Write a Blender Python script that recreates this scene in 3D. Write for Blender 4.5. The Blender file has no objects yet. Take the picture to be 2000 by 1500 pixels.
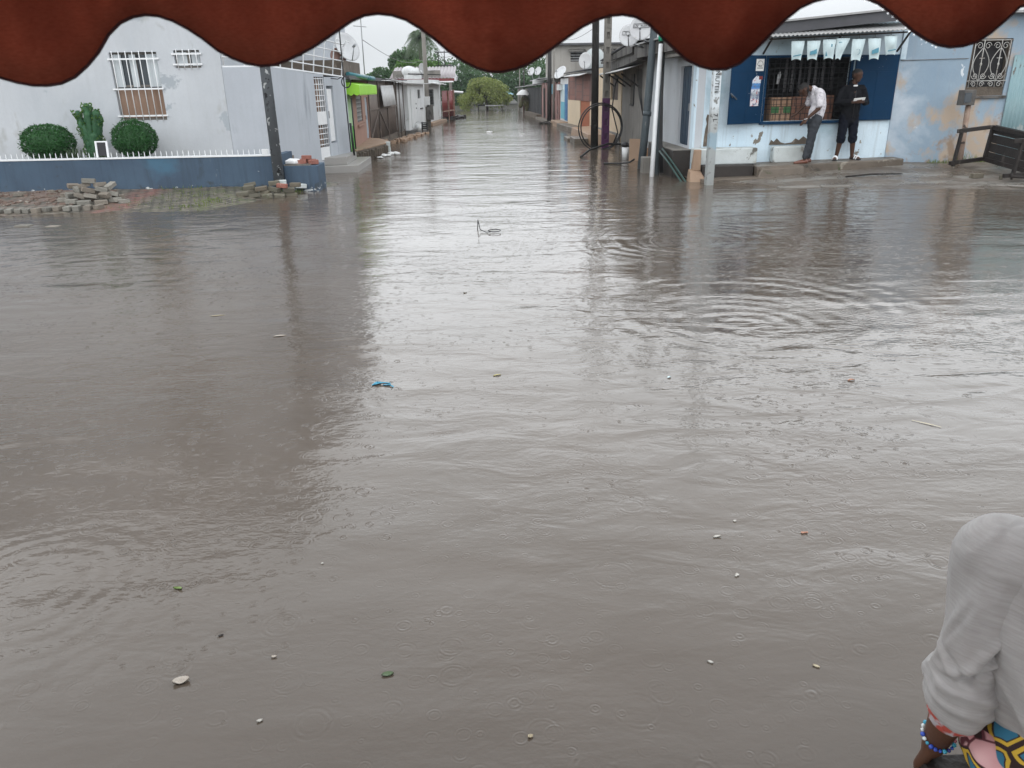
import bpy, bmesh, math, random
import numpy as np
from mathutils import Vector, Matrix
rnd = random.Random(7)
scene = bpy.context.scene
COL = scene.collection

# ---------------------------------------------------------------- camera
cam_data = bpy.data.cameras.new('camera')
cam = bpy.data.objects.new('camera', cam_data)
COL.objects.link(cam)
cam_data.sensor_width = 36.0
cam_data.lens = 27.0
cam_data.clip_start = 0.05
cam_data.clip_end = 2000.0
cam.matrix_world = Matrix((
    (0.99925229, 0.02825322, -0.02639338, 0.0),
    (-0.03480501, 0.36006686, -0.93227704, 0.0),
    (-0.01683645, 0.93249859, 0.36078099, 1.9),
    (0, 0, 0, 1)))
cam_data.dof.use_dof = True
cam_data.dof.focus_distance = 14.0
cam_data.dof.aperture_fstop = 11.0
scene.camera = cam

# ---------------------------------------------------------------- sky and sun (overcast)
world = bpy.data.worlds.new('World')
scene.world = world
world.use_nodes = True
wt = world.node_tree
bg = wt.nodes['Background']
sky = wt.nodes.new('ShaderNodeTexSky')
sky.sky_type = 'NISHITA'
sky.sun_disc = False
sky.sun_elevation = math.radians(55)
sky.sun_rotation = math.radians(-160)
sky.dust_density = 6.0
hs = wt.nodes.new('ShaderNodeHueSaturation')
hs.inputs['Saturation'].default_value = 0.3
wt.links.new(sky.outputs['Color'], hs.inputs['Color'])
tc = wt.nodes.new('ShaderNodeTexCoord')
sx = wt.nodes.new('ShaderNodeSeparateXYZ')
wt.links.new(tc.outputs['Generated'], sx.inputs[0])
cr = wt.nodes.new('ShaderNodeFloatCurve')         # overcast brightness against height above the horizon
cv = cr.mapping.curves[0]
for q, v in ((0.0, 0.32), (0.06, 0.335), (0.17, 0.74), (0.30, 0.92), (0.5, 0.74), (1.0, 0.48)):
    if q in (0.0, 1.0): cv.points[0 if q == 0 else -1].location = (q, v)
    else: cv.points.new(q, v)
cr.mapping.update()
wt.links.new(sx.outputs['Z'], cr.inputs['Value'])
c30 = wt.nodes.new('ShaderNodeMath'); c30.operation = 'MULTIPLY'; c30.inputs[1].default_value = 30.0
wt.links.new(cr.outputs[0], c30.inputs[0])
cn = wt.nodes.new('ShaderNodeTexNoise')          # soft overcast cloud structure
cn.inputs['Scale'].default_value = 2.2
cn.inputs['Detail'].default_value = 4
wt.links.new(tc.outputs['Generated'], cn.inputs['Vector'])
cm = wt.nodes.new('ShaderNodeMapRange')
cm.inputs['From Min'].default_value = 0.3
cm.inputs['From Max'].default_value = 0.7
cm.inputs['To Min'].default_value = 0.9
cm.inputs['To Max'].default_value = 1.08
wt.links.new(cn.outputs['Fac'], cm.inputs['Value'])
mu = wt.nodes.new('ShaderNodeMath'); mu.operation = 'MULTIPLY'
wt.links.new(c30.outputs[0], mu.inputs[0]); wt.links.new(cm.outputs[0], mu.inputs[1])
gc = wt.nodes.new('ShaderNodeMix'); gc.data_type = 'RGBA'; gc.blend_type = 'MULTIPLY'
gc.inputs[0].default_value = 1.0
gc.inputs[7].default_value = (0.945, 0.99, 1.03, 1)
wt.links.new(mu.outputs[0], gc.inputs[6])
mx = wt.nodes.new('ShaderNodeMix'); mx.data_type = 'RGBA'
mx.inputs[0].default_value = 0.88
wt.links.new(hs.outputs['Color'], mx.inputs[6])
wt.links.new(gc.outputs[2], mx.inputs[7])
wt.links.new(mx.outputs[2], bg.inputs['Color'])
bg.inputs['Strength'].default_value = 0.1

sun_data = bpy.data.lights.new('sun', 'SUN')
sun_data.energy = 0.6
sun_data.angle = math.radians(40)
sun_data.color = (1.0, 0.97, 0.93)
sun = bpy.data.objects.new('sun', sun_data)
COL.objects.link(sun)
sun.rotation_euler = Vector((0.20, 0.54, -0.82)).to_track_quat('-Z', 'Y').to_euler()
sun.location = (0, -5, 20)

scene.view_settings.view_transform = 'Standard'
scene.view_settings.look = 'None'
scene.view_settings.exposure = 0.0
scene.view_settings.gamma = 1.0
scene.render.engine = 'CYCLES'
scene.cycles.max_bounces = 6
scene.cycles.diffuse_bounces = 3
scene.cycles.glossy_bounces = 3
scene.cycles.transmission_bounces = 4
scene.cycles.transparent_max_bounces = 6
scene.cycles.volume_bounces = 0
scene.cycles.caustics_reflective = False
scene.cycles.caustics_refractive = False
scene.cycles.use_denoising = True

# ---------------------------------------------------------------- object helpers
def V(*a): return Vector(a)

def tag(o, label=None, cat=None, group=None, kind=None):
    if label: o['label'] = label
    if cat: o['category'] = cat
    if group: o['group'] = group
    if kind: o['kind'] = kind
    return o

def thing(name, label, cat, loc=(0, 0, 0), group=None):
    o = bpy.data.objects.new(name, None)
    o.empty_display_size = 0.1
    COL.objects.link(o)
    o.location = loc
    return tag(o, label, cat, group)

def children(o):
    return [c for c in bpy.data.objects if c.parent == o]

def copy_tree(o, parent=None):
    kids = children(o)
    c = o.copy()
    COL.objects.link(c)
    if parent is not None:
        c.parent = parent
    for k in kids:
        copy_tree(k, c)
    return c

def link_mesh(name, me, parent=None):
    o = bpy.data.objects.new(name, me)
    COL.objects.link(o)
    if parent is not None:
        o.parent = parent
        loc = parent.location if parent.parent is None else Vector((0, 0, 0))
        o.matrix_parent_inverse = Matrix.Translation(-loc)
    return o

class MB:
    """collects geometry in world metres; build() links it as one mesh object"""
    def __init__(s): s.v = []; s.f = []; s.sm = []
    def add(s, vs, fs, smooth=False):
        b = len(s.v)
        s.v += [tuple(p) for p in vs]
        s.f += [tuple(i + b for i in f) for f in fs]
        s.sm += [smooth] * len(fs)
        return s
    def hexa(s, p):
        return s.add(p, [(0, 3, 2, 1), (4, 5, 6, 7), (0, 1, 5, 4), (1, 2, 6, 5), (2, 3, 7, 6), (3, 0, 4, 7)])
    def box(s, c, size, rz=0, rx=0, ry=0):
        M = Matrix.Translation(Vector(c)) @ Matrix.Rotation(rz, 4, 'Z') @ Matrix.Rotation(ry, 4, 'Y') @ Matrix.Rotation(rx, 4, 'X')
        hx, hy, hz = size[0] / 2, size[1] / 2, size[2] / 2
        return s.hexa([M @ Vector(q) for q in ((-hx, -hy, -hz), (hx, -hy, -hz), (hx, hy, -hz), (-hx, hy, -hz),
                                               (-hx, -hy, hz), (hx, -hy, hz), (hx, hy, hz), (-hx, hy, hz))])
    def span(s, x0, x1, y0, y1, z0, z1):
        return s.box(((x0 + x1) / 2, (y0 + y1) / 2, (z0 + z1) / 2), (abs(x1 - x0), abs(y1 - y0), abs(z1 - z0)))
    def tube(s, pts, r, n=10, caps=True):
        pts = [Vector(p) for p in pts]
        rs = r if isinstance(r, (list, tuple)) else [r] * len(pts)
        t = (pts[1] - pts[0]).normalized()
        u = t.cross(Vector((0, 0, 1)) if abs(t.z) < 0.95 else Vector((1, 0, 0))).normalized()
        vs, fs = [], []
        for i, p in enumerate(pts):
            a = pts[max(i - 1, 0)]; b = pts[min(i + 1, len(pts) - 1)]
            tt = (b - a).normalized()
            u = (u - tt * u.dot(tt)).normalized(); w = tt.cross(u)
            for k in range(n):
                an = 2 * math.pi * k / n
                vs.append(p + (u * math.cos(an) + w * math.sin(an)) * rs[i])
        for i in range(len(pts) - 1):
            for k in range(n):
                k2 = (k + 1) % n
                fs.append((i * n + k, i * n + k2, (i + 1) * n + k2, (i + 1) * n + k))
        s.add(vs, fs, True)
        if caps:
            b = len(s.v) - len(vs)
            s.f.append(tuple(b + k for k in reversed(range(n)))); s.sm.append(False)
            s.f.append(tuple(b + (len(pts) - 1) * n + k for k in range(n))); s.sm.append(False)
        return s
    def bar(s, p0, p1, w, h=None, up=(0, 0, 1)):
        h = w if h is None else h
        p0, p1 = Vector(p0), Vector(p1)
        t = (p1 - p0).normalized(); upv = Vector(up)
        if abs(t.dot(upv)) > 0.97: upv = Vector((0, 1, 0)) if abs(t.y) < .9 else Vector((1, 0, 0))
        u = t.cross(upv).normalized() * (w / 2); k = u.cross(t).normalized() * (h / 2)
        return s.hexa([p0 - u - k, p0 + u - k, p1 + u - k, p1 - u - k, p0 - u + k, p0 + u + k, p1 + u + k, p1 - u + k])
    def ball(s, c, r, sc=(1, 1, 1), seg=14, rings=8):
        c = Vector(c); vs = []; fs = []
        for j in range(1, rings):
            ph = math.pi * j / rings
            for k in range(seg):
                th = 2 * math.pi * k / seg
                vs.append(c + Vector((math.sin(ph) * math.cos(th) * sc[0], math.sin(ph) * math.sin(th) * sc[1], math.cos(ph) * sc[2])) * r)
        top = len(vs); vs.append(c + Vector((0, 0, r * sc[2]))); vs.append(c - Vector((0, 0, r * sc[2])))
        for j in range(rings - 2):
            for k in range(seg):
                k2 = (k + 1) % seg
                fs.append((j * seg + k, (j + 1) * seg + k, (j + 1) * seg + k2, j * seg + k2))
        for k in range(seg):
            k2 = (k + 1) % seg
            fs.append((top, k, k2)); fs.append((top + 1, (rings - 2) * seg + k2, (rings - 2) * seg + k))
        return s.add(vs, fs, True)
    def prism(s, poly, ext):
        poly = [Vector(p) for p in poly]; e = Vector(ext); n = len(poly)
        vs = poly + [p + e for p in poly]
        fs = [tuple(reversed(range(n))), tuple(range(n, 2 * n))]
        fs += [(i, (i + 1) % n, n + (i + 1) % n, n + i) for i in range(n)]
        return s.add(vs, fs)
    def corr(s, P0, U, D, pitch=0.076, amp=0.012, th=0.004, sub=6, rows=1, jit=0.0):
        """corrugated sheet: waves along U, flutes run along D"""
        P0, U, D = Vector(P0), Vector(U), Vector(D)
        W = U.cross(D).normalized()
        n = max(2, int(U.length / pitch)) * sub
        vs = []
        for side in (0, 1):
            for j in range(rows + 1):
                for i in range(n + 1):
                    a = i / n
                    h = amp * math.sin(2 * math.pi * i / sub) + (jit * math.sin(7.3 * a + 3 * j) if jit else 0)
                    vs.append(P0 + U * a + D * (j / rows) + W * (h - side * th))
        m = n + 1; off = m * (rows + 1); fs = []
        for j in range(rows):
            for i in range(n):
                q = j * m + i
                fs.append((q, q + 1, q + m + 1, q + m))
                fs.append((off + q, off + q + m, off + q + m + 1, off + q + 1))
        for i in range(n):
            fs.append((i, off + i, off + i + 1, i + 1))
            q = rows * m + i; fs.append((q, q + 1, off + q + 1, off + q))
        for j in range(rows):
            q = j * m; fs.append((q, q + m, off + q + m, off + q))
            q = j * m + n; fs.append((q, off + q, off + q + m, q + m))
        return s.add(vs, fs, True)
    def build(s, name, mat, parent=None, bevel=0, fix=True):
        me = bpy.data.meshes.new(name)
        me.from_pydata(s.v, [], s.f)
        me.polygons.foreach_set('use_smooth', s.sm)
        if mat is not None: me.materials.append(mat)
        if fix:
            bm = bmesh.new(); bm.from_mesh(me)
            bmesh.ops.recalc_face_normals(bm, faces=bm.faces)
            if bevel:
                bmesh.ops.bevel(bm, geom=[e for e in bm.edges if e.calc_face_angle(0) > 0.6], offset=bevel, segments=2, affect='EDGES', profile=0.5)
            bm.to_mesh(me); bm.free()
        return link_mesh(name, me, parent)

class Fr:
    """a vertical facade from A to B; n points outwards (to the right of A->B)"""
    def __init__(s, A, B):
        s.A = Vector((A[0], A[1], 0)); B = Vector((B[0], B[1], 0))
        s.L = (B - s.A).length; s.U = (B - s.A).normalized()
        s.N = Vector((s.U.y, -s.U.x, 0))
    def p(s, u, z, o=0): return s.A + s.U * u + s.N * o + Vector((0, 0, z))
    def box(s, mb, u0, u1, z0, z1, o0, o1):
        mb.hexa([s.p(u0, z0, o1), s.p(u1, z0, o1), s.p(u1, z0, o0), s.p(u0, z0, o0),
                 s.p(u0, z1, o1), s.p(u1, z1, o1), s.p(u1, z1, o0), s.p(u0, z1, o0)])
        return mb
    def wall(s, mb, u0, u1, z0, z1, t=0.18, holes=(), o=0.0):
        us = sorted({u0, u1, *[h[0] for h in holes], *[h[1] for h in holes]})
        zs = sorted({z0, z1, *[h[2] for h in holes], *[h[3] for h in holes]})
        us = [u for u in us if u0 <= u <= u1]; zs = [z for z in zs if z0 <= z <= z1]
        def solid(i, j):
            if i < 0 or j < 0 or i >= len(us) - 1 or j >= len(zs) - 1: return False
            cu, cz = (us[i] + us[i + 1]) / 2, (zs[j] + zs[j + 1]) / 2
            return not any(h[0] < cu < h[1] and h[2] < cz < h[3] for h in holes)
        def quad(a, b, c, d): mb.add([a, b, c, d], [(0, 1, 2, 3)])
        for i in range(len(us) - 1):
            for j in range(len(zs) - 1):
                if not solid(i, j): continue
                a, b, c, d = us[i], us[i + 1], zs[j], zs[j + 1]
                f, k = o, o - t
                quad(s.p(a, c, f), s.p(b, c, f), s.p(b, d, f), s.p(a, d, f))
                quad(s.p(b, c, k), s.p(a, c, k), s.p(a, d, k), s.p(b, d, k))
                if not solid(i - 1, j): quad(s.p(a, c, k), s.p(a, c, f), s.p(a, d, f), s.p(a, d, k))
                if not solid(i + 1, j): quad(s.p(b, c, f), s.p(b, c, k), s.p(b, d, k), s.p(b, d, f))
                if not solid(i, j - 1): quad(s.p(a, c, k), s.p(b, c, k), s.p(b, c, f), s.p(a, c, f))
                if not solid(i, j + 1): quad(s.p(a, d, f), s.p(b, d, f), s.p(b, d, k), s.p(a, d, k))
        return mb
    def shell(s, mb, z0, z1, depth, t=0.18, holes=(), u0=0.0, u1=None):
        u1 = s.L if u1 is None else u1
        s.wall(mb, u0, u1, z0, z1, t, holes)
        e = 0.002
        s.box(mb, u0, u0 + t, z0, z1, -depth, -t - e)
        s.box(mb, u1 - t, u1, z0, z1, -depth, -t - e)
        s.box(mb, u0 + t + e, u1 - t - e, z0, z1, -depth, -depth + t)
        return mb

def blob(name, caps, vox, mat, parent=None, smooth=5, post=None):
    """one continuous surface grown round tapered limbs: (p0, r0, p1, r1) each, then fused"""
    mb = MB()
    for (p0, r0, p1, r1) in caps:
        p0, p1 = Vector(p0), Vector(p1); t = (p1 - p0)
        if t.length < 1e-5: t = Vector((0, 0, 1e-4)); p1 = p0 + t
        tn = t.normalized(); pts = []; rs = []
        for a in (-80, -55, -30, 0):
            pts.append(p0 + tn * r0 * math.sin(math.radians(a))); rs.append(r0 * math.cos(math.radians(a)))
        for a in (0, 30, 55, 80):
            pts.append(p1 + tn * r1 * math.sin(math.radians(a))); rs.append(r1 * math.cos(math.radians(a)))
        mb.tube(pts, rs, 14)
    me = bpy.data.meshes.new(name + '_tmp'); me.from_pydata(mb.v, [], mb.f)
    ob = bpy.data.objects.new(name + '_tmp', me); COL.objects.link(ob)
    m = ob.modifiers.new('r', 'REMESH'); m.mode = 'VOXEL'; m.voxel_size = vox
    if smooth:
        k = ob.modifiers.new('s', 'SMOOTH'); k.iterations = smooth; k.factor = 0.5
    dg = bpy.context.evaluated_depsgraph_get()
    out = bpy.data.meshes.new_from_object(ob.evaluated_get(dg))
    bpy.data.objects.remove(ob); bpy.data.meshes.remove(me)
    out.name = name
    if post:
        n = len(out.vertices); co = np.empty(n * 3); out.vertices.foreach_get('co', co)
        no = np.empty(n * 3); out.vertices.foreach_get('normal', no)
        co = post(co.reshape(-1, 3), no.reshape(-1, 3)); out.vertices.foreach_set('co', co.ravel()); out.update()
    out.polygons.foreach_set('use_smooth', [True] * len(out.polygons))
    out.materials.clear(); out.materials.append(mat)
    return link_mesh(name, out, parent)

def text_mesh(name, body, size, mat, parent, M, ext=0.001):
    cu = bpy.data.curves.new(name + '_c', 'FONT'); cu.body = body; cu.size = size; cu.extrude = ext
    cu.align_x = 'CENTER'; cu.align_y = 'CENTER'
    ob = bpy.data.objects.new(name + '_c', cu); COL.objects.link(ob)
    dg = bpy.context.evaluated_depsgraph_get()
    me = bpy.data.meshes.new_from_object(ob.evaluated_get(dg))
    bpy.data.objects.remove(ob); bpy.data.curves.remove(cu)
    me.transform(M); me.materials.clear(); me.materials.append(mat); me.name = name
    return link_mesh(name, me, parent)

# ---------------------------------------------------------------- materials
class G:
    def __init__(s, name):
        s.m = bpy.data.materials.new(name); s.m.use_nodes = True
        s.t = s.m.node_tree; s.b = s.t.nodes['Principled BSDF']
        s.out = s.t.nodes['Material Output']
        s.pos = None
    def n(s, typ, props=None, ins=None):
        nd = s.t.nodes.new(typ)
        for k, v in (props or {}).items(): setattr(nd, k, v)
        for k, v in (ins or {}).items(): s.put(nd.inputs[k], v)
        return nd
    def put(s, sock, v):
        if isinstance(v, bpy.types.NodeSocket): s.t.links.new(v, sock)
        else:
            if sock.type == 'RGBA' and len(v) == 3: v = (*v, 1)
            sock.default_value = v
    def P(s):
        if s.pos is None: s.pos = s.n('ShaderNodeNewGeometry').outputs['Position']
        return s.pos
    def math(s, op, a, b=0.0, c=0.0):
        return s.n('ShaderNodeMath', {'operation': op}, {0: a, 1: b, 2: c}).outputs[0]
    def map(s, v, scale=(1, 1, 1), loc=(0, 0, 0), rot=(0, 0, 0)):
        return s.n('ShaderNodeMapping', None, {'Vector': v, 'Scale': scale, 'Location': loc, 'Rotation': rot}).outputs[0]
    def noise(s, v, scale, detail=3, rough=0.55, dist=0.0):
        return s.n('ShaderNodeTexNoise', None, {'Vector': v, 'Scale': scale, 'Detail': detail, 'Roughness': rough, 'Distortion': dist}).outputs[0]
    def mr(s, v, a, b, c=0.0, d=1.0, smooth=False):
        return s.n('ShaderNodeMapRange', {'interpolation_type': 'SMOOTHSTEP' if smooth else 'LINEAR'},
                   {0: v, 1: a, 2: b, 3: c, 4: d}).outputs[0]
    def mix(s, f, a, b, mode='MIX'):
        return s.n('ShaderNodeMix', {'data_type': 'RGBA', 'blend_type': mode}, {0: f, 6: a, 7: b}).outputs[2]
    def ramp(s, f, stops, interp='LINEAR'):
        nd = s.n('ShaderNodeValToRGB', None, {0: f}); cr = nd.color_ramp; cr.interpolation = interp
        while len(cr.elements) < len(stops): cr.elements.new(0.5)
        for e, (p, c) in zip(cr.elements, stops): e.position = p; e.color = (*c, 1)
        return nd.outputs[0]
    def sep(s, v): return s.n('ShaderNodeSeparateXYZ', None, {0: v}).outputs
    def bump(s, h, strength=0.3, dist=0.01):
        return s.n('ShaderNodeBump', None, {'Height': h, 'Strength': strength, 'Distance': dist}).outputs[0]
    def done(s, color=None, rough=0.7, normal=None, **kw):
        if color is not None: s.put(s.b.inputs['Base Color'], color)
        s.put(s.b.inputs['Roughness'], rough)
        if normal is not None: s.put(s.b.inputs['Normal'], normal)
        for k, v in kw.items(): s.put(s.b.inputs[k.replace('_', ' ')], v)
        return s.m

def dk(c, f): return tuple(x * f for x in c)

def weather(name, c1, c2=None, scale=1.2, patches=(), streak=None, rough=0.75, bump=0.25, bscale=45, grain=0.12, metallic=0.0, spec=0.22, objvar=0.0):
    """weathered surface: two-tone mottling, stain or peel patches (colour, scale, threshold, softness, stretch, zbias) and run streaks"""
    g = G(name); p = g.P()
    c2 = dk(c1, 0.8) if c2 is None else c2
    col = g.mix(g.mr(g.noise(p, scale, 5, 0.6), 0.3, 0.7), c1, c2)
    fine = g.noise(p, bscale, 3)
    col = g.mix(g.math('MULTIPLY', g.mr(fine, 0.3, 0.75), grain), col, dk(c1, 0.45))
    if streak:
        sc, amt = streak
        sv = g.noise(g.map(p, (5.0, 5.0, 0.35)), 1.6, 4, 0.6)
        sm = g.mr(sv, 0.5, 0.75, 0, amt)
        col = g.mix(sm, col, sc)
    for pt in patches:
        (pc, ps, th, so) = pt[:4]; st = pt[4] if len(pt) > 4 and pt[4] else (1, 1, 1)
        v = g.noise(g.map(p, st, loc=(ps * 3.1, ps, 1.7)), ps, 6, 0.62, 0.3)
        if len(pt) > 5:
            z0, z1, k = pt[5]
            v = g.math('ADD', v, g.mr(g.sep(p)[2], z0, z1, k, 0.0))
        col = g.mix(g.mr(v, th, th + so), col, pc)
    if objvar:
        rn = g.n('ShaderNodeObjectInfo').outputs['Random']
        col = g.mix(g.mr(rn, 0.0, 1.0, 0.0, objvar), col, dk(c1, 0.35))
        col = g.mix(g.mr(g.math('FRACT', g.math('MULTIPLY', rn, 7.3)), 0.6, 1.0, 0.0, objvar), col, (0.20, 0.15, 0.11))
    h = g.math('ADD', g.noise(p, bscale * 0.25, 4), g.math('MULTIPLY', fine, 0.5))
    return g.done(col, rough, g.bump(h, bump, 0.02), Metallic=metallic, Specular_IOR_Level=spec)

def plain(name, c, rough=0.5, metallic=0.0, var=0.15):
    g = G(name); p = g.P()
    col = g.mix(g.mr(g.noise(p, 9, 4), 0.35, 0.7, 0, 1), c, dk(c, 1 - var))
    return g.done(col, rough, Metallic=metallic)

def foliage(name, cols, rough=0.55, trans=0.25):
    g = G(name)
    r = g.n('ShaderNodeNewGeometry').outputs['Random Per Island']
    col = g.ramp(r, [(i / (len(cols) - 1), c) for i, c in enumerate(cols)])
    g.done(col, rough, Specular_IOR_Level=0.3)
    tr = g.n('ShaderNodeBsdfTranslucent', None, {'Color': g.mix(0.5, col, (0.12, 0.2, 0.03))})
    ms = g.n('ShaderNodeMixShader', None, {0: trans, 1: g.b.outputs[0], 2: tr.outputs[0]})
    g.t.links.new(ms.outputs[0], g.out.inputs[0])
    return g.m

M = {}
GR = (0.10, 0.095, 0.085)
M['house_white'] = weather('house_plaster', (0.55, 0.572, 0.598), (0.465, 0.486, 0.512), 0.7,
    [((0.36, 0.39, 0.42), 1.1, 0.635, 0.02), ((0.44, 0.46, 0.48), 2.3, 0.64, 0.1, (1.5, 1.5, 0.5)), ((0.38, 0.385, 0.38), 1.6, 0.60, 0.12, (1, 1, .6), (0.3, 1.6, 0.10)), ((0.42, 0.445, 0.475), 0.55, 0.55, 0.2, (1, 1, .5))], streak=((0.38, 0.385, 0.385), 0.22), bump=0.12)
M['wall_grey'] = weather('wall_plaster_grey', (0.475, 0.502, 0.542), (0.41, 0.435, 0.472), 0.9,
    [((0.28, 0.30, 0.33), 1.3, 0.6, 0.15, (2, 2, .5))], streak=((0.33, 0.345, 0.36), 0.25), bump=0.12)
M['wall_blue'] = weather('planter_paint_blue', (0.075, 0.115, 0.165), (0.058, 0.085, 0.125), 1.1,
    [((0.065, 0.135, 0.20), 0.8, 0.56, 0.12), ((0.16, 0.19, 0.22), 2.0, 0.66, 0.05, (2.5, 2.5, .6)), ((0.045, 0.06, 0.075), 1.6, 0.60, 0.1, (1, 1, .5)), ((0.5, 0.52, 0.53), 7.0, 0.70, 0.02, (1, 1, 2), (0.10, 0.22, 0.13)), ((.05, .055, .055), 3.0, .64, .12, (1, 1, 1), (0.1, 0.3, 0.10))], streak=((0.04, 0.055, 0.07), 0.55), bump=0.15)
M['white_paint'] = plain('white_metal_paint', (0.78, 0.79, 0.80), 0.4, var=0.08)
M['white_dull'] = weather('white_worn_paint', (0.66, 0.67, 0.67), (0.55, 0.56, 0.56), 2, [((0.32, 0.30, 0.27), 3, 0.64, 0.1)], streak=((0.35, 0.33, 0.31), 0.4))
M['shop_white'] = weather('shop_limewash', (0.68, 0.79, 0.86), (0.57, 0.70, 0.79), 0.9,
    [((0.42, 0.55, 0.62), 0.9, 0.56, 0.1), ((0.20, 0.18, 0.15), 2.0, 0.66, 0.015, (1, 1, 0.8), (0.25, 1.0, 0.10)), ((0.28, 0.27, 0.24), 5.0, 0.665, 0.03, (1, 1, 1), (0.2, 0.9, 0.06))],
    streak=((0.30, 0.34, 0.35), 0.6), bump=0.3)
M['ledge_white'] = weather('ledge_limewash', (0.60, 0.64, 0.64), (0.45, 0.48, 0.47), 2.0,
    [((0.13, 0.125, 0.11), 3.2, 0.57, 0.05, (1, 1, 0.8)), ((0.26, 0.24, 0.20), 1.5, 0.6, 0.06)], bump=0.5)
M['blue_house'] = weather('faded_blue_paint', (0.24, 0.325, 0.41), (0.33, 0.41, 0.48), 0.55,
    [((0.50, 0.55, 0.60), 0.5, 0.53, 0.16), ((0.43, 0.345, 0.27), 0.95, 0.55, 0.10, (1.1, 1, 0.9), (0.1, 2.6, 0.07)), ((0.62, 0.66, 0.69), 2.2, 0.67, 0.015), ((0.30, 0.22, 0.16), 1.6, 0.62, 0.08, (1, 1, 1), (0.15, 0.6, 0.17))],
    streak=((0.28, 0.32, 0.36), 0.3), bump=0.2)
M['shutter_blue'] = weather('shutter_paint_navy', (0.004, 0.036, 0.090), (0.003, 0.028, 0.070), 1.5, [((0.5, 0.53, 0.55), 9.5, 0.70, 0.01)], rough=0.6, bump=0.05, spec=0.1)
M['door_blue'] = weather('door_paint_slate', (0.022, 0.05, 0.085), (0.018, 0.036, 0.06), 2, [((0.16, 0.17, 0.18), 5, 0.68, 0.05)], rough=0.5, bump=0.1)
M['concrete'] = weather('old_concrete', (0.24, 0.225, 0.205), (0.16, 0.15, 0.135), 1.4, [((0.085, 0.08, 0.07), 1.2, 0.58, 0.12)], streak=((0.07, 0.065, 0.06), 0.5), bump=0.4)
M['mold'] = weather('mould_black_concrete', (0.085, 0.08, 0.075), (0.16, 0.15, 0.14), 1.2, [((0.03, 0.028, 0.026), 1.6, 0.52, 0.1, (2, 2, .6))], streak=((0.22, 0.21, 0.20), 0.45), bump=0.35)
M['grey_wall'] = weather('damp_grey_render', (0.27, 0.252, 0.232), (0.19, 0.18, 0.168), 1.0, [((0.34, 0.32, 0.30), 1.3, 0.60, 0.06, (3, 3, .5)), ((0.07, 0.068, 0.065), 1.3, 0.58, 0.1, (2, 2, .6))], streak=((0.08, 0.078, 0.075), 0.6), bump=0.3)
M['step'] = weather('wet_step_concrete', (0.165, 0.135, 0.108), (0.105, 0.087, 0.07), 1.6, [((0.27, 0.24, 0.20), 2.3, 0.58, 0.06), ((0.045, 0.04, 0.035), 1.7, 0.56, 0.08, (1, 1, 2)), ((0.06, 0.07, 0.035), 3.0, 0.62, 0.06)], rough=0.42, bump=0.5)
M['step_tile'] = weather('grey_step_tile', (0.34, 0.325, 0.31), (0.28, 0.27, 0.255), 1.2, rough=0.35, bump=0.1)
M['cream'] = weather('cream_paint', (0.66, 0.54, 0.39), (0.58, 0.47, 0.34), 1.0, [((0.35, 0.29, 0.22), 1.8, 0.64, 0.1, (1, 1, .6))], streak=((0.4, 0.33, 0.25), 0.3), bump=0.12)
M['pinkwall'] = weather('pink_brown_wall', (0.36, 0.22, 0.17), (0.31, 0.185, 0.145), 1.2, [((0.20, 0.15, 0.13), 1.7, 0.62, 0.1)], streak=((0.2, 0.14, 0.12), 0.35), bump=0.2)
M['green'] = weather('green_paint', (0.10, 0.42, 0.055), (0.085, 0.34, 0.05), 1.5, [((0.3, 0.45, 0.25), 3, 0.66, 0.1)], rough=0.5, bump=0.1)
M['lime'] = weather('lime_awning_sheet', (0.36, 0.72, 0.065), (0.30, 0.62, 0.06), 1.3, [((0.60, 0.78, 0.42), 1.2, 0.6, 0.12)], rough=0.45, bump=0.05)
M['teal'] = plain('teal_tube', (0.03, 0.17, 0.20), 0.5)
M['brownsheet'] = weather('rusty_brown_sheet', (0.17, 0.135, 0.115), (0.115, 0.095, 0.085), 1.4, [((0.24, 0.19, 0.16), 1.2, 0.58, 0.1), ((0.06, 0.045, 0.04), 2.0, 0.62, 0.08, (2, 2, .6))], rough=0.6, bump=0.15)
M['zinc'] = weather('weathered_zinc', (0.42, 0.42, 0.42), (0.30, 0.30, 0.30), 1.6, [((0.19, 0.15, 0.13), 1.7, 0.62, 0.1)], streak=((0.2, 0.17, 0.15), 0.4), rough=0.5, bump=0.1, metallic=0.2)
M['zinc_light'] = weather('pale_zinc', (0.58, 0.58, 0.58), (0.46, 0.46, 0.46), 1.6, [((0.27, 0.25, 0.24), 2.2, 0.62, 0.1)], rough=0.5, bump=0.1)
M['roof_dark'] = weather('old_roof_sheet', (0.10, 0.10, 0.11), (0.065, 0.065, 0.07), 1.3, [((0.2, 0.19, 0.19), 1.8, 0.63, 0.1)], rough=0.55, bump=0.15)
M['roof_pink'] = weather('grey_pink_roof_sheet', (0.36, 0.33, 0.34), (0.27, 0.24, 0.25), 1.0, [((0.15, 0.12, 0.12), 1.3, 0.62, 0.1)], rough=0.5, bump=0.1)
M['redfascia'] = plain('red_fascia_paint', (0.17, 0.028, 0.03), 0.5)
M['redgate'] = weather('red_gate_paint', (0.22, 0.035, 0.032), (0.17, 0.03, 0.028), 2, [((0.25, 0.12, 0.1), 3, 0.66, 0.1)], rough=0.5, bump=0.1)
M['wood_dark'] = weather('dark_wet_wood', (0.033, 0.027, 0.024), (0.02, 0.017, 0.016), 4, [((0.10, 0.088, 0.078), 5, 0.63, 0.08, (1, 1, .3))], rough=0.5, bump=0.3)
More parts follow.
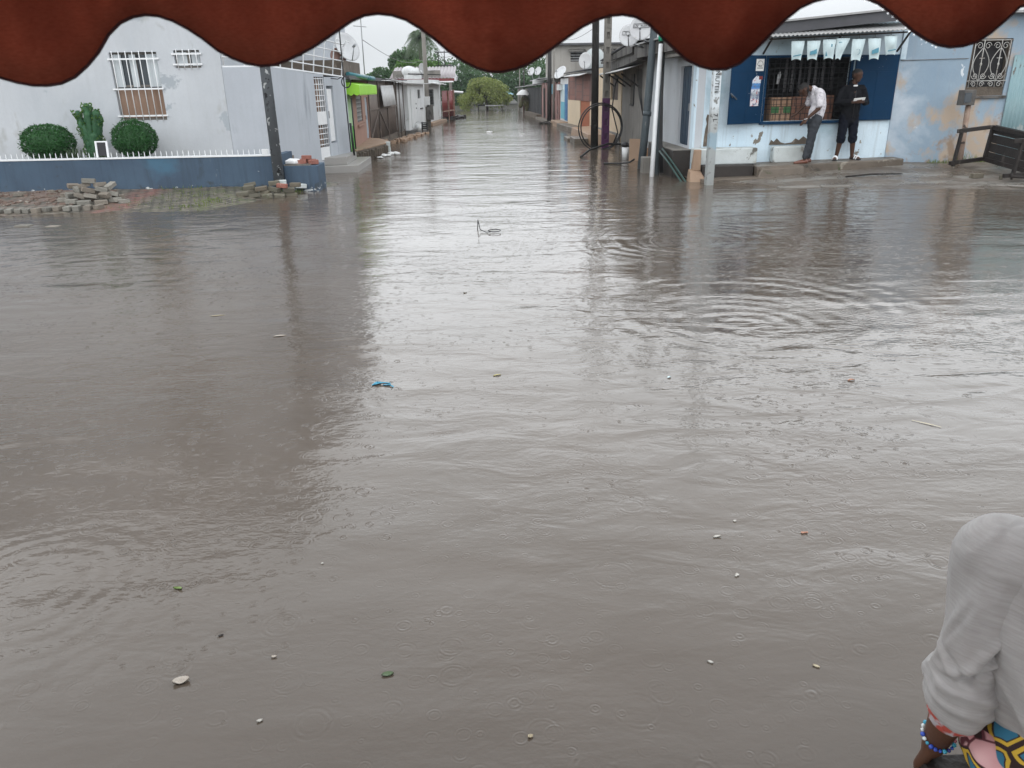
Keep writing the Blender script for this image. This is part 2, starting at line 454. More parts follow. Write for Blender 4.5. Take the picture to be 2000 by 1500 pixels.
M['pole_wood'] = weather('old_pole_with_torn_paper', (0.12, 0.13, 0.14), (0.085, 0.092, 0.10), 3, [((0.46, 0.47, 0.47), 8.5, 0.60, 0.015, (1, 1, 1)), ((0.028, 0.028, 0.03), 6.0, 0.6, 0.03, (1, 1, .8))], rough=0.6, bump=0.3)
M['pole_conc'] = weather('pole_concrete', (0.20, 0.185, 0.165), (0.15, 0.14, 0.125), 3, [((0.09, 0.085, 0.08), 3, 0.62, 0.1)], rough=0.7, bump=0.3)
M['pole_dark'] = weather('pole_tarred', (0.04, 0.037, 0.035), (0.025, 0.024, 0.023), 3, [((0.10, 0.095, 0.09), 4, 0.62, 0.1)], rough=0.6, bump=0.3)
M['purple'] = weather('purple_paint', (0.085, 0.028, 0.085), (0.065, 0.022, 0.065), 3, [((0.18, 0.11, 0.17), 5, 0.67, 0.06)], rough=0.55, bump=0.15)
M['pipe_grey'] = weather('grey_steel_pipe', (0.095, 0.115, 0.125), (0.07, 0.085, 0.095), 3, [((0.18, 0.19, 0.19), 5, 0.64, 0.06)], rough=0.5, bump=0.1)
M['pipe_white'] = weather('white_plastic_pipe', (0.74, 0.75, 0.76), (0.62, 0.63, 0.64), 3, [((0.4, 0.39, 0.37), 5, 0.66, 0.08)], rough=0.4, bump=0.03)
M['black'] = plain('black_rubber', (0.014, 0.014, 0.015), 0.45)
M['cable_green'] = plain('dark_green_hose', (0.012, 0.05, 0.042), 0.4)
M['green_tape'] = plain('green_tape', (0.01, 0.30, 0.17), 0.5)
M['glass'] = G('window_glass').done((0.05, 0.06, 0.07), 0.06, Specular_IOR_Level=0.7)
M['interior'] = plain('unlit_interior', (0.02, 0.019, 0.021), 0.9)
M['curtain'] = weather('brown_curtain', (0.30, 0.20, 0.145), (0.24, 0.155, 0.11), 3, streak=((0.16, 0.10, 0.07), 0.8), bump=0.1)
M['curtain_white'] = weather('white_curtain', (0.62, 0.66, 0.68), (0.5, 0.54, 0.56), 3, streak=((0.35, 0.38, 0.4), 0.7), bump=0.1)
M['dish'] = weather('dish_white', (0.58, 0.59, 0.60), (0.48, 0.48, 0.49), 3, [((0.36, 0.33, 0.30), 4, 0.66, 0.08)], rough=0.4, bump=0.03)
M['dish_back'] = weather('dish_rust', (0.20, 0.10, 0.08), (0.32, 0.22, 0.19), 3, rough=0.6)
M['steel'] = plain('galvanised_steel', (0.30, 0.31, 0.32), 0.4, 0.5)
M['steel_dark'] = plain('dark_bars', (0.025, 0.025, 0.028), 0.5, 0.3)
M['iron_white'] = weather('chipped_white_iron', (0.52, 0.52, 0.50), (0.40, 0.38, 0.35), 8, [((0.14, 0.09, 0.06), 14, 0.6, 0.06)], rough=0.5, bump=0.1)
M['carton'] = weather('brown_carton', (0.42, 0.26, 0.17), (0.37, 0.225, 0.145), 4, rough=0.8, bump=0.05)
M['carton_shaded'] = weather('brown_carton_dim', (0.26, 0.13, 0.09), (0.21, 0.105, 0.075), 4, rough=0.8, bump=0.05)  # darker copy of the carton brown, hatch shade put into the colour
M['tape_dark'] = plain('carton_print_line', (0.05, 0.035, 0.03), 0.7)
M['sachet_dim'] = plain('dim_sachet_foil', (0.022, 0.018, 0.02), 0.35)  # foil kept near black, the gloom of the hatch is in its colour
M['print_green'] = plain('carton_print_green', (0.05, 0.16, 0.055), 0.7)
M['bag'] = weather('white_water_sachet', (0.66, 0.78, 0.80), (0.55, 0.68, 0.71), 6, rough=0.3, bump=0.2, bscale=20)
M['bag_print'] = plain('sachet_print_blue', (0.08, 0.27, 0.36), 0.4)
M['block'] = weather('grey_paving_block', (0.30, 0.285, 0.25), (0.22, 0.21, 0.185), 5, [((0.12, 0.115, 0.10), 5, 0.6, 0.08), ((0.42, 0.40, 0.36), 6, 0.64, 0.06)], rough=0.65, bump=0.7, objvar=0.55)
M['block_old'] = weather('mossy_paving_block', (0.185, 0.17, 0.13), (0.13, 0.12, 0.095), 5, [((0.34, 0.32, 0.27), 6, 0.62, 0.06), ((0.09, 0.10, 0.05), 3, 0.6, 0.1)], rough=0.65, bump=0.7, objvar=0.5)
M['brick_red'] = weather('red_brick', (0.31, 0.13, 0.10), (0.24, 0.10, 0.08), 6, [((0.42, 0.30, 0.26), 6, 0.63, 0.06)], rough=0.7, bump=0.5)
M['stone'] = weather('rough_stone', (0.15, 0.12, 0.095), (0.09, 0.075, 0.06), 3, [((0.26, 0.22, 0.18), 4, 0.6, 0.08)], rough=0.7, bump=0.9, bscale=25)
M['clay'] = weather('clay_brown', (0.36, 0.25, 0.175), (0.29, 0.20, 0.14), 2, [((0.2, 0.15, 0.11), 3, 0.62, 0.1)], rough=0.6, bump=0.3)
M['dark_stoop'] = weather('dark_damp_concrete', (0.05, 0.042, 0.038), (0.03, 0.027, 0.025), 2, [((0.10, 0.08, 0.07), 2, 0.62, 0.1, (1, 1, .5))], rough=0.5, bump=0.3)
M['corr_green'] = weather('peeling_teal_sheet', (0.21, 0.33, 0.36), (0.27, 0.38, 0.40), 1.5, [((0.42, 0.47, 0.47), 2.3, 0.6, 0.05), ((0.13, 0.10, 0.08), 4.0, 0.62, 0.04, (1, 1, .6))], rough=0.5, bump=0.15)
M['skin'] = weather('dark_skin', (0.075, 0.038, 0.025), (0.06, 0.03, 0.02), 12, rough=0.45, bump=0.05, grain=0.05)
M['skin_fore'] = weather('brown_skin', (0.115, 0.056, 0.036), (0.095, 0.045, 0.028), 9, rough=0.42, bump=0.06, bscale=120, grain=0.08)
M['hair'] = plain('black_hair', (0.012, 0.011, 0.011), 0.8)
M['jacket'] = weather('navy_black_jacket', (0.008, 0.0085, 0.011), (0.006, 0.0065, 0.0085), 5, rough=0.7, bump=0.2, bscale=14, spec=0.08)
M['navy'] = weather('navy_trousers', (0.008, 0.010, 0.018), (0.006, 0.0075, 0.013), 5, rough=0.85, bump=0.2, bscale=14, spec=0.08)
M['trousers'] = weather('charcoal_trousers', (0.045, 0.05, 0.058), (0.035, 0.039, 0.046), 5, rough=0.8, bump=0.25, bscale=14)
M['shirt_print'] = weather('white_speckled_shirt', (0.62, 0.60, 0.62), (0.55, 0.53, 0.56), 4, [((0.27, 0.24, 0.30), 22, 0.57, 0.05)], rough=0.8, bump=0.2, bscale=16)
M['leather'] = plain('brown_shoe_leather', (0.15, 0.055, 0.035), 0.4)
M['paper'] = plain('white_paper', (0.80, 0.80, 0.78), 0.7)
M['white_cloth'] = plain('white_cloth', (0.75, 0.75, 0.75), 0.8)
# ---------------------------------------------------------------- ground and flood water
def hgrid(name, x0, x1, y0, y1, step, hf, mat, keep=None):
    nx = int((x1 - x0) / step) + 1; ny = int((y1 - y0) / step) + 1
    vs = []; ok = []
    for j in range(ny):
        for i in range(nx):
            x = x0 + i * step; y = y0 + j * step
            vs.append((x, y, hf(x, y))); ok.append(keep is None or keep(x, y))
    fs = []
    for j in range(ny - 1):
        for i in range(nx - 1):
            q = (j * nx + i, j * nx + i + 1, (j + 1) * nx + i + 1, (j + 1) * nx + i)
            if all(ok[k] for k in q): fs.append(q)
    mb = MB(); mb.add(vs, fs, True)
    return mb.build(name, mat, fix=False)

from mathutils import noise as mnoise
def pn(x, y, s, z=0.0): return mnoise.noise(Vector((x * s, y * s, z)))

g = G('mud'); p = g.P()
c = g.mix(g.mr(g.noise(p, 0.6, 5), 0.35, 0.65), (0.13, 0.105, 0.085), (0.19, 0.16, 0.13))
c = g.mix(g.mr(g.noise(p, 5, 4), 0.55, 0.7), c, (0.08, 0.07, 0.058))
M['mud'] = g.done(c, 0.55, g.bump(g.noise(p, 9, 5), 0.6, 0.03))

gs = MB().span(-118, 118, -30, 138, -1.0, -0.30)
tag(gs.build('ground', M['mud']), kind='structure')
M['dark_mud'] = weather('dark_leaf_litter', (.05, .045, .035), (.03, .03, .022), .8, [((.12, .11, .09), 1.2, .62, .1)])
tag(hgrid('far_bank', -60, 60, 73, 130, 1.0, lambda x, y: min(0.22, (y - 74.6 + .8 * pn(x, 0, .5)) * 0.06) + 0.05 * pn(x, y, .4), M['dark_mud']), kind='structure')

# muddy flood water: rain rings, wind ripples and slow swell in one height field
g = G('muddy_water'); p = g.P()
flat = g.map(p, (1, 1, 0))
brk = g.noise(flat, 14, 2)
def ring_layer(scale, loc, wav, width, amp, thr):
    v = g.map(flat, (1, 1, 1), loc=(loc, loc * 1.7, 0))
    vo = g.n('ShaderNodeTexVoronoi', {'voronoi_dimensions': '2D', 'feature': 'F1'}, {'Vector': v, 'Scale': scale, 'Randomness': 0.95})
    d = g.math('DIVIDE', vo.outputs['Distance'], scale)
    rs = g.sep(vo.outputs['Color'])
    r0 = g.math('MULTIPLY', rs[0], 0.36 / scale)
    x = g.math('SUBTRACT', d, r0)
    s = g.math('COSINE', g.math('MULTIPLY', x, 2 * math.pi / wav))
    q = g.math('DIVIDE', x, width)
    e = g.math('EXPONENT', g.math('MULTIPLY', g.math('MULTIPLY', q, q), -1.0))
    on = g.math('GREATER_THAN', rs[1], thr)
    fade = g.math('MULTIPLY', g.mr(rs[0], 0.0, 1.0, 1.0, 0.35), g.mr(brk, 0.36, 0.62, 0.1, 1.0))
    return g.math('MULTIPLY', g.math('MULTIPLY', g.math('MULTIPLY', s, e), g.math('MULTIPLY', on, amp)), fade)
def train(cx, cy, r0, wav, width, amp):
    dv = g.n('ShaderNodeVectorMath', {'operation': 'DISTANCE'}, {0: g.n('ShaderNodeVectorMath', {'operation': 'ADD'}, {0: flat, 1: g.n('ShaderNodeVectorMath', {'operation': 'SCALE'}, {0: g.n('ShaderNodeTexNoise', None, {'Vector': flat, 'Scale': 1.3, 'Detail': 2}).outputs['Color'], 'Scale': 0.25}).outputs[0]}).outputs[0], 1: (cx + .12, cy + .12, 0.12)}).outputs['Value']
    x = g.math('SUBTRACT', dv, r0); q = g.math('DIVIDE', x, width)
    e = g.math('EXPONENT', g.math('MULTIPLY', g.math('MULTIPLY', q, q), -1.0))
    return g.math('MULTIPLY', g.math('MULTIPLY', g.math('SINE', g.math('MULTIPLY', dv, 2 * math.pi / wav)), e), amp)
# where the fall of rain is denser
wet = g.mr(g.noise(flat, 0.8, 3), 0.38, 0.62, 0.25, 1.0)
h = g.math('MULTIPLY', ring_layer(7.0, 3.0, 0.018, 0.014, 0.0013, 0.52), wet)
h = g.math('ADD', h, g.math('MULTIPLY', ring_layer(11.0, 9.0, 0.014, 0.010, 0.0011, 0.42), wet))
h = g.math('ADD', h, ring_layer(4.0, 5.0, 0.024, 0.020, 0.0009, 0.74))
h = g.math('ADD', h, g.math('MULTIPLY', g.math('MULTIPLY', g.noise(g.map(flat, (0.75, 1.3, 1)), 24, 2), 0.0026), wet))
rot = g.map(flat, (0.7, 1.3, 1), rot=(0, 0, math.radians(14)))
calm = g.mr(g.noise(flat, 0.22, 3), 0.40, 0.62, 0.15, 1.0)
h = g.math('ADD', h, g.math('MULTIPLY', g.math('MULTIPLY', g.noise(rot, 3.2, 3, 0.5, 0.6), 0.021), calm))
rot2 = g.map(flat, (0.5, 1.25, 1), rot=(0, 0, math.radians(-16)))
h = g.math('ADD', h, g.math('MULTIPLY', g.noise(rot2, 1.15, 2, 0.45, 0.5), 0.025))
h = g.math('ADD', h, train(2.1, 6.1, 0.5, 0.20, 0.42, 0.0012))
h = g.math('ADD', h, train(2.3, 6.6, 1.1, 0.26, 0.6, 0.0014))
h = g.math('ADD', h, train(-1.9, 2.75, 0.3, 0.10, 0.28, 0.0007))
h = g.math('ADD', h, train(2.6, 9.9, 0.8, 0.22, 0.7, 0.0016))
h = g.math('ADD', h, train(-4.5, 8.8, 0.9, 0.30, 0.9, 0.0014))
c = g.mix(g.mr(g.noise(flat, 0.35, 4, 0.6), 0.35, 0.68), (0.084, 0.0655, 0.0505), (0.114, 0.091, 0.073))
M['water'] = g.done(c, 0.11, g.bump(h, 1.0, 1.0), IOR=1.5, Specular_IOR_Level=0.5)
w = MB().add([(-60, 0.6, 0), (60, 0.6, 0), (60, 78, 0), (-60, 78, 0)], [(0, 1, 2, 3)])
tag(w.build('water', M['water'], fix=False), kind='structure')

# left corner: block paving with grass in the joints, sinking under the water
def lw(x): return 13.62 + max(0.0, x + 4.9) * 1.9 + 0.10 * math.sin(x * 1.7) + 0.12 * pn(x, 0, .9)
def hl(x, y): return max(-0.12, min(0.14, (y - lw(x)) * 0.052)) + 0.012 * pn(x, y, 2.1) + 0.008 * pn(x, y, 7)
g = G('block_paving'); p = g.P()
bv = g.map(p, (1, 1, 1), rot=(0, 0, math.radians(24)))
bt = g.n('ShaderNodeTexBrick', {'offset': 0.5}, {'Vector': bv, 'Color1': (0.19, 0.168, 0.135, 1), 'Color2': (0.095, 0.085, 0.070, 1), 'Mortar': (0.022, 0.022, 0.014, 1), 'Scale': 1.0, 'Mortar Size': 0.02, 'Mortar Smooth': 0.3, 'Brick Width': 0.22, 'Row Height': 0.12})
c = g.mix(g.mr(g.noise(p, 2.3, 5), 0.5, 0.68, 0, .7), bt.outputs[0], (0.15, 0.125, 0.095))
gn = g.math('ADD', g.noise(p, 2.1, 5, 0.65), g.mr(g.sep(p)[0], -7.2, -5.6, -0.14, 0.0))
c = g.mix(g.math('MULTIPLY', g.mr(gn, 0.50, 0.60, 0, 0.75), g.mr(g.noise(p, 17, 3), .4, .6)), c, (0.10, 0.125, 0.035))
# spilt red earth lying in a band across the blocks
xs = g.sep(p)
line = g.math('ABSOLUTE', g.math('ADD', g.math('ADD', xs[0], g.math('MULTIPLY', xs[1], 0.02)), g.math('ADD', 6.17, g.math('MULTIPLY', g.noise(p, 1.4, 3), 0.3))))
c = g.mix(g.math('MULTIPLY', g.mr(line, 0.12, 0.45, 0.75, 0.0), g.mr(g.noise(p, 6, 5, .7), 0.38, 0.6)), c, (0.24, 0.095, 0.078))
red = g.math('MULTIPLY', g.mr(xs[0], -7.3, -8.2, 0, 1), g.mr(g.noise(p, 3.5, 5), 0.42, 0.6))
c = g.mix(g.math('MULTIPLY', red, 0.55), c, (0.23, 0.15, 0.125))
hh = g.math('ADD', g.math('MULTIPLY', bt.outputs['Fac'], -0.6), g.noise(p, 14, 4))
M['paving'] = g.done(c, 0.5, g.bump(hh, 0.7, 0.03))
tag(hgrid('block_pavement', -16, -3.2, 12.9, 17.4, 0.1, hl, M['paving']), kind='structure')

# right corner: trodden earth and broken concrete in front of the blue house
def rw(x): return 14.35 + max(0.0, 7.2 - x) * 0.75 - max(0, x - 9) * .28 + 0.12 * math.sin(x * 1.9) + .1 * pn(x, 3, 1.1)
def hr(x, y): return max(-0.12, min(0.20, (y - rw(x)) * 0.075)) + 0.016 * pn(x, y, 1.3) + 0.010 * pn(x, y, 6)
g = G('wet_earth'); p = g.P()
c = g.mix(g.mr(g.noise(p, 0.9, 5), 0.4, 0.62), (0.095, 0.077, 0.062), (0.15, 0.128, 0.108))
c = g.mix(g.mr(g.noise(g.map(p, (0.5, 2.2, 1)), 1.2, 4), 0.55, 0.62), c, (0.20, 0.185, 0.165))
c = g.mix(g.mr(g.noise(p, 7, 5), 0.58, 0.7), c, (0.08, 0.07, 0.06))
rr = g.mr(g.noise(p, 1.5, 3), 0.4, 0.6, 0.22, 0.6)
M['earth'] = g.done(c, rr, g.bump(g.noise(p, 11, 5), 0.5, 0.03))
tag(hgrid('earth_pavement', 4.3, 18, 12.6, 17.6, 0.1, hr, M['earth']), kind='structure')
kb = MB()
x = 5.6
while x < 11.5:
    L = rnd.uniform(0.7, 1.1)
    yy = 14.86 + 0.03 * math.sin(x) - max(0, x - 8.6) * 0.42
    y2 = 14.86 + 0.03 * math.sin(x + L) - max(0, x + L - 8.6) * 0.42
    zt = rnd.uniform(0.018, 0.034)
    kb.hexa([(x, yy, -.1), (x + L - .02, y2, -.1), (x + L - .02, y2 + .16, -.1), (x, yy + .16, -.1),
             (x, yy, zt), (x + L - .02, y2, zt), (x + L - .02, y2 + .16, zt + .01), (x, yy + .16, zt + .01)])
    x += L
tag(kb.build('kerb_strip', M['concrete'], bevel=0.012), kind='structure')

# land behind the house fronts
tag(MB().span(-60, -4.6, 17.6, 110, -0.2, 0.05).build('left_plot_ground', M['mud']), kind='structure')
tag(MB().span(4.9, 60, 17.7, 110, -0.2, 0.05).build('right_plot_ground', M['mud']), kind='structure')
tag(MB().span(-8, 8, -5, 1.5, -0.2, 0.10).build('porch_floor', M['step']), kind='structure')

# ---------------------------------------------------------------- foliage helpers
def leaf_cloud(mb, pts_fn, n, size, r=None, aspect=0.5, droop=0.0):
    r = r or rnd
    for _ in range(n):
        p, out = pts_fn()
        d = Vector((r.gauss(0, 1), r.gauss(0, 1), r.gauss(0, 1) - droop)) + out * 0.7
        d.normalize()
        s = d.cross(Vector((r.gauss(0, 1), r.gauss(0, 1), r.gauss(0, 1)))).normalized()
        L = size * r.uniform(0.6, 1.3); W = L * aspect
        mb.add([p - d * L * .5, p + s * W * .5, p + d * L * .5, p - s * W * .5], [(0, 1, 2, 3)])
    return mb

def crown_fn(lobes, shell=0.55, r=None):
    r = r or rnd
    wts = [l[1] ** 2 for l in lobes]; tot = sum(wts)
    def f():
        t = r.uniform(0, tot); k = 0
        while t > wts[k] and k < len(lobes) - 1: t -= wts[k]; k += 1
        c, R, sz = lobes[k]
        d = Vector((r.gauss(0, 1), r.gauss(0, 1), r.gauss(0, 1))).normalized()
        rad = R * (shell + (1 - shell) * r.random() ** 0.6) * (1 + 0.18 * mnoise.noise(Vector(c) + d * 2.3))
        return Vector(c) + Vector((d.x, d.y, d.z * sz)) * rad, d
    return f

def tree(name, label, base, height, lobes, n, leaf, mat, group=None, trunk_r=0.16, shell=0.4, droop=0.0, cat='tree'):
    t = thing(name, label, cat, base, group)
    tr = MB(); b = Vector(base)
    top = Vector((sum(l[0][0] for l in lobes) / len(lobes), sum(l[0][1] for l in lobes) / len(lobes), b.z + height * .55))
    fork = b + (top - b) * 0.45 + Vector((rnd.uniform(-.1, .1), 0, 0))
    tr.tube([b - V(0, 0, .2), b + (fork - b) * .5 + V(.05, 0, 0), fork], [trunk_r, trunk_r * .8, trunk_r * .65], 8)
    for c, R, sz in lobes:
        e = Vector(c)
        tr.tube([fork, fork + (e - fork) * .5 + V(rnd.uniform(-.2, .2), 0, .15), e], [trunk_r * .5, trunk_r * .3, trunk_r * .12], 6)
    tr.build('trunk', M['bark'], t)
    cr = MB(); leaf_cloud(cr, crown_fn(lobes, shell), n, leaf, aspect=0.55, droop=droop)
    cr.build('crown', mat, t, fix=False)
    return t

M['bark'] = weather('bark', (0.10, 0.08, 0.06), (0.06, 0.05, 0.04), 5, bump=0.6)
M['leaf_light'] = foliage('leaf_light', [(0.12, 0.165, 0.04), (0.24, 0.275, 0.075), (0.17, 0.21, 0.055), (0.28, 0.29, 0.10)])
M['leaf_mid'] = foliage('leaf_mid', [(0.045, 0.11, 0.025), (0.10, 0.20, 0.045), (0.065, 0.145, 0.032)])
M['leaf_dark'] = foliage('leaf_dark', [(0.028, 0.075, 0.03), (0.065, 0.13, 0.055), (0.042, 0.10, 0.042)])
M['leaf_bush'] = foliage('leaf_bush', [(0.010, 0.055, 0.016), (0.036, 0.125, 0.034), (0.018, 0.078, 0.022)], 0.5, 0.15)
M['leaf_palm'] = foliage('leaf_palm', [(0.05, 0.085, 0.05), (0.10, 0.14, 0.08), (0.07, 0.11, 0.06)])
M['grass'] = foliage('grass', [(0.08, 0.13, 0.02), (0.16, 0.20, 0.04), (0.11, 0.16, 0.03)])
M['succulent'] = weather('succulent_green', (0.035, 0.105, 0.045), (0.022, 0.07, 0.032), 6, [((0.06, 0.15, 0.06), 7, 0.6, 0.1)], rough=0.5, bump=0.4)

gb = MB()
def gblade(x, y, z, hgt):
    a = rnd.uniform(0, 6.28); w = 0.006; l = Vector((math.cos(a), math.sin(a), 0)); s = Vector((-l.y, l.x, 0)) * w
    b = Vector((x, y, z - .01)); le = rnd.uniform(.2, .8)
    m = b + V(0, 0, hgt * .6) + l * hgt * .25 * le; t = b + V(0, 0, hgt) + l * hgt * .7 * le
    gb.add([b - s, b + s, m + s * .7, m - s * .7, t], [(0, 1, 2, 3), (3, 2, 4)])
for (cx, cy, rx, ry, n, hh) in [(-5.5, 14.9, .7, .6, 170, .035), (-4.95, 14.4, .4, .3, 130, .05), (-5.9, 15.4, .5, .4, 90, .03), (-3.45, 16.15, .22, .35, 520, .09),
                                (-3.75, 15.75, .3, .2, 160, .09), (-6.5, 14.4, .5, .5, 80, .03), (-5.2, 13.95, .4, .2, 80, .05), (-6.1, 16.0, .6, .2, 80, .07),
                                (10.9, 17.05, .5, .12, 120, .14), (10.35, 17.05, .15, .08, 60, .2), (9.9, 17.0, .4, .1, 60, .08)]:
    for _ in range(n):
        x = cx + rnd.gauss(0, rx * .5); y = cy + rnd.gauss(0, ry * .5)
        z = hl(x, y) if x < 0 else hr(x, y)
        if z > 0.0 and (x > 0 or y < 16.9): gblade(x, y, z, hh * rnd.uniform(.5, 1.3))
tag(gb.build('grass', M['grass'], fix=False), kind='stuff', label='short green grass growing between the paving blocks', cat='grass')
# ---------------------------------------------------------------- LEFT: corner house
def window(fr, u0, u1, z0, z1, parent, pane, frame, name='window', nmull=1, rec=0.08, fw=0.045, bars=None, barmat=None, curtain=None, split=None, rails=None):
    f = MB()
    for a, b, c, d in ((u0, u1, z0, z0 + fw), (u0, u1, z1 - fw, z1), (u0, u0 + fw, z0 + fw, z1 - fw), (u1 - fw, u1, z0 + fw, z1 - fw)):
        fr.box(f, a, b, c, d, -rec - .05, -rec)
    for i in range(nmull):
        u = u0 + (u1 - u0) * (i + 1) / (nmull + 1); fr.box(f, u - .02, u + .02, z0 + fw, z1 - fw, -rec - .045, -rec - .005)
    if split: fr.box(f, u0 + fw, u1 - fw, split - .02, split + .02, -rec - .042, -rec - .008)
    w = f.build(name, frame, parent)
    m = MB(); fr.box(m, u0 + .01, u1 - .01, z0 + .01, z1 - .01, -rec - .034, -rec - .028); m.build('pane', pane, w)
    if curtain:
        for cm, a, b in curtain:
            c = MB(); k = int((u1 - u0) / .05)
            pts = [fr.p(u0 + .02 + (u1 - u0 - .04) * i / k, 0, -rec - .016 + .006 * math.sin(i * 1.9)) for i in range(k + 1)]
            for i in range(k):
                c.add([pts[i] + V(0, 0, a), pts[i + 1] + V(0, 0, a), pts[i + 1] + V(0, 0, b), pts[i] + V(0, 0, b)], [(0, 1, 2, 3)], True)
            c.build('curtain', cm, w, fix=False)
    if bars:
        gmb = MB(); n = bars
        for i in range(n):
            u = u0 + (u1 - u0) * (i + .5) / n
            gmb.tube([fr.p(u, z0 - .03, .03), fr.p(u, z1 + .02, .03)], .0085, 6)
        for z in (rails or (z0 + .08, z1 - .08)):
            fr.box(gmb, u0 - .04, u1 + .04, z - .016, z + .016, .018, .03)
            for u in (u0 - .02, u1 + .02): fr.box(gmb, u - .012, u + .012, z - .012, z + .012, -.01, .018)
        gmb.build('grille', barmat or M['white_paint'], w)
    return w

house = thing('corner_house', 'tall pale grey plastered corner house with white barred windows behind the blue planter wall', 'house', (-9, 19, 0))
F = Fr((-16, 17.5), (-5.44, 17.5))
W1 = (8.30, 9.27, 1.37, 2.70); W2 = (9.62, 10.15, 2.38, 2.72)
W3 = (2.2, 3.4, 1.37, 2.7); U1 = (8.0, 9.4, 5.0, 6.4); U2 = (2.0, 3.4, 5.0, 6.4)
m = MB(); F.shell(m, -0.1, 8.4, 9.0, 0.2, (W1, W2, W3, U1, U2)); m.build('wall', M['house_white'], house)
m = MB(); m.span(-16.3, -5.2, 17.2, 26.8, 8.403, 8.6); m.build('roof', M['concrete'], house)
window(F, *W1, house, M['glass'], M['pole_conc'], bars=7, nmull=1, split=2.05, curtain=None, rails=(1.46, 1.99, 2.57))
window(F, *W2, house, M['glass'], M['pole_conc'], bars=4, nmull=1, rails=(2.45, 2.65))
window(F, *W3, house, M['glass'], M['pole_conc'], bars=7, nmull=1, split=2.05)
for U in (U1, U2): window(F, *U, house, M['glass'], M['pole_conc'], bars=8, nmull=1)
# curtains hang behind the glass of the big window
m = MB()
for (a, b, z0, z1) in ((8.33, 9.24, 1.42, 1.99),):
    for i in range(18):
        u = a + (b - a) * i / 18; u2 = a + (b - a) * (i + 1) / 18
        o = -.075 + .008 * math.sin(i * 2.1); o2 = -.075 + .008 * math.sin((i + 1) * 2.1)
        m.add([F.p(u, z0, o), F.p(u2, z0, o2), F.p(u2, z1, o2), F.p(u, z1, o)], [(0, 1, 2, 3)], True)
m.build('curtain', M['curtain'], house, fix=False)
for (a, b, z0, z1) in ((8.33, 8.50, 2.03, 2.66), (8.66, 8.80, 2.03, 2.66), (9.0, 9.24, 2.03, 2.66), (9.66, 9.86, 2.42, 2.69), (9.95, 10.12, 2.42, 2.69)):
    m = MB(); k = max(3, int((b - a) / .04))
    for i in range(k):
        u, u2 = a + (b - a) * i / k, a + (b - a) * (i + 1) / k; o, o2 = -.078 + .01 * (i % 2), -.078 + .01 * ((i + 1) % 2)
        m.add([F.p(u, z0, o), F.p(u2, z0, o2), F.p(u2, z1, o2), F.p(u, z1, o)], [(0, 1, 2, 3)], True)
    m.build('net_curtain', M['curtain_white'], house, fix=False)

# rear wing behind the terrace
wing = thing('rear_wing', 'tall grey rear wing with dark louvred windows behind the white terrace railing', 'house', (-5, 24, 0))
F = Fr((-5.40, 22.3), (-4.72, 22.3))
hl_ = ((.10, .36, 2.75, 3.25), (.43, .62, 2.75, 3.25))
m = MB(); F.shell(m, 0.05, 7.8, 7.0, .1, hl_); m.build('wall', M['wall_grey'], wing)
for h_ in hl_:
    f = MB()
    for k in range(7): F.box(f, h_[0], h_[1], h_[2] + .02 + k * .07, h_[2] + .05 + k * .07, -.08, -.03)
    wf = f.build('window', M['steel_dark'], wing)
    m = MB(); F.box(m, h_[0], h_[1], h_[2], h_[3], -.095, -.09); m.build('pane', M['interior'], wf)
m = MB(); m.span(-6.5, -4.5, 22.0, 29.6, 7.803, 7.95); m.build('roof', M['concrete'], wing)

# yard wall that runs from the house round to the street with the barred gate
yard = thing('yard_wall', 'smooth grey yard wall topped by a white railing, with barred gate and white door on the street side', 'wall', (-4.2, 19, 0))
F1 = Fr((-5.435, 17.5), (-4.46, 17.5))
m = MB(); F1.wall(m, 0, F1.L, -.1, 2.38, .15)
F2 = Fr((-4.46, 17.5), (-3.55, 21.4))
q = [F2.p(0.002, -.1), F2.p(2.12, -.1), F2.p(2.12, -.1, -.15), F2.p(0.16, -.1, -.15)]
t_ = [F2.p(0.002, 2.38), F2.p(2.12, 2.27), F2.p(2.12, 2.27, -.15), F2.p(0.16, 2.38, -.15)]
m.hexa([*q, *t_]); m.build('wall', M['wall_grey'], yard)
m = MB()
for u0, u1 in ((2.68, 2.76), (3.16, 4.0)): F2.box(m, u0, u1, -.1, 2.2, -.18, .01)
F2.box(m, 2.762, 3.158, 2.0, 2.2, -.18, .01); F2.box(m, 2.762, 3.158, -.1, .66, -.16, 0)
m.build('gate_pillar', M['wall_grey'], yard)
m = MB(); F2.box(m, 2.125, 2.675, 2.2, 2.27, -.15, 0); F2.box(m, 2.125, 2.675, -.1, .30, -.15, -.01); m.build('gate_beam', M['wall_grey'], yard)
gt = MB()
for u in (2.14, 2.27, 2.40, 2.53, 2.66): gt.tube([F2.p(u, .62, -.02), F2.p(u, 2.19, -.02)], .009, 6)
for k in range(13):
    z = .66 + k * .125
    if not 1.1 < z < 1.44: gt.tube([F2.p(2.13, z, -.02), F2.p(2.67, z, -.02)], .012, 6)
F2.box(gt, 2.14, 2.66, 1.12, 1.42, -.04, -.005); F2.box(gt, 2.14, 2.66, .31, .6, -.04, -.005)
gt.build('gate', M['white_paint'], yard)
m = MB(); F2.box(m, 2.14, 2.66, .6, 2.19, -.145, -.135); m.build('gate_backing', M['curtain'], yard)
dr = MB(); F2.box(dr, 2.79, 3.13, .70, 1.93, -.06, -.03); d0 = dr.build('door', M['white_paint'], yard, bevel=.008)
m = MB(); F2.box(m, 2.81, 2.83, 1.25, 1.42, -.028, .0); m.build('handle', M['steel'], d0)
m = MB()
F1.box(m, 0, F1.L + .01, 2.382, 2.41, -.10, -.02)
pa, pb = F2.p(0.03, 2.395, -.05), F2.p(3.95, 2.22, -.05); m.bar(pa, pb, .05, .03)
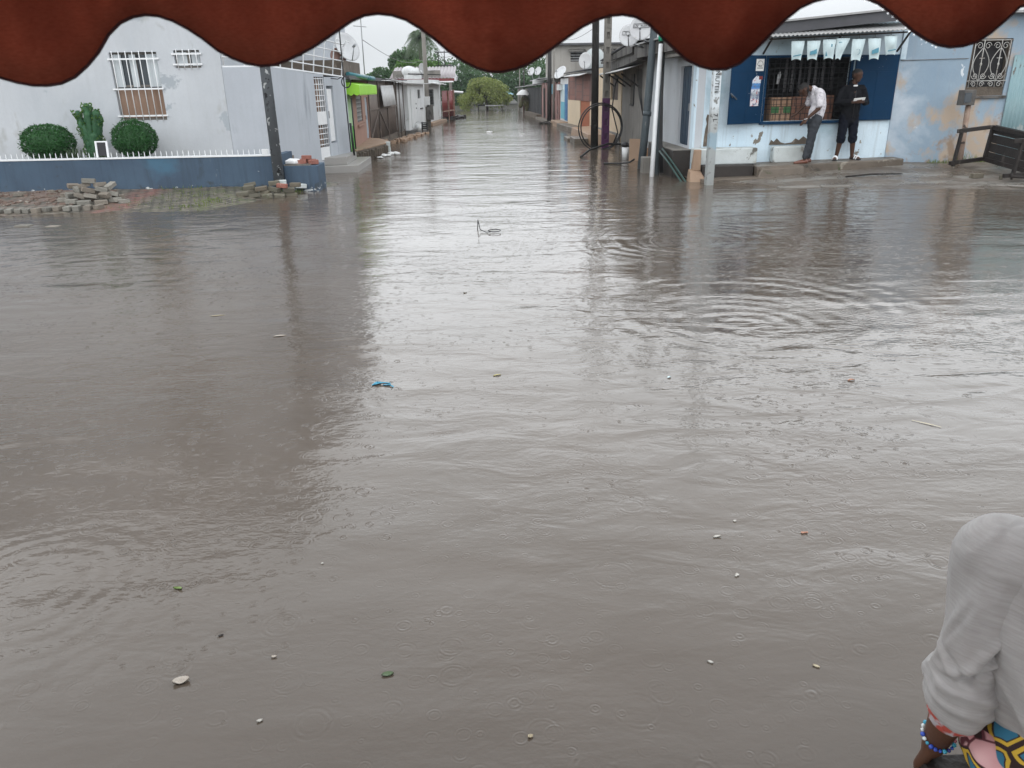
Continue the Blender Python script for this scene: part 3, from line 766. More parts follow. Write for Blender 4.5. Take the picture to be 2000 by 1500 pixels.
rail = lambda u, z, o=0: F2.p(u, 2.38 - .045 * u + z, o)
for i in range(8):
    u = .05 + i * .55
    m.tube([rail(u, 0, -.05), rail(u, .35, .0), rail(u, .7, .06), rail(u, .85, .16), rail(u, .8, .24)], .016, 6)
for z, o in ((.18, -.02), (.38, .005), (.58, .04), (.76, .09)):
    m.tube([rail(.02, z, o), rail(3.95, z, o)], .014, 6)
for i in range(3):
    x = -5.40 + i * .43; m.tube([(x, 17.54, 2.4), (x, 17.52, 3.15)], .016, 6)
for z in (.18, .58): m.tube([(-5.42, 17.53, 2.4 + z), (-4.45, 17.53, 2.4 + z)], .014, 6)
m.build('railing', M['white_paint'], yard)

# blue planter wall with spikes
pw = thing('planter_wall', 'low blue planter wall with white coping and a row of short white spikes', 'wall', (-7, 16, 0))
m = MB(); m.span(-16, -4.27, 16.0, 16.14, -.1, .70); m.span(-4.27, -4.272 + .13, 16.0, 17.3, -.1, .70)
m.build('wall', M['wall_blue'], pw)
m = MB(); m.span(-16, -4.12, 15.985, 16.16, .702, .728); m.build('coping', M['white_paint'], pw)
sp = MB(); sp.tube([(-9.66, 16.07, .72), (-9.66, 16.07, .80), (-9.66, 16.07, .835)], [.008, .007, .002], 6)
s0 = sp.build('spike', M['white_paint'], pw)
k = 1
while -9.66 + k * .108 < -4.45:
    if not (-7.68 < -9.66 + k * .108 < -7.42):
        s1 = s0.copy(); COL.objects.link(s1); s1.parent = pw; s1.matrix_parent_inverse = s0.matrix_parent_inverse
        s1.location = (k * .108, 0, rnd.uniform(-.008, .004)); s1.rotation_euler = (0, 0, 0)
    k += 1
m = MB(); m.span(-4.42, -4.30, 15.99, 16.1, .73, .83); m.build('post', M['white_paint'], pw)
tag(MB().span(-16, -4.15, 16.15, 17.49, -.1, .60).build('planting_bed', M['mud']), kind='structure')

bx = thing('planter_box', 'small dark blue masonry box at the end of the planter wall', 'planter', (-3.7, 16.3, 0))
m = MB(); m.span(-4.03, -3.36, 16.02, 16.75, -.1, .50); m.build('wall', M['wall_blue'], bx, bevel=.01)
m = MB(); m.span(-4.03, -3.50, 16.04, 16.72, .502, .525); m.build('top', M['concrete'], bx)

# steps before the gate
st = thing('gate_steps', 'two grey tiled steps rising out of the water to the white gate', 'steps', (-3.5, 20.5, 0))
m = MB(); m.hexa([(-4.0, 19.5, -.2), (-3.14, 19.65, -.2), (-3.16, 22.2, -.2), (-3.75, 22.2, -.2), (-4.0, 19.5, .17), (-3.14, 19.65, .17), (-3.16, 22.2, .17), (-3.75, 22.2, .17)])
m.build('lower_step', M['step_tile'], st, bevel=.01)
m = MB(); m.hexa([(-3.98, 19.72, .172), (-3.42, 19.82, .172), (-3.44, 21.5, .172), (-3.75, 21.5, .172), (-3.98, 19.72, .36), (-3.42, 19.82, .36), (-3.44, 21.5, .36), (-3.75, 21.5, .36)])
m.build('upper_step', M['step_tile'], st, bevel=.01)

# ---- plants in the bed
def ball_bush(label, c, r, sz, n):
    t = thing('clipped_bush', label, 'bush', (c[0], c[1], .6), 'clipped round bushes in the planter')
    m = MB(); m.tube([(c[0], c[1], .58), (c[0] + .02, c[1], c[2])], [.035, .02], 7)
    for k in range(9):
        d = Vector((rnd.gauss(0, 1), rnd.gauss(0, 1), rnd.gauss(0, .8))).normalized()
        m.tube([(c[0], c[1], c[2] - .1), Vector(c) + d * r * .8], [.015, .005], 5)
    m.build('stem', M['bark'], t)
    m = MB()
    m.ball(c, r * .82, (1, 1, sz), 16, 10)
    def fn():
        d = Vector((rnd.gauss(0, 1), rnd.gauss(0, 1), rnd.gauss(0, 1))).normalized()
        k = r * (1 + .07 * mnoise.noise(d * 3) + rnd.gauss(0, .025) + (.14 * rnd.random() if rnd.random() < .06 else 0))
        return Vector(c) + Vector((d.x * k, d.y * k, d.z * k * sz)), d
    leaf_cloud(m, fn, n, .062, aspect=.32)
    m.build('crown', M['leaf_bush'], t, fix=False)
ball_bush('wider flattened clipped green bush left of the spiky succulent', (-8.92, 16.75, .99), .49, .72, 5200)
ball_bush('rounder clipped green bush under the barred window', (-7.17, 16.75, 1.03), .415, .86, 4800)

cs = thing('column_succulent', 'upright branching green succulent between the two round bushes', 'plant', (-8.05, 16.8, .6))
m = MB()
for (dx, dy, z0, z1, r) in ((0, 0, .55, 1.74, .13), (.14, -.02, .6, 1.62, .10), (-.17, .02, .7, 1.60, .10), (.05, -.06, .55, 1.2, .13), (-.07, -.05, .6, 1.35, .11), (.11, -.07, .6, 1.45, .075), (-.13, -.05, .6, 1.42, .08), (.02, -.07, .9, 1.6, .08), (.19, .02, .9, 1.5, .07)):
    pts = []; rs = []
    for i in range(15):
        a = i / 14; z = z0 + (z1 - z0) * a
        pts.append((-8.03 + dx * (.3 + a), 16.8 + dy, z)); rs.append(r * (1 - .35 * a) * (1 + .16 * math.sin(i * 2.6 + dx * 40)) if i < 14 else r * .2)
    m.tube(pts, rs, 12)
m.build('stem', M['succulent'], cs)
m = MB()
def fn():
    a = rnd.random(); an = rnd.uniform(0, 6.28)
    dx = rnd.choice((0, .14, -.17, .05, -.07))
    d = Vector((math.cos(an), math.sin(an), .9)); tp = {0: 1.74, .14: 1.62, -.17: 1.6, .05: 1.25, -.07: 1.38}[dx]
    z = .65 + a * (tp - .65); rr = .115 * (1 - .35 * a) * (1 + .35 * math.sin(z * 16 + dx * 30))
    return Vector((-8.03 + dx * (.3 + a), 16.8, z)) + Vector((d.x, d.y, 0)) * rr, d
leaf_cloud(m, fn, 3200, .055)
m.build('leaves', M['leaf_mid'], cs, fix=False)
for i, (x, y, n, h_, lb) in enumerate([(-8.35, 16.5, 60, .34, 'low spiky grey plant left of the column succulent'), (-7.8, 16.45, 50, .28, 'low spiky plant beside the framed panel'),
                                    (-6.2, 16.6, 36, .12, 'thin dry creeping plant along the white coping')]):
    m = MB()
    for k in range(n):
        a = rnd.uniform(0, 6.28); l = Vector((math.cos(a), math.sin(a), 0)); L = h_ * rnd.uniform(.6, 1.2)
        b = Vector((x + rnd.gauss(0, .06 if i < 2 else .1), y + rnd.gauss(0, .04), .6)); s = Vector((-l.y, l.x, 0)) * .012
        m.add([b - s, b + s, b + l * L * .4 + V(0, 0, L * .7) + s * .6, b + l * L * .4 + V(0, 0, L * .7) - s * .6, b + l * L * .9 + V(0, 0, L * .8)], [(0, 1, 2, 3), (3, 2, 4)])
    tag(m.build('spiky_plant', M['leaf_palm'], None, fix=False), lb, 'plant')

pn_ = thing('framed_panel', 'small dark panel in a white frame leaning on the planter spikes', 'panel', (-7.55, 16.1, .72))
m = MB(); m.box((-7.55, 16.08, .90), (.17, .012, .27), 0, math.radians(-8)); m.build('panel', M['steel_dark'], pn_)
m = MB()
for sx_ in (-.105, .105): m.box((-7.55 + sx_, 16.07, .885), (.035, .03, .31), 0, math.radians(-8))
m.box((-7.55, 16.10, 1.028), (.245, .03, .025), 0, math.radians(-8)); m.build('frame', M['white_paint'], pn_)

# loose paving blocks ------------------------------------------------------
def block_mesh(name, mat, sx_=.21, sy=.105, sz=.08):
    m = MB(); m.box((0, 0, 0), (sx_, sy, sz)); o = m.build(name, mat, None, bevel=.009)
    return o
def place(o, first, x, y, z, rz, rx=0, ry=0, label=None, cat='paving block', group=None):
    c = o if first else o.copy()
    if not first: COL.objects.link(c)
    c.location = (x, y, z); c.rotation_euler = (rx, ry, rz); s = rnd.uniform(.9, 1.08); c.scale = (s, rnd.uniform(.92, 1.1), rnd.uniform(.9, 1.1))
    return tag(c, label, cat, group)
proto = block_mesh('paving_block', M['block'])
pile = [(-7.75, 14.65, .08, .3), (-7.52, 14.45, .08, -.2), (-7.25, 14.35, .08, .1), (-6.98, 14.42, .08, .5), (-6.80, 14.6, .08, -.4), (-7.7, 14.85, .08, 1.2), (-7.4, 14.8, .09, .4), (-7.1, 14.75, .09, -.3), (-6.85, 14.85, .08, .9),
        (-7.62, 14.7, .165, .9), (-7.4, 14.58, .165, -.1), (-7.18, 14.5, .165, .15), (-6.98, 14.6, .165, -.35), (-7.2, 14.8, .17, .8), (-6.9, 14.75, .165, .2),
        (-7.5, 14.75, .25, -.5), (-7.28, 14.65, .25, .6), (-7.05, 14.7, .25, .1), (-7.36, 14.7, .335, .4), (-7.1, 14.76, .33, 1.1), (-7.26, 14.7, .41, .2), (-6.93, 14.78, .30, 1.3), (-7.62, 14.82, .30, .7), (-6.6, 14.5, .07, .6)]
for i, (x, y, z, rz) in enumerate(pile):
    tl = .35 if z > .15 else .06
    place(proto, i == 0, x, y, hl(x, y) + z - .035, rz, rnd.uniform(-tl, tl), rnd.uniform(-tl, tl), 'pale grey paving block tumbled in the tall heap against the blue wall', group='paving blocks in the tall heap')
for i in range(11):
    x = -8.4 + i * .155 + rnd.uniform(-.02, .02); y = 13.72 + i * .028 + rnd.uniform(-.04, .04)
    place(proto, False, x, y, max(.03, hl(x, y) + .035), rnd.uniform(1.2, 1.9), rnd.uniform(-.06, .06), 0, 'wet paving block in the straight row along the water edge', group='paving blocks in the row at the water')
pr2 = block_mesh('paving_block', M['block_old'])
pile2 = [(-4.62, 15.05, .04, .1), (-4.38, 15.0, .04, -.15), (-4.16, 15.05, .04, .2), (-3.95, 15.12, .04, 0), (-4.5, 15.3, .04, .5), (-4.25, 15.3, .05, -.3), (-4.0, 15.35, .05, .2), (-3.78, 15.4, .05, .1),
         (-4.56, 15.3, .125, .05), (-4.32, 15.28, .125, .1), (-4.08, 15.3, .13, -.4), (-3.82, 15.38, .13, .2), (-4.12, 15.5, .21, .3), (-3.74, 15.6, .2, -.1), (-4.62, 15.6, .12, .3)]
for i, (x, y, z, rz) in enumerate(pile2):
    place(pr2, i == 0, x, y, hl(x, y) + z, rz, rnd.uniform(-.15, .15), rnd.uniform(-.15, .15), 'mossy brown paving block in the low stack at the foot of the torn-paper pole', group='mossy blocks in the low stack')
pr3 = block_mesh('red_brick', M['brick_red'])
place(pr3, True, -3.93, 15.33, hl(-3.93, 15.33) + .21, -.1, 0, .1, 'single red brick lying on the low stack of mossy blocks', 'brick')
for i, (x, y, z, rz, c_) in enumerate([(-3.72, 16.2, .56, .2, 0), (-3.55, 16.35, .56, -.3, 0), (-3.78, 16.42, .56, .8, 0), (-3.62, 16.3, .64, .1, 0), (-3.47, 16.2, .555, .4, 0)]):
    place(pr3, False, x, y, z, rz, rnd.uniform(-.08, .08), rnd.uniform(-.08, .08), 'red brick piled on top of the small blue masonry box', 'brick', 'red bricks on the blue box')
pr4 = block_mesh('pale_block', M['ledge_white'])
place(pr4, True, -4.02, 15.62, hl(-4, 15.6) + .22, .15, .05, 0, 'whitish block on the back of the low stack beside the pole', 'paving block')
place(pr4, False, -3.72, 15.95, hl(-3.7, 15.9) + .12, .6, .05, .1, 'whitish block leaning against the small blue box', 'paving block')
m = MB(); m.prism([(-4.02, 16.12, .53), (-3.83, 16.06, .53), (-3.72, 16.2, .53), (-3.8, 16.5, .53), (-4.0, 16.45, .55)], (0, .0, .07))
tag(m.build('folded_sack', M['white_cloth'], None, bevel=.02), 'folded white sack lying on the small blue box', 'sack')
# broken slabs, rubble chips at the far left
cp = MB()
for _ in range(150):
    x = rnd.uniform(-9.9, -7.2); y = rnd.uniform(14.4, 15.9); z = hl(x, y)
    if z < .01: continue
    s = rnd.uniform(.02, .075); cp.box((x, y, z + s * .15), (s * 1.6, s, s * .55), rnd.uniform(0, 3), rnd.uniform(-.3, .3), rnd.uniform(-.3, .3))
M['rubble'] = weather('dull_rubble', (.20, .135, .11), (.15, .12, .10), 4, [((.3, .28, .24), 5, .58, .05)], bump=.5)
tag(cp.build('rubble', M['rubble'], fix=False), 'broken red and grey rubble strewn before the blue wall', 'rubble', kind='stuff')
sl = MB()
for (x, y, s) in [(-8.0, 15.2, .3), (-7.75, 15.0, .22), (-9.0, 15.45, .3), (-8.5, 15.7, .2), (-9.3, 15.1, .24)]:
    z = hl(x, y); n = 6
    ang = sorted(rnd.uniform(0, 6.28) for _ in range(n))
    o = MB(); o.prism([(x + math.cos(a) * s * .5, y + math.sin(a) * s * .35, z) for a in ang], (0, 0, rnd.uniform(.04, .07)))
    tag(o.build('broken_slab', M['block'], None, bevel=.006), 'flat broken concrete slab lying among the red rubble', 'slab', 'broken slabs among the rubble')
# two slabs awash in the water at the left
for (x, y, s, lb) in [(-7.25, 12.35, .24, 'pale flat stone awash in the water at far left'), (-6.75, 12.25, .2, 'second submerged flat stone right of the pale one')]:
    o = MB(); o.prism([(x - s * .5, y - .05, -.05), (x + s * .45, y - .08, -.05), (x + s * .5, y + .08, -.05), (x - s * .4, y + .1, -.05)], (0, 0, .065 if s > .22 else .055))
    tag(o.build('flat_stone', M['block'], None, bevel=.008), lb, 'stone')

# torn-paper pole on the left corner
pl = thing('utility_pole', 'dark grey pole with torn white paper scraps at the end of the blue wall', 'pole', (-4.19, 15.82, 0))
m = MB(); m.tube([(-4.105, 15.85, -.2), (-4.115, 15.85, 3), (-4.12, 15.85, 6.5)], [.105, .098, .085], 16); m.build('shaft', M['pole_wood'], pl)
# black cable that drops down the gate pillar, with a coil
cb = MB(); cb.tube([(-3.47, 20.7, 7.0), (-3.47, 20.7, 3.4), (-3.47, 20.72, 2.2), (-3.47, 20.75, 1.5), (-3.46, 20.8, .4)], .016, 7)
pts = [(-3.40 + .11 * math.cos(a), 20.62, 2.08 + .13 * math.sin(a)) for a in [i * .35 for i in range(20)]]
cb.tube(pts, .014, 7); cb.tube([(-3.9, 20.4, 2.2), (-3.6, 20.6, 2.15), (-3.5, 20.62, 2.2)], .012, 6)
tag(cb.build('power_cable', M['black'], None), 'black cable with a small coil hanging down beside the white door', 'cable')
cd = MB(); cd.tube([(-3.44, 20.95, 1.1), (-3.42, 21.0, .3)], .03, 8)
tag(cd.build('conduit_pipe', M['steel_dark'], None), 'short dark conduit pipe at the base of the grey gate pillar', 'pipe')
# ---------------------------------------------------------------- LEFT ROW along the street
def dish(name, label, c, aim, r, mat_front, parent_group=None, mount=None, text=None, squash=1.1):
    """satellite dish: bowl, feed arm with head, mounting post"""
    c = Vector(c); a = Vector(aim).normalized()
    t = thing('satellite_dish', label, 'satellite dish', c, parent_group)
    u = a.cross(Vector((0, 0, 1))).normalized(); w = u.cross(a).normalized()
    m = MB(); n = 28; vs = []; fs = []
    for side in (0, 1):
        for j in range(7):
            q = j / 6
            for k in range(n):
                th = 2 * math.pi * k / n
                vs.append(c + (u * math.cos(th) + w * math.sin(th) * squash) * r * q + a * (r * .22 * q * q - side * .012))
    off = 7 * n
    for j in range(6):
        for k in range(n):
            k2 = (k + 1) % n
            fs.append((j * n + k, j * n + k2, (j + 1) * n + k2, (j + 1) * n + k))
            fs.append((off + j * n + k, off + (j + 1) * n + k, off + (j + 1) * n + k2, off + j * n + k2))
    for k in range(n):
        k2 = (k + 1) % n; fs.append((6 * n + k, 6 * n + k2, off + 6 * n + k2, off + 6 * n + k))
    m.add(vs, fs, True); m.build('reflector', mat_front, t, fix=False)
    m = MB(); foc = c + a * r * .95 - w * r * .35
    m.tube([c - w * r * squash * .97 + a * r * .2, foc], .014, 6)
    m.tube([foc - a * .05, foc + a * .07], .032, 10); m.build('feed_arm', M['steel'], t)
    m = MB(); b = c - a * .10
    m.tube([c - a * .01, b], .03, 8)
    foot = Vector(mount) if mount else b - V(0, 0, r * 1.3)
    m.tube([b, V(b.x, b.y, (b.z + foot.z) * .5), foot], .022, 8); m.build('mount', M['steel'], t)
    if text:
        R = Matrix((( -u.x, w.x, a.x, 0), (-u.y, w.y, a.y, 0), (-u.z, w.z, a.z, 0), (0, 0, 0, 1)))
        R = Matrix((( u.x, w.x, -u.cross(w).x * -1, 0), (u.y, w.y, u.cross(w).y, 0), (u.z, w.z, u.cross(w).z, 0), (0, 0, 0, 1)))
        if u.cross(w).dot(a) < 0: R = Matrix(((-u.x, w.x, a.x, 0), (-u.y, w.y, a.y, 0), (-u.z, w.z, a.z, 0), (0, 0, 0, 1)))
        pos = c + a * (r * .12) + w * r * .25
        tm = text_mesh('lettering', text, r * .26, M['steel_dark'], t, Matrix.Translation(pos) @ R)
        fm = MB(); X = R.col[0].to_3d(); Yv = R.col[1].to_3d()
        for sgn in (-1, 1): fm.bar(pos + Yv * sgn * r * .17 - X * r * .68, pos + Yv * sgn * r * .17 + X * r * .68, .006, .01)
        for sgn in (-1, 1): fm.bar(pos + X * sgn * r * .68 - Yv * r * .17, pos + X * sgn * r * .68 + Yv * r * .17, .006, .01)
        fm.build('lettering_frame', M['steel_dark'], t)
    return t

# green and pink shop
gs_ = thing('green_shop', 'low shop painted green and pink under a lime green awning', 'shop', (-4.2, 24.5, 0))
FG = Fr((-3.66, 21.6), (-3.93, 27.95))
win = (2.75, 4.35, .98, 1.72); dor = (5.22, 6.28, .36, 1.66)
m = MB(); FG.shell(m, -.1, 2.15, 5.0, .16, (win, dor), u0=1.62); m.build('wall', M['pinkwall'], gs_)
m = MB(); FG.box(m, .0, 1.62, -.1, .95, -.2, .02); m.build('plinth', M['green'], gs_)
m = MB(); FG.box(m, .0, 1.615, .952, 2.15, -.2, .0); m.build('pillar', weather('pale_green_paint', (.42, .60, .36), (.36, .52, .31), 2, [((.1, .35, .06), 2.4, .6, .1)]), gs_)
w = MB()
for k in range(7):
    u = win[0] + (win[1] - win[0]) * (k + .5) / 7; FG.box(w, u - .02, u + .02, win[2], win[3], -.06, -.03)
for k in range(6):
    z = win[2] + (win[3] - win[2]) * (k + .5) / 6; FG.box(w, win[0], win[1], z - .018, z + .018, -.065, -.035)
    for j in range(7):
        u = win[0] + (win[1] - win[0]) * (j + (.25 if k % 2 else .75)) / 7; FG.box(w, u - .05, u + .05, z + .02, z + .06, -.055, -.035)
wo = w.build('window', M['zinc'], gs_)
m = MB(); FG.box(m, win[0], win[1], win[2], win[3], -.14, -.13); m.build('pane', M['glass'], wo)
m = MB(); FG.box(m, win[0] - .1, win[1] + .2, win[2] - .12, win[2] - .06, 0, .06); m.build('sill', M['pinkwall'], gs_)
m = MB(); FG.box(m, dor[0], dor[1], dor[2], dor[3], -.1, -.05)
FG.box(m, dor[0] + .1, dor[1] - .1, 1.05, 1.5, -.05, -.035); FG.box(m, dor[0] + .1, dor[1] - .1, .5, .95, -.05, -.035)
do = m.build('door', weather('pale_blue_door', (.33, .38, .42), (.28, .32, .36), 3, [((.1, .12, .15), 6, .62, .05)]), gs_)
m = MB(); FG.box(m, dor[0] + .12, dor[0] + .16, .98, 1.1, -.035, .0); m.build('handle', M['steel_dark'], do)
m = MB(); m.span(-8.5, -3.45, 21.5, 28.2, 2.153, 2.25); m.build('roof', M['roof_dark'], gs_)
m = MB(); m.span(-5.4, -3.62, 21.45, 24.6, 2.253, 2.62); m.build('parapet', M['stone'], gs_)
# awning: boxy, scalloped lower edge
aw = MB()
x0, x1, ya, yb, zt, zb = -3.72, -3.26, 21.75, 25.3, 2.02, 1.80
def scallop(P, Q, nrm, n, ztop, zbot):
    P, Q = Vector(P), Vector(Q); k = n * 6; vs = []; fs = []
    for side in (0, 1):
        for i in range(k + 1):
            a = i / k; b = P + (Q - P) * a - Vector(nrm) * .01 * side
            vs.append(b + V(0, 0, ztop)); vs.append(b + V(0, 0, zbot - .045 * abs(math.sin(math.pi * n * a))))
    o = 2 * (k + 1)
    for i in range(k):
        q = 2 * i; fs.append((q, q + 2, q + 3, q + 1)); fs.append((o + q, o + q + 1, o + q + 3, o + q + 2)); fs.append((q + 1, q + 3, o + q + 3, o + q + 1))
    return vs, fs
aw.add(*scallop((x0, ya, 0), (x1, ya, 0), (0, -1, 0), 3, zt - .03, zb)); aw.add(*scallop((x1, ya, 0), (x1, yb, 0), (1, 0, 0), 16, zt - .03, zb))
aw.hexa([(x0, ya, zt - .03), (x1, ya, zt - .03), (x1, yb, zt - .03), (x0, yb, zt - .03), (x0, ya, zt + .09), (x1, ya, zt - .01), (x1, yb, zt - .01), (x0, yb, zt + .09)])
aw.build('awning', M['lime'], gs_, fix=False)
m = MB(); m.tube([(-3.55, 21.9, 2.29), (-3.36, 24.3, 2.22)], .055, 10); m.tube([(-3.38, 24.1, 2.22), (-3.32, 25.2, 2.20)], .062, 10)
tag(m.build('rolled_tarpaulin', M['teal'], None), 'rolled teal tarpaulin lying above the lime awning', 'tarpaulin')
m = MB(); m.tube([(-3.5, 21.8, 1.7), (-3.5, 21.85, .4)], .02, 6); tag(m.build('drain_pipe', M['steel_dark'], None), 'thin dark pipe on the green pillar under the awning', 'pipe')
dish('satellite_dish', 'big white dish with rusty rim on the parapet behind the black cable', (-3.70, 22.9, 2.96), (.62, -.62, .42), .37, M['dish'], mount=(-3.78, 23.0, 2.6))
dish('satellite_dish', 'rusty brown dish half hidden below the big white dish', (-3.92, 22.75, 2.72), (.5, -.8, .25), .22, M['dish_back'], mount=(-3.9, 22.9, 2.6))
m = MB(); m.tube([(-3.35, 23.6, 2.3), (-3.34, 23.6, 3.75)], .014, 6); m.tube([(-3.55, 23.6, 3.55), (-3.2, 23.6, 3.52)], .008, 5)
for k in range(6): m.tube([(-3.55 + k * .065, 23.5, 3.55 - k * .006), (-3.55 + k * .065, 23.7, 3.55 - k * .006)], .005, 5)
tag(m.build('tv_antenna', M['steel'], None), 'thin rooftop antenna mast right of the big white dish', 'antenna')

# rough stone platform in front of the pink wall
pf = thing('stone_platform', 'rough brown stone platform with a flat top in front of the pink wall', 'platform', (-3.5, 24.5, 0))
poly = [(-3.7, 22.25), (-3.55, 22.2), (-3.08, 25.2), (-3.06, 25.9), (-3.6, 27.6), (-3.95, 27.9)]
m = MB(); m.prism([(x, y, -.2) for x, y in poly], (0, 0, .50)); m.build('base', M['stone'], pf)
m = MB(); m.prism([(x, y, .302) for x, y in poly], (0, 0, .045)); m.build('top', M['clay'], pf, bevel=.01)
m = MB()
for k in range(14):
    a = k / 13; x = -3.55 + .47 * a + .02; y = 22.25 + 2.9 * a
    m.box((x, y, .13), (.07, rnd.uniform(.16, .24), rnd.uniform(.2, .32)), .16 + rnd.uniform(-.05, .05))
m.build('facing', M['stone'], pf, bevel=.02)
m = MB(); m.box((-3.05, 25.35, .15), (.14, .3, .42)); tag(m.build('white_block', M['ledge_white'], None, bevel=.015), 'upright whitewashed block at the corner of the stone platform', 'block')
for i, (x, y, s, lb, nm) in enumerate([(-3.0, 24.3, .16, 'crumpled white plastic bag floating by the stone platform', 'plastic_bag'), (-3.1, 23.6, .10, 'small white plastic bottle floating below the platform', 'plastic_bottle'), (-2.85, 24.9, .2, 'long torn white sheet of plastic in the water by the white block', 'plastic_sheet'), (-3.05, 24.6, .12, 'dark plastic heap against the platform foot', 'plastic_heap')]):
    m = MB()
    for k in range(5): m.ball((x + rnd.uniform(-s, s) * .7, y + rnd.uniform(-s, s), .03), s * rnd.uniform(.3, .55), (1.2, 1, .6), 8, 6)
    tag(m.build(nm, M['white_cloth'] if i != 3 else M['steel_dark'], None), lb, 'litter')

# brown tin shack
ts = thing('tin_shack', 'rusty brown sheet metal shack with pale corrugated sheets hanging from its eave', 'shack', (-4.2, 32, 0))
FT = Fr((-3.94, 28.0), (-3.62, 36.6))
m = MB()
for k, (u0, u1, z1) in enumerate([(0, 2.0, 2.2), (2.02, 4.0, 2.2), (4.02, 6.4, 2.2)]):
    m.corr(FT.p(u0, .2, .0), FT.p(u1, .2, .0) - FT.p(u0, .2, 0), V(0, 0, z1 - .2), .12, .008)
m.build('wall', M['brownsheet'], ts, fix=False)
m = MB()
for u in (0.02, 2.0, 4.0, 6.4): FT.box(m, u, u + .05, .1, 2.2, .012, .05)
FT.box(m, 0, 6.45, 1.22, 1.27, .013, .045); m.bar(FT.p(.05, .3, .03), FT.p(1.95, 1.2, .03), .03, .05); m.bar(FT.p(2.1, 1.2, .03), FT.p(3.95, .3, .03), .03, .05)
m.build('frame', M['brownsheet'], ts)
FT2 = Fr((-3.94, 28.0), (-3.60, 36.6))
m = MB(); m.corr(FT.p(6.5, .15, .02), FT.p(8.5, .15, .02) - FT.p(6.5, .15, .02), V(0, 0, 2.0), .15, .012); m.build('panel', M['zinc'], ts, fix=False)
m = MB()
for u in (6.42, 7.3, 8.5): m.tube([FT.p(u, -.1, .06), FT.p(u, 2.25, .06)], .02, 7)
m.build('post', M['brownsheet'], ts)
m = MB(); m.corr(FT.p(-.1, 2.40, -2.5), FT.p(8.7, 2.40, -2.5) - FT.p(-.1, 2.40, -2.5), FT.N * 2.75 + V(0, 0, -.16), .12, .015); m.build('roof', M['roof_dark'], ts, fix=False)
m = MB(); m.corr(FT.p(2.1, 1.30, .20), FT.p(4.9, 1.32, .24) - FT.p(2.1, 1.30, .20), V(0, 0, .72) - FT.N * .08, .30, .05, jit=.01); m.build('hanging_sheet', M['zinc_light'], ts, fix=False)
m = MB(); FT.box(m, -.1, 8.7, -.2, .2, -.25, .012); m.build('plinth', M['stone'], ts)
m = MB()
for k in range(5):
    u = 4.0 + k * .9; m.corr(FT.p(u, 2.27 - .02 * k, .02), FT.p(u + 1.1, 2.25, .02) - FT.p(u, 2.27, .02), FT.N * .35 + V(0, 0, -.05 - .02 * (k % 2)), .15, .02)
m.build('eave_sheet', M['zinc_light'], ts, fix=False)
# flat stones used as steps in front of it
for k in range(60):
    a = rnd.random(); x = -3.62 + .9 * a + rnd.uniform(-.25, .2); y = 28.9 + 7.0 * a + rnd.uniform(-.8, .8)
    x = min(x, -2.72 + .05 * (y - 34)); z = .02 + .10 * (1 - a) * rnd.random()
    o = MB(); n = 6; ang = sorted(rnd.uniform(0, 6.28) for _ in range(n)); s = rnd.uniform(.14, .32)
    o.prism([(x + math.cos(q) * s * .45, y + math.sin(q) * s * .8, z - .06) for q in ang], (0, 0, .11))
    tag(o.build('flat_stone', M['clay'], None, bevel=.012), 'light brown flat stone in the rough heap before the tin shack', 'stone', 'flat stones before the tin shack')

# white panelled shack with a narrow door
ws = thing('white_shack', 'narrow white sheet clad shack with a small dark window between tin shack and pole', 'shack', (-3.6, 39.5, 0))
FW = Fr((-3.40, 36.9), (-3.05, 41.9))
m = MB(); FW.shell(m, .12, 2.1, 3.5, .1, ((3.0, 3.9, 1.45, 1.85),)); m.build('wall', M['white_dull'], ws)
m = MB(); FW.box(m, .7, 2.3, .2, 1.9, .002, .03); d0 = m.build('door', M['white_dull'], ws)
m = MB()
for z in (1.0, 1.2): FW.box(m, 2.05, 2.15, z, z + .06, .03, .05)
FW.box(m, 3.6, 4.4, .95, 1.0, .002, .04); m.build('handle', M['steel_dark'], d0)
m = MB(); FW.box(m, 3.0, 3.9, 1.45, 1.85, -.08, -.06); m.build('window', M['steel_dark'], ws)
m = MB(); m.corr(FW.p(-.2, 2.22, -3.4), FW.p(5.4, 2.22, -3.4) - FW.p(-.2, 2.22, -3.4), FW.N * 3.75 + V(0, 0, -.1), .15, .02); m.build('roof', M['zinc_light'], ws, fix=False)
for i, (x, y, lb, nm, mt, s) in enumerate([(-3.1, 38.3, 'white bucket standing at the foot of the white shack', 'bucket', 'white_dull', .14), (-2.95, 40.2, 'dark crate at the foot of the white shack', 'crate', 'steel_dark', .16)]):
    o = thing(nm, lb, nm, (x, y, .1))
    if nm == 'bucket':
        m = MB(); m.tube([(x, y, .0), (x, y, .34)], [s * .8, s], 14); m.build('body', M[mt], o)
        m = MB(); m.tube([(x + s * math.cos(a), y, .34 + .1 * math.sin(a)) for a in [k * .314 for k in range(11)]], .008, 5); m.build('handle', M['steel'], o)
    else:
        m = MB()
        for k in range(4): m.box((x, y, .06 + k * .085), (.3, .42, .05))
        for dx in (-.13, .13):
            for dy in (-.19, .19): m.box((x + dx, y + dy, .18), (.035, .035, .36))
        m.build('body', M[mt], o)

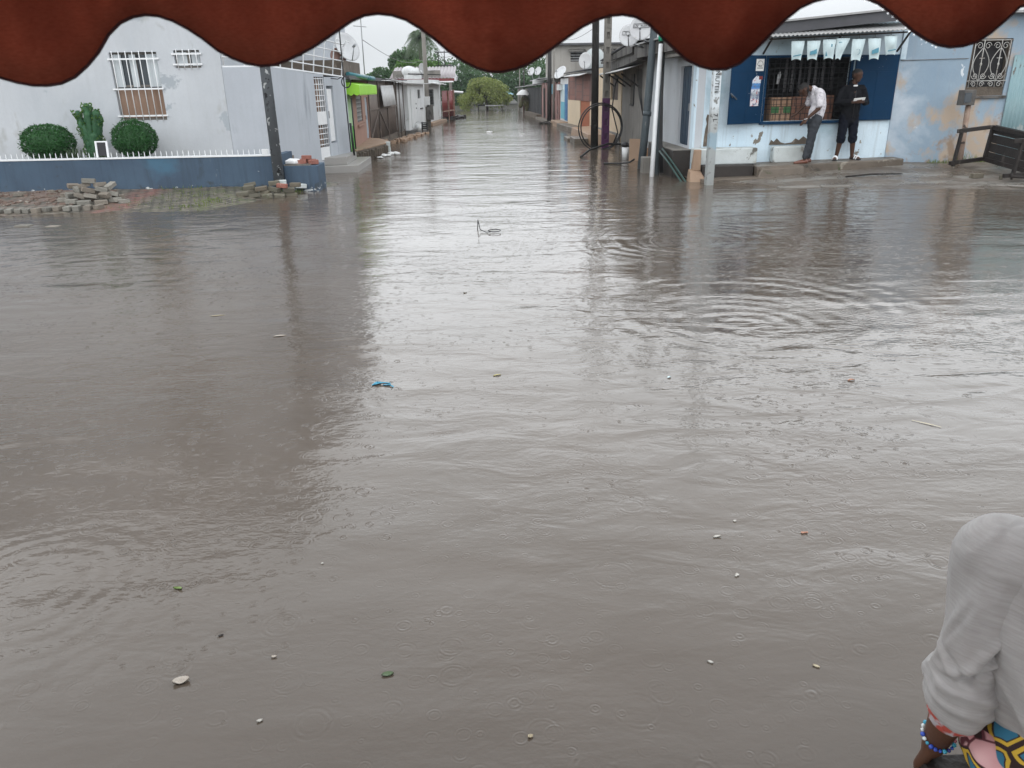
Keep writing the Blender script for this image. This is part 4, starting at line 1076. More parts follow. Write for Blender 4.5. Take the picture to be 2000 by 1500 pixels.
# concrete pole on the left with meter boxes
p2 = thing('utility_pole', 'slim grey street pole with meter boxes before the white shack', 'pole', (-2.98, 43.2, 0))
m = MB(); m.tube([(-2.96, 43.3, -.2), (-3.0, 43.3, 4.75)], [.13, .10], 12); m.build('shaft', M['pole_conc'], p2)
m = MB(); m.box((-2.98, 43.10, 1.25), (.3, .2, .5)); m.build('meter_box', M['white_dull'], p2, bevel=.01)
m = MB(); m.box((-2.84, 43.1, .72), (.34, .2, .75)); m.build('switch_box', M['mold'], p2, bevel=.01)
m = MB(); m.tube([(-3.9, 43.3, 2.62), (-2.2, 43.3, 2.55)], .03, 6); m.build('crossarm', M['pole_dark'], p2)

# white house, then the red gate, under the long roof with red fascia
wh = thing('white_house', 'white house with a dark grilled window under a grey roof with red fascia', 'house', (-3.5, 47, 0))
FH = Fr((-3.12, 43.9), (-2.62, 49.4))
hw = (1.2, 3.1, .95, 1.85)
m = MB(); FH.shell(m, -.1, 2.35, 5, .15, (hw,)); m.build('wall', M['white_dull'], wh)
m = MB()
for k in range(6):
    u = hw[0] + (hw[1] - hw[0]) * (k + .5) / 6; FH.box(m, u - .03, u + .03, hw[2], hw[3], -.05, -.02)
for k in range(6):
    z = hw[2] + (hw[3] - hw[2]) * (k + .5) / 6; FH.box(m, hw[0], hw[1], z - .012, z + .012, -.055, -.025)
wo = m.build('window', M['steel_dark'], wh)
m = MB(); FH.box(m, *hw, -.1, -.09); m.build('pane', M['interior'], wo)
m = MB(); FH.box(m, -.1, 5.6, -.2, .16, .002, .35); m.build('stoop', M['clay'], wh, bevel=.02)
m = MB(); FH.box(m, 4.7, 4.95, .32, 2.2, .003, .1); m.build('pilaster', M['white_paint'], wh)
m = MB(); m.corr((-5.6, 53.4, 3.18), (3.9, 0, 0), (0, -3.9, -.72), .20, .035); m.build('roof', M['roof_pink'], wh, fix=False)
m = MB(); m.span(-5.55, -1.72, 49.52, 49.58, 2.30, 2.45); m.build('fascia', M['redfascia'], wh)
m = MB(); m.span(-5.5, -1.78, 49.5, 49.515, 2.22, 2.295); m.build('fascia_trim', M['white_paint'], wh)
m = MB(); m.span(-5.4, -2.55, 49.75, 49.85, 2.0, 2.9); m.build('gable', M['concrete'], wh)
m = MB()
for k in range(4): m.corr(FH.p(.2 + k * 1.1, 2.22 - .03 * (k % 2), -.1), FH.p(1.5 + k * 1.1, 2.2, -.1) - FH.p(.2 + k * 1.1, 2.22, -.1), FH.N * .62 + V(0, 0, -.08), .2, .03)
m.build('eave_sheet', M['white_dull'], wh, fix=False)
tk = MB(); tk.ball((-3.95, 44.5, 2.75), .36, (1.1, 1, .8), 12, 8); tk.ball((-3.55, 44.3, 2.7), .3, (1.2, 1, .75), 12, 8); tk.box((-3.75, 44.4, 2.48), (.9, .6, .2))
tag(tk.build('wrapped_bundle', M['white_dull'], None), 'lumpy white wrapped bundle stored on the roof of the white house', 'bundle')
dish('satellite_dish', 'grey dish beside the white bundle on the left roofs', (-3.2, 44.3, 2.85), (.6, -.7, .3), .28, M['zinc'], mount=(-3.2, 44.5, 2.4))

rg = thing('red_gate', 'weathered red sheet gate with a low crossbar between white house and street pole', 'gate', (-2.3, 51.6, 0))
FR = Fr((-2.55, 50.2), (-1.98, 53.2))
m = MB(); m.corr(FR.p(0, .2), FR.p(1.5, .2) - FR.p(0, .2), V(0, 0, 1.55), .25, .015); m.build('panel', M['redgate'], rg, fix=False)
m = MB(); m.corr(FR.p(1.6, .2), FR.p(3.0, .2) - FR.p(1.6, .2), V(0, 0, 1.55), .25, .015); m.build('panel', M['redgate'], rg, fix=False)
m = MB(); FR.box(m, 0, 3.1, .52, .60, .02, .06); FR.box(m, 1.52, 1.58, 0, 1.75, .02, .07); FR.box(m, 3.02, 3.12, -.1, 1.8, -.02, .08); m.build('frame', M['pinkwall'], rg)
m = MB(); m.span(-6, -2.62, 50.0, 50.1, -.1, 2.0); m.build('side_wall', M['concrete'], rg)

p3_ = thing('utility_pole', 'thin grey pole carrying a small dish beyond the red gate', 'pole', (-2.2, 57, 0))
m = MB(); m.tube([(-2.2, 56.5, -.2), (-2.26, 56.5, 3.4)], [.12, .09], 10); m.build('shaft', M['pole_conc'], p3_)
m = MB(); m.tube([(-2.2, 56.4, 1.75), (-1.8, 56.0, 1.66)], .03, 6); m.box((-1.75, 55.9, 1.64), (.75, .4, .07), 0, .15, .08); m.build('lamp_head', M['zinc_light'], p3_)
dish('satellite_dish', 'small white dish facing right on the pole beyond the red gate', (-1.95, 56.2, 2.58), (.75, -.6, .25), .26, M['dish'], mount=(-2.2, 56.5, 2.3))
m = MB(); m.tube([(-2.9, 55, 3.0), (-2.9, 55, 4.2)], .03, 6); m.tube([(-2.5, 55, 3.0), (-2.5, 55, 4.2)], .03, 6)
for z in (3.28, 4.1): m.box((-2.55, 55, z), (1.1, .05, .06))
tag(m.build('metal_frame', M['steel_dark'], None), 'open dark metal frame standing above the left roof end', 'frame')
rb = MB()
for _ in range(40): rb.box((-1.95 + rnd.gauss(0, .25), 54.5 + rnd.gauss(0, 1.2), .05), (rnd.uniform(.1, .4), rnd.uniform(.1, .4), rnd.uniform(.06, .3)), rnd.uniform(0, 3), rnd.uniform(-.3, .3))
tag(rb.build('rubble', M['dark_stoop'], fix=False), 'dark rubbish heaped at the foot of the red gate', 'rubbish', kind='stuff')

# ---------------------------------------------------------------- trees at the end of the street
tree('feathery_tree', 'bright olive green feathery tree drooping over the end of the street', (0.3, 72, .1), 3.0,
     [((.3 + 2.1 * math.cos(k * 2.4) * math.sqrt(k / 34) * rnd.uniform(.9, 1.1), 72 + 1.2 * math.sin(k * 2.4) * math.sqrt(k / 34), .55 + 2.0 * max(.02, 1 - (k / 34) ** 1.1) * rnd.uniform(.75, 1.05)), rnd.uniform(.42, .68), rnd.uniform(.8, 1.2)) for k in range(34)] if True else [((0.3, 72, 1.9), .95, .75), ((-.9, 71.6, 1.45), .8, .8), ((1.5, 72, 1.65), .8, .9), ((-1.6, 72, .85), .65, .9), ((.1, 71, 1.15), .75, 1.0), ((2.2, 72.2, 1.15), .6, 1.1), ((1.0, 70.6, .85), .6, 1.0), ((.5, 72, 2.55), .45, .7), ((-.5, 71, .7), .6, .9), ((1.7, 71.5, .8), .6, 1.0), ((2.6, 72, .7), .4, 1.0), ((-2.0, 72, .5), .4, .8)],
     15000, .15, M['leaf_light'], trunk_r=.12, shell=.15, droop=1.0)
for i, (x, y, R, z, lb, mt) in enumerate([(-2.6, 84, 2.3, 2.8, 'dark green round tree left behind the feathery tree', 'leaf_dark'), (.8, 88, 3.0, 3.4, 'tallest dark tree in the middle behind the feathery tree', 'leaf_dark'),
                                        (4.4, 84, 2.5, 2.9, 'dark green tree behind the right house row', 'leaf_dark'), (-6.5, 86, 3.0, 3.6, 'dark tree behind the long grey roof', 'leaf_dark'), (7.8, 88, 3.0, 3.2, 'dark tree far right behind the black shack', 'leaf_dark')]):
    tree('broad_tree', lb, (x, y, 0), z + R, [((x, y, z), R, .85), ((x - R * .6, y, z * .75), R * .7, .9), ((x + R * .6, y - .3, z * .7), R * .75, .9), ((x + .2, y - .5, z * .45), R * .7, .8)], 5200, .30, M[mt], 'dark trees closing the street', .25)
tree('mango_tree', 'full mid green tree rising behind the tin shack roofs', (-5.2, 60, 0), 4.3,
     [((-5.6, 60, 3.0), .95, .9), ((-4.7, 60, 3.15), .85, .85), ((-3.6, 61, 3.0), .9, .85), ((-5.0, 60.4, 2.5), 1.0, .8), ((-4.0, 60, 3.35), .6, .8)], 6500, .2, M['leaf_mid'], trunk_r=.2)
tree('mango_tree', 'smaller grey green tree low behind the dark tin roof', (-7.2, 60, 0), 3.4, [((-7.3, 60, 2.85), .75, .75), ((-6.6, 60, 2.6), .7, .7), ((-8.0, 60, 2.5), .7, .7)], 3600, .17, M['leaf_dark'], trunk_r=.16)
tree('mango_tree', 'darker leafy tree behind and below the tall palm', (-5.2, 66, 0), 5, [((-6.6, 66, 3.9), .9, .9), ((-5.8, 66, 4.1), .8, .9), ((-5.2, 66, 3.4), 1.1, .9)], 5500, .22, M['leaf_dark'], trunk_r=.2)

def palm(label, base, h, nf, L, lean=(0, 0)):
    t = thing('palm_tree', label, 'palm tree', base)
    b = Vector(base); top = b + V(lean[0], lean[1], h)
    m = MB(); m.tube([b, b + (top - b) * .5 + V(lean[0] * .2, 0, 0), top], [.17, .13, .11], 8); m.build('trunk', M['bark'], t)
    m = MB(); r = random.Random(int(h * 100))
    for k in range(nf):
        az = 2 * math.pi * k / nf + r.uniform(-.2, .2); el = r.uniform(-.35, 1.1); l = L * r.uniform(.8, 1.1)
        d = Vector((math.cos(az), math.sin(az), 0)); pts = []
        for i in range(11):
            a = i / 10; pts.append(top + d * l * a * math.cos(el) * (1 - .15 * a) + V(0, 0, l * (math.sin(el) * a - (.75 + .2 * math.cos(el)) * a * a)))
        m.tube(pts, [.02 * (1 - .8 * i / 10) for i in range(11)], 4)
        for i in range(1, 11):
            ax = (pts[i] - pts[i - 1]).normalized(); s = ax.cross(V(0, 0, 1)).normalized() if abs(ax.z) < .98 else V(1, 0, 0)
            ll = l * .30 * math.sin(math.pi * min(1, i / 11 + .12))
            for sg in (-1, 1):
                for q in (0, .33, .66):
                    p0 = pts[i - 1] + (pts[i] - pts[i - 1]) * q; tip = p0 + s * sg * ll * .8 + ax * ll * .45 - V(0, 0, ll * r.uniform(.25, .6)); w = ax * .022
                    m.add([p0 - w, p0 + w, tip], [(0, 1, 2)])
    m.build('crown', M['leaf_palm'], t, fix=False)
palm('tall coconut palm with drooping fronds behind the left roofs', (-4.62, 62, 0), 5.45, 40, 2.05, (.05, 0))
palm('small grey green palm beyond the white terrace railing', (-5.62, 30, 0), 3.25, 18, .95)
# ---------------------------------------------------------------- RIGHT: corner shop
g = G('orange_brick'); p = g.P()
bt = g.n('ShaderNodeTexBrick', {'offset': 0.5}, {'Vector': g.map(p, (1, 1, 1), rot=(math.radians(90), 0, math.radians(90))), 'Color1': (0.22, 0.085, 0.06, 1), 'Color2': (0.15, 0.06, 0.045, 1), 'Mortar': (0.10, 0.05, 0.042, 1), 'Scale': 1.0, 'Mortar Size': 0.012, 'Brick Width': 0.3, 'Row Height': 0.11})
M['brickwall'] = g.done(g.mix(g.mr(g.noise(p, 3, 4), .5, .7, 0, .6), bt.outputs[0], (.2, .12, .1)), 0.7, g.bump(bt.outputs['Fac'], -0.4, 0.02))

shop = thing('corner_shop', 'whitewashed pale blue corner shop with open navy shutters and a barred serving hatch', 'shop', (6.6, 18.5, 0))
FS = Fr((4.42, 17.0), (8.78, 17.28))
hatch = (1.47, 3.38, 1.12, 2.42)
m = MB(); FS.wall(m, 0, FS.L, -.1, 2.84, .2, (hatch,))
m.hexa([FS.p(.3, 2.841), FS.p(FS.L, 2.841), FS.p(FS.L, 2.841, -.2), FS.p(.3, 2.841, -.2), FS.p(.3, 2.86), FS.p(FS.L, 3.20), FS.p(FS.L, 3.20, -.2), FS.p(.3, 2.86, -.2)])
m.build('wall', M['shop_white'], shop)
FL = Fr((4.42, 21.9), (4.42, 17.002))
sd = (3.55, 4.50, .62, 2.26)
m = MB(); FL.wall(m, 0, 4.70, -.1, 2.8, .2, (sd,)); FL.wall(m, 4.70, 4.897, -.1, 2.8, .2)
m.build('side_wall', M['house_white'], shop)
m = MB(); m.span(4.64, 11.9, 21.9, 22.0, -.1, 2.8); m.build('back_wall', M['shop_white'], shop)
m = MB(); FL.box(m, *sd, -.12, -.07)
for k in range(4): FL.box(m, sd[0] + .02 + k * .24, sd[0] + .23 + k * .24, .66, 2.22, -.068, -.055)
dd = m.build('side_door', M['door_blue'], shop)
m = MB(); FL.box(m, 4.3, 4.36, 1.35, 1.5, -.05, -.02); m.build('handle', M['steel'], dd)
m = MB(); FL.box(m, 3.2, 4.75, 2.44, 2.50, .003, .35); m.build('door_canopy', M['concrete'], shop)
# dark room behind the hatch
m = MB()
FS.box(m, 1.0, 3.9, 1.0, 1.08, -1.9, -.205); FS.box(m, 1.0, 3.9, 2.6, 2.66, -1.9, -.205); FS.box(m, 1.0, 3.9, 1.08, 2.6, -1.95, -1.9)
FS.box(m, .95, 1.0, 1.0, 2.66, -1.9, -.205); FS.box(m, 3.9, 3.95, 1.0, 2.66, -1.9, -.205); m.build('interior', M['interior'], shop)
m = MB(); FS.box(m, hatch[0] - .04, hatch[1] + .04, 1.06, 1.118, -.20, .07); m.build('counter', M['shutter_blue'], shop, bevel=.006)
m = MB()
for k in range(18):
    u = hatch[0] + .03 + k * (hatch[1] - hatch[0] - .06) / 17; m.tube([FS.p(u, 1.12, -.10), FS.p(u, 2.42, -.10)], .006, 5)
for k in range(13):
    z = 1.16 + k * .10; m.tube([FS.p(hatch[0], z, -.10), FS.p(hatch[1], z, -.10)], .005, 5)
m.build('grille', M['steel_dark'], shop)
m = MB()
for a in (hatch[0], hatch[1] - .05): FS.box(m, a, a + .05, 1.12, 2.42, -.05, .008)
FS.box(m, hatch[0] + .05, hatch[1] - .05, 2.37, 2.42, -.05, .008); m.build('hatch_frame', M['shutter_blue'], shop)
# shutters: left one stands open into the street, right one lies on the wall
Hn = FS.p(1.44, 0, .03); Hn.z = 0; E_ = Hn + FS.U * -.84 + FS.N * .36
FO = Fr((E_.x, E_.y), (Hn.x, Hn.y))
sh = MB(); FO.box(sh, 0, FO.L, 1.09, 2.42, -.02, .02); FO.box(sh, .04, FO.L - .04, 2.08, 2.13, .02, .024); FO.box(sh, FO.L * .5 - .02, FO.L * .5 + .02, 1.12, 2.08, .02, .024)
so = sh.build('shutter', M['shutter_blue'], shop, bevel=.004)
m = MB(); m.tube([FO.p(.05, 1.62, .03), FO.p(-.05, 1.70, .08), FO.p(.16, 1.58, .04)], .012, 6); m.build('handle', M['steel'], so)
sh = MB(); FS.box(sh, 3.40, 4.34, 1.10, 2.40, .03, .065)
for (a, b, c, d) in ((3.42, 3.85, 1.12, 2.07), (3.89, 4.32, 1.12, 2.07), (3.42, 4.32, 2.11, 2.38)): FS.box(sh, a, b, c, d, .065, .071)
so2 = sh.build('shutter', M['shutter_blue'], shop, bevel=.004); so2['label'] = 'navy shutter folded flat against the wall with white paint flecks'
# sticker and poster on the open shutter
def quadpanel(name, fr, u0, u1, z0, z1, o, mat, parent):
    m = MB(); fr.box(m, u0, u1, z0, z1, o, o + .003); return m.build(name, mat, parent)
L0 = FO.L
st_ = quadpanel('sticker', FO, L0 - .28, L0 - .06, 2.12, 2.35, .026, M['paper'], shop)
m = MB()
pts = [FO.p(L0 - .17 + .08 * math.cos(a), 2.23 + .085 * math.sin(a), .031) for a in [math.pi * k / 10 for k in range(11)]]
m.tube(pts, .004, 5); FO.box(m, L0 - .25, L0 - .09, 2.17, 2.182, .029, .032); m.build('emblem', M['steel_dark'], st_)
Rm = Matrix(((FO.U.x, 0, FO.N.x, 0), (FO.U.y, 0, FO.N.y, 0), (0, 1, 0, 0), (0, 0, 0, 1)))
text_mesh('lettering', 'MILK', .055, M['steel_dark'], st_, Matrix.Translation(FO.p(L0 - .17, 2.215, .031)) @ Rm)
g = G('poster_print'); p = g.P(); z = g.sep(p)[2]
c = g.ramp(g.mr(z, 1.44, 2.06), [(0, (.70, .66, .68)), (.22, (.68, .60, .62)), (.24, (.35, .42, .5)), (.36, (.30, .33, .36)), (.5, (.65, .68, .72)), (.56, (.05, .20, .50)), (.70, (.06, .25, .55)), (.74, (.62, .66, .72)), (1, (.7, .72, .75))], 'LINEAR')
c = g.mix(g.mr(g.noise(p, 16, 3), .52, .58), c, (.14, .16, .24)); c = g.mix(g.mr(g.noise(g.map(p, loc=(3, 1, 2)), 13, 3), .6, .64), c, (.45, .07, .06))
M['poster'] = g.done(c, 0.5)
po = quadpanel('poster', FO, L0 - .36, L0 - .12, 1.44, 1.82, .026, M['poster'], shop)
m = MB(); m.prism([FO.p(L0 - .35, 1.822, .026), FO.p(L0 - .12, 1.822, .026), FO.p(L0 - .10, 1.97, .026), FO.p(L0 - .22, 2.04, .026), FO.p(L0 - .34, 1.95, .026)], FO.N * .003); m.build('poster_top', M['poster'], shop)
m = MB(); FO.box(m, L0 - .17, L0 - .07, 1.955, 2.02, .030, .033); m.build('price_flash', M['redgate'], shop)
# roof: dark fascia rising to the right, sheets above, corrugated awning below
m = MB()
zr = lambda x: 2.86 + (x - 4.2) * .085
m.hexa([(4.1, 16.55, zr(4.1) - .20), (8.45, 16.85, zr(8.45) - .20), (8.45, 16.90, zr(8.45) - .20), (4.1, 16.60, zr(4.1) - .20), (4.1, 16.55, zr(4.1)), (8.45, 16.85, zr(8.45)), (8.45, 16.90, zr(8.45)), (4.1, 16.60, zr(4.1))])
m.build('fascia', M['roof_dark'], shop)
m = MB(); m.hexa([(3.95, 16.5, zr(3.95) + .003), (8.9, 16.82, zr(8.9) + .003), (8.9, 22.3, zr(8.9) + .003), (3.95, 22.3, zr(3.95) + .003), (3.95, 16.5, zr(3.95) + .04), (8.9, 16.82, zr(8.9) + .04), (8.9, 22.3, zr(8.9) + .04), (3.95, 22.3, zr(3.95) + .04)])
m.build('roof', M['zinc'], shop)
m = MB(); m.hexa([(4.0, 16.7, zr(4) - .28), (4.1, 16.7, zr(4) - .28), (4.1, 21.9, zr(4) - .30), (4.0, 21.9, zr(4) - .30), (4.0, 16.7, zr(4) - .01), (4.1, 16.7, zr(4) - .01), (4.1, 21.9, zr(4) - .02), (4.0, 21.9, zr(4) - .02)]); m.build('side_fascia', M['mold'], shop)
m = MB(); m.corr((5.7, 17.08, 2.90), (2.95, .19, .10), (.04, -.62, -.16), .088, .013); m.build('awning', M['zinc'], shop, fix=False)
m = MB(); m.bar((5.75, 16.62, 2.70), (8.62, 16.80, 2.80), .03); 
for x in (5.8, 7.2, 8.6): m.bar((x, 17.07, 2.45), (x, 16.62, 2.72 + (x - 5.8) * .034), .03)
m.build('awning_frame', M['wood_dark'], shop)
# masonry ledges at the foot of the front
m = MB(); m.hexa([(4.40, 16.55, .30), (5.72, 16.62, .30), (5.72, 17.05, .30), (4.40, 16.99, .30), (4.40, 16.55, .62), (5.72, 16.62, .62), (5.72, 17.05, .62), (4.40, 16.99, .62)]); m.build('ledge', M['ledge_white'], shop, bevel=.02)
m = MB(); m.hexa([(6.15, 16.86, .28), (7.0, 16.92, .28), (7.0, 17.14, .28), (6.15, 17.09, .28), (6.15, 16.86, .62), (7.0, 16.92, .62), (7.0, 17.14, .62), (6.15, 17.09, .62)]); m.build('ledge', M['ledge_white'], shop, bevel=.03)
pts = [(1.70, .64), (1.74, .74), (1.80, .70), (1.86, .77), (1.95, .69), (2.05, .66), (2.2, .68), (2.28, .76), (2.36, .72), (2.45, .80), (2.55, .74), (2.58, .64)]
m = MB(); m.prism([FS.p(u, z, .004) for u, z in pts], FS.N * .018); m.build('crumbled_plaster', M['stone'], shop)
pts = [(.24, .64), (.34, .64), (.345, .78), (.33, .93), (.35, 1.02), (.33, 1.09), (.36, 1.18), (.34, 1.27), (.29, 1.29), (.265, 1.2), (.29, 1.1), (.265, 1.0), (.25, .84)]
m = MB(); m.prism([FS.p(u, z, .003) for u, z in pts], FS.N * .006); m.build('bare_patch', M['stone'], shop)

# steps
ss = thing('shop_steps', 'worn brown concrete steps along the front of the shop', 'steps', (6.8, 16.6, 0))
m = MB(); m.hexa([(5.62, 16.25, -.15), (8.95, 16.75, -.15), (8.95, 17.27, -.15), (5.62, 17.04, -.15), (5.62, 16.25, .27), (8.95, 16.75, .33), (8.95, 17.27, .33), (5.62, 17.04, .29)])
m.build('upper_step', M['step'], ss, bevel=.025)
m = MB(); m.hexa([(4.42, 15.95, -.15), (9.2, 16.55, -.15), (9.2, 16.85, -.15), (4.42, 16.98, -.15), (4.42, 15.95, .06), (9.2, 16.55, .13), (9.2, 16.85, .13), (4.42, 16.98, .07)])
m.build('lower_step', M['step'], ss, bevel=.02)
m = MB(); m.hexa([(4.5, 16.32, .06), (5.6, 16.4, .06), (5.6, 16.9, .06), (4.5, 16.9, .06), (4.5, 16.32, .30), (5.6, 16.4, .30), (5.6, 16.9, .30), (4.5, 16.9, .30)]); m.build('dark_base', M['dark_stoop'], ss, bevel=.02)
m = MB(); m.hexa([(5.52, 16.08, -.1), (6.7, 16.33, -.1), (6.7, 16.46, -.1), (5.56, 16.4, -.1), (5.68, 16.17, .235), (6.65, 16.385, .25), (6.65, 16.46, .283), (5.70, 16.4, .283)]); m.build('patched_edge', M['step'], ss, bevel=.03)
cf = thing('clay_post', 'light brown clay post with a broad foot at the shop corner', 'post', (4.42, 16.4, 0))
m = MB(); m.hexa([(4.30, 16.40, .2), (4.48, 16.40, .2), (4.48, 16.54, .2), (4.30, 16.54, .2), (4.34, 16.42, .62), (4.48, 16.42, .62), (4.48, 16.54, .62), (4.34, 16.54, .62)]); m.build('post', M['clay'], cf, bevel=.015)
m = MB(); m.hexa([(4.18, 16.1, -.15), (4.62, 16.0, -.15), (4.66, 16.3, -.15), (4.2, 16.5, -.15), (4.24, 16.3, .2), (4.48, 16.2, .1), (4.5, 16.5, .22), (4.24, 16.5, .24)]); m.build('foot', M['clay'], cf, bevel=.02)

# seven printed water bags hung under the awning
for i, (x, sk, zt, h_, pr) in enumerate([(6.33, 0, 2.66, .33, 0), (6.66, .0, 2.66, .33, 1), (6.98, .02, 2.68, .34, 2), (7.27, -.06, 2.70, .37, 3), (7.60, -.02, 2.68, .38, 4), (7.93, .03, 2.69, .37, 5), (8.26, .04, 2.73, .33, 6)]):
    t = thing('water_bag', ['white water bag with a dark wave along its base, first in the row', 'white water bag with a slanting blue print, second in the row', 'white water bag with small grey block of print, third in the row', 'plain white water bag hanging as a slanted wedge', 'longest white water bag with a faint ring print', 'white water bag with a square pale blue print', 'puffed white water bag hanging nearest the right end with blue stripes'][i], 'water bag', (x, 16.66, zt), 'water bags hung under the awning')
    y = 16.60 + (x - 6) * .06; wt, wb = .135, (.095 if i != 3 else .05)
    m = MB(); vs = []; fs = []; nx, nz = 6, 7
    for side in (0, 1):
        for j in range(nz + 1):
            b = j / nz; hw_ = wt + (wb - wt) * b ** 1.3
            for k in range(nx + 1):
                a = k / nx * 2 - 1; bl = .05 * (1 - a * a) * math.sin(math.pi * min(1, b + .12)) * (1.6 if i == 6 else 1)
                off_ = (sk * b * 1.2 if i != 3 else -.07 * b)
                vs.append((x + a * hw_ + off_, y + (-bl if side == 0 else bl) + .006 * math.sin(9 * a + 5 * b + i), zt - h_ * b - (.03 * a * a if b > .9 else 0)))
    q = (nx + 1) * (nz + 1)
    for j in range(nz):
        for k in range(nx):
            o = j * (nx + 1) + k; fs.append((o, o + nx + 1, o + nx + 2, o + 1)); fs.append((q + o, q + o + 1, q + o + nx + 2, q + o + nx + 1))
    m.add(vs, fs, True); m.build('bag', M['bag'], t, fix=False)
    m = MB(); ox = sk * .9 if i != 3 else -.05
    yf = y - .042 - (.02 if i == 6 else 0)
    if pr in (0, 6):
        m.prism([(x - .08 + ox, yf + .012, zt - h_ * .88), (x + .08 + ox, yf + .012, zt - h_ * .80), (x + .08 + ox, yf + .012, zt - h_ * .74), (x - .08 + ox, yf + .012, zt - h_ * .82)], (0, -.003, 0))
    elif pr in (1, 5):
        m.prism([(x - .07 + ox, yf, zt - h_ * .80), (x + .07 + ox, yf, zt - h_ * .72), (x + .06 + ox, yf, zt - h_ * .46), (x - .07 + ox, yf, zt - h_ * .6)], (0, -.003, 0))
    elif pr == 2:
        m.box((x + .02, yf - .001, zt - h_ * .33), (.075, .003, .05)); m.prism([(x - .06, yf + .012, zt - h_ * .9), (x - .02, yf + .008, zt - h_ * .92), (x - .06, yf, zt - h_ * .62)], (0, -.003, 0))
    elif pr == 4:
        m.tube([(x - .01 + .045 * math.cos(a), yf, zt - h_ * .62 + .05 * math.sin(a)) for a in [k * .5 - 1.6 for k in range(9)]], .004, 4)
    else: m.box((x - .05, yf + .004, zt - h_ * .2), (.1, .003, .012))
    m.build('print', M['bag_print'], t)
    m = MB(); m.tube([(x - wt * .9, y, zt - .005), (x, y, zt + .02), (x + wt * .9, y, zt - .005)], .004, 4); m.tube([(x, y, zt + .02), (x, y, zt + .08)], .004, 4); m.build('hanger', M['steel_dark'], t)

# goods on the counter behind the bars
def carton(label, u0, u1, z0, z1, mat, printed):
    t = thing('carton', label, 'carton', FS.p((u0 + u1) / 2, z0, -.35), 'cartons on the shop counter')
    m = MB(); FS.box(m, u0, u1, z0, z1, -.5, -.16); m.build('box', mat, t, bevel=.004)
    m = MB(); n = 2
    for k, z in enumerate((z0 + .145 * (z1 - z0) * 2, z0 + (z1 - z0) * .62, z0 + (z1 - z0) * .9)): FS.box(m, u0, u1, z - .006, z + .006, -.158, -.154)
    for k in range(3):
        for j, (za, zb) in enumerate(((z0, z0 + .29 * (z1 - z0)), (z0 + .29 * (z1 - z0), z0 + .62 * (z1 - z0)), (z0 + .62 * (z1 - z0), z1))):
            u = u0 + (u1 - u0) * ((k + .35 + .3 * (j % 2)) / 3); FS.box(m, u - .005, u + .005, za, zb, -.1535, -.150)
    m.build('printed_lines', M['tape_dark'], t)
    if printed:
        m = MB(); zz = z0 + (z1 - z0) * .34, z0 + (z1 - z0) * .60; mid = (u0 + u1) / 2
        FS.box(m, u0 + .01, mid - .05, *zz, -.1495, -.146); FS.box(m, mid + .05, u1 - .02, *zz, -.1495, -.146); m.build('green_print', M['print_green'], t)
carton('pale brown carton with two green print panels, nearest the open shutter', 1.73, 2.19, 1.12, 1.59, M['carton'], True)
carton('dim brown carton in the middle behind the bending man', 2.20, 2.66, 1.12, 1.60, M['carton_shaded'], False)
carton('dim brown carton on the right between the two men', 2.67, 3.12, 1.12, 1.62, M['carton_shaded'], False)
m = MB(); m.tube([FS.p(1.86, 2.06, -.18), FS.p(1.83, 1.86, -.17)], [.035, .03], 10); m.tube([FS.p(1.862, 2.10, -.18), FS.p(1.86, 2.065, -.18)], .02, 8)
tag(m.build('hanging_bottle', M['zinc_light'], None), 'small pale bottle hanging in the dark hatch above the cartons', 'bottle')
for i in range(7):
    u = 2.05 + i * .17 + rnd.uniform(-.03, .03); m = MB()
    for k in range(9): FS.box(m, u - .025, u + .025, 2.36 - k * .075 - .06, 2.36 - k * .075, -.34 - .01 * (k % 2), -.325)
    tag(m.build('sachet_strip', M['sachet_dim'], None), 'dim strip of hanging sachets in the dark shop hatch', 'sachets', 'sachet strips in the hatch')
for lv in (1.45, 1.85, 2.2):
    m = MB(); FS.box(m, 1.1, 3.8, lv, lv + .025, -1.85, -1.55); s_ = tag(m.build('shelf_board', M['wood_dark'], None), 'dark shelf on the rear wall inside the shop' + {1.45: ', lowest', 1.85: ', middle', 2.2: ', highest'}[lv], 'shelf')

# ---------------------------------------------------------------- faded blue house on the far right
bh = thing('blue_house', 'faded blue house with orange peeled patches and an ornate barred window', 'house', (10.5, 18, 0))
FB = Fr((8.782, 17.26), (16, 17.5))
bw = (1.55, 2.42, 1.55, 2.68)
m = MB(); FB.shell(m, -.1, 3.15, 5, .18, (bw,)); m.build('wall', M['blue_house'], bh)
m = MB(); FB.box(m, 0, .12, 2.3, 3.14, .003, .02); m.build('corner_strip', M['shop_white'], bh)
m = MB(); m.span(8.92, 16.3, 17.1, 22.5, 3.153, 3.2); m.build('roof', M['zinc'], bh)
m = MB(); m.tube([FB.p(.02, 2.28, .015), FB.p(1.5, 2.30, .015)], .006, 5); m.build('wire', M['pole_conc'], bh)
w = MB()
for (a, b, c, d) in ((bw[0], bw[1], bw[2], bw[2] + .18), (bw[0], bw[1], bw[3] - .05, bw[3]), (bw[0], bw[0] + .05, bw[2] + .18, bw[3] - .05), (bw[1] - .05, bw[1], bw[2] + .18, bw[3] - .05)): FB.box(w, a, b, c, d, -.12, -.03)
wo = w.build('window', M['stone'], bh)
m = MB(); FB.box(m, *bw, -.15, -.13); m.build('pane', M['interior'], wo)
m = MB(); FB.box(m, bw[0] - .05, bw[1] + .05, bw[2] - .05, bw[2] - .003, -.05, .05); m.build('sill', M['mold'], wo)
gm = MB(); uc = [bw[0] + .05 + (bw[1] - bw[0] - .1) * k / 4 for k in range(5)]
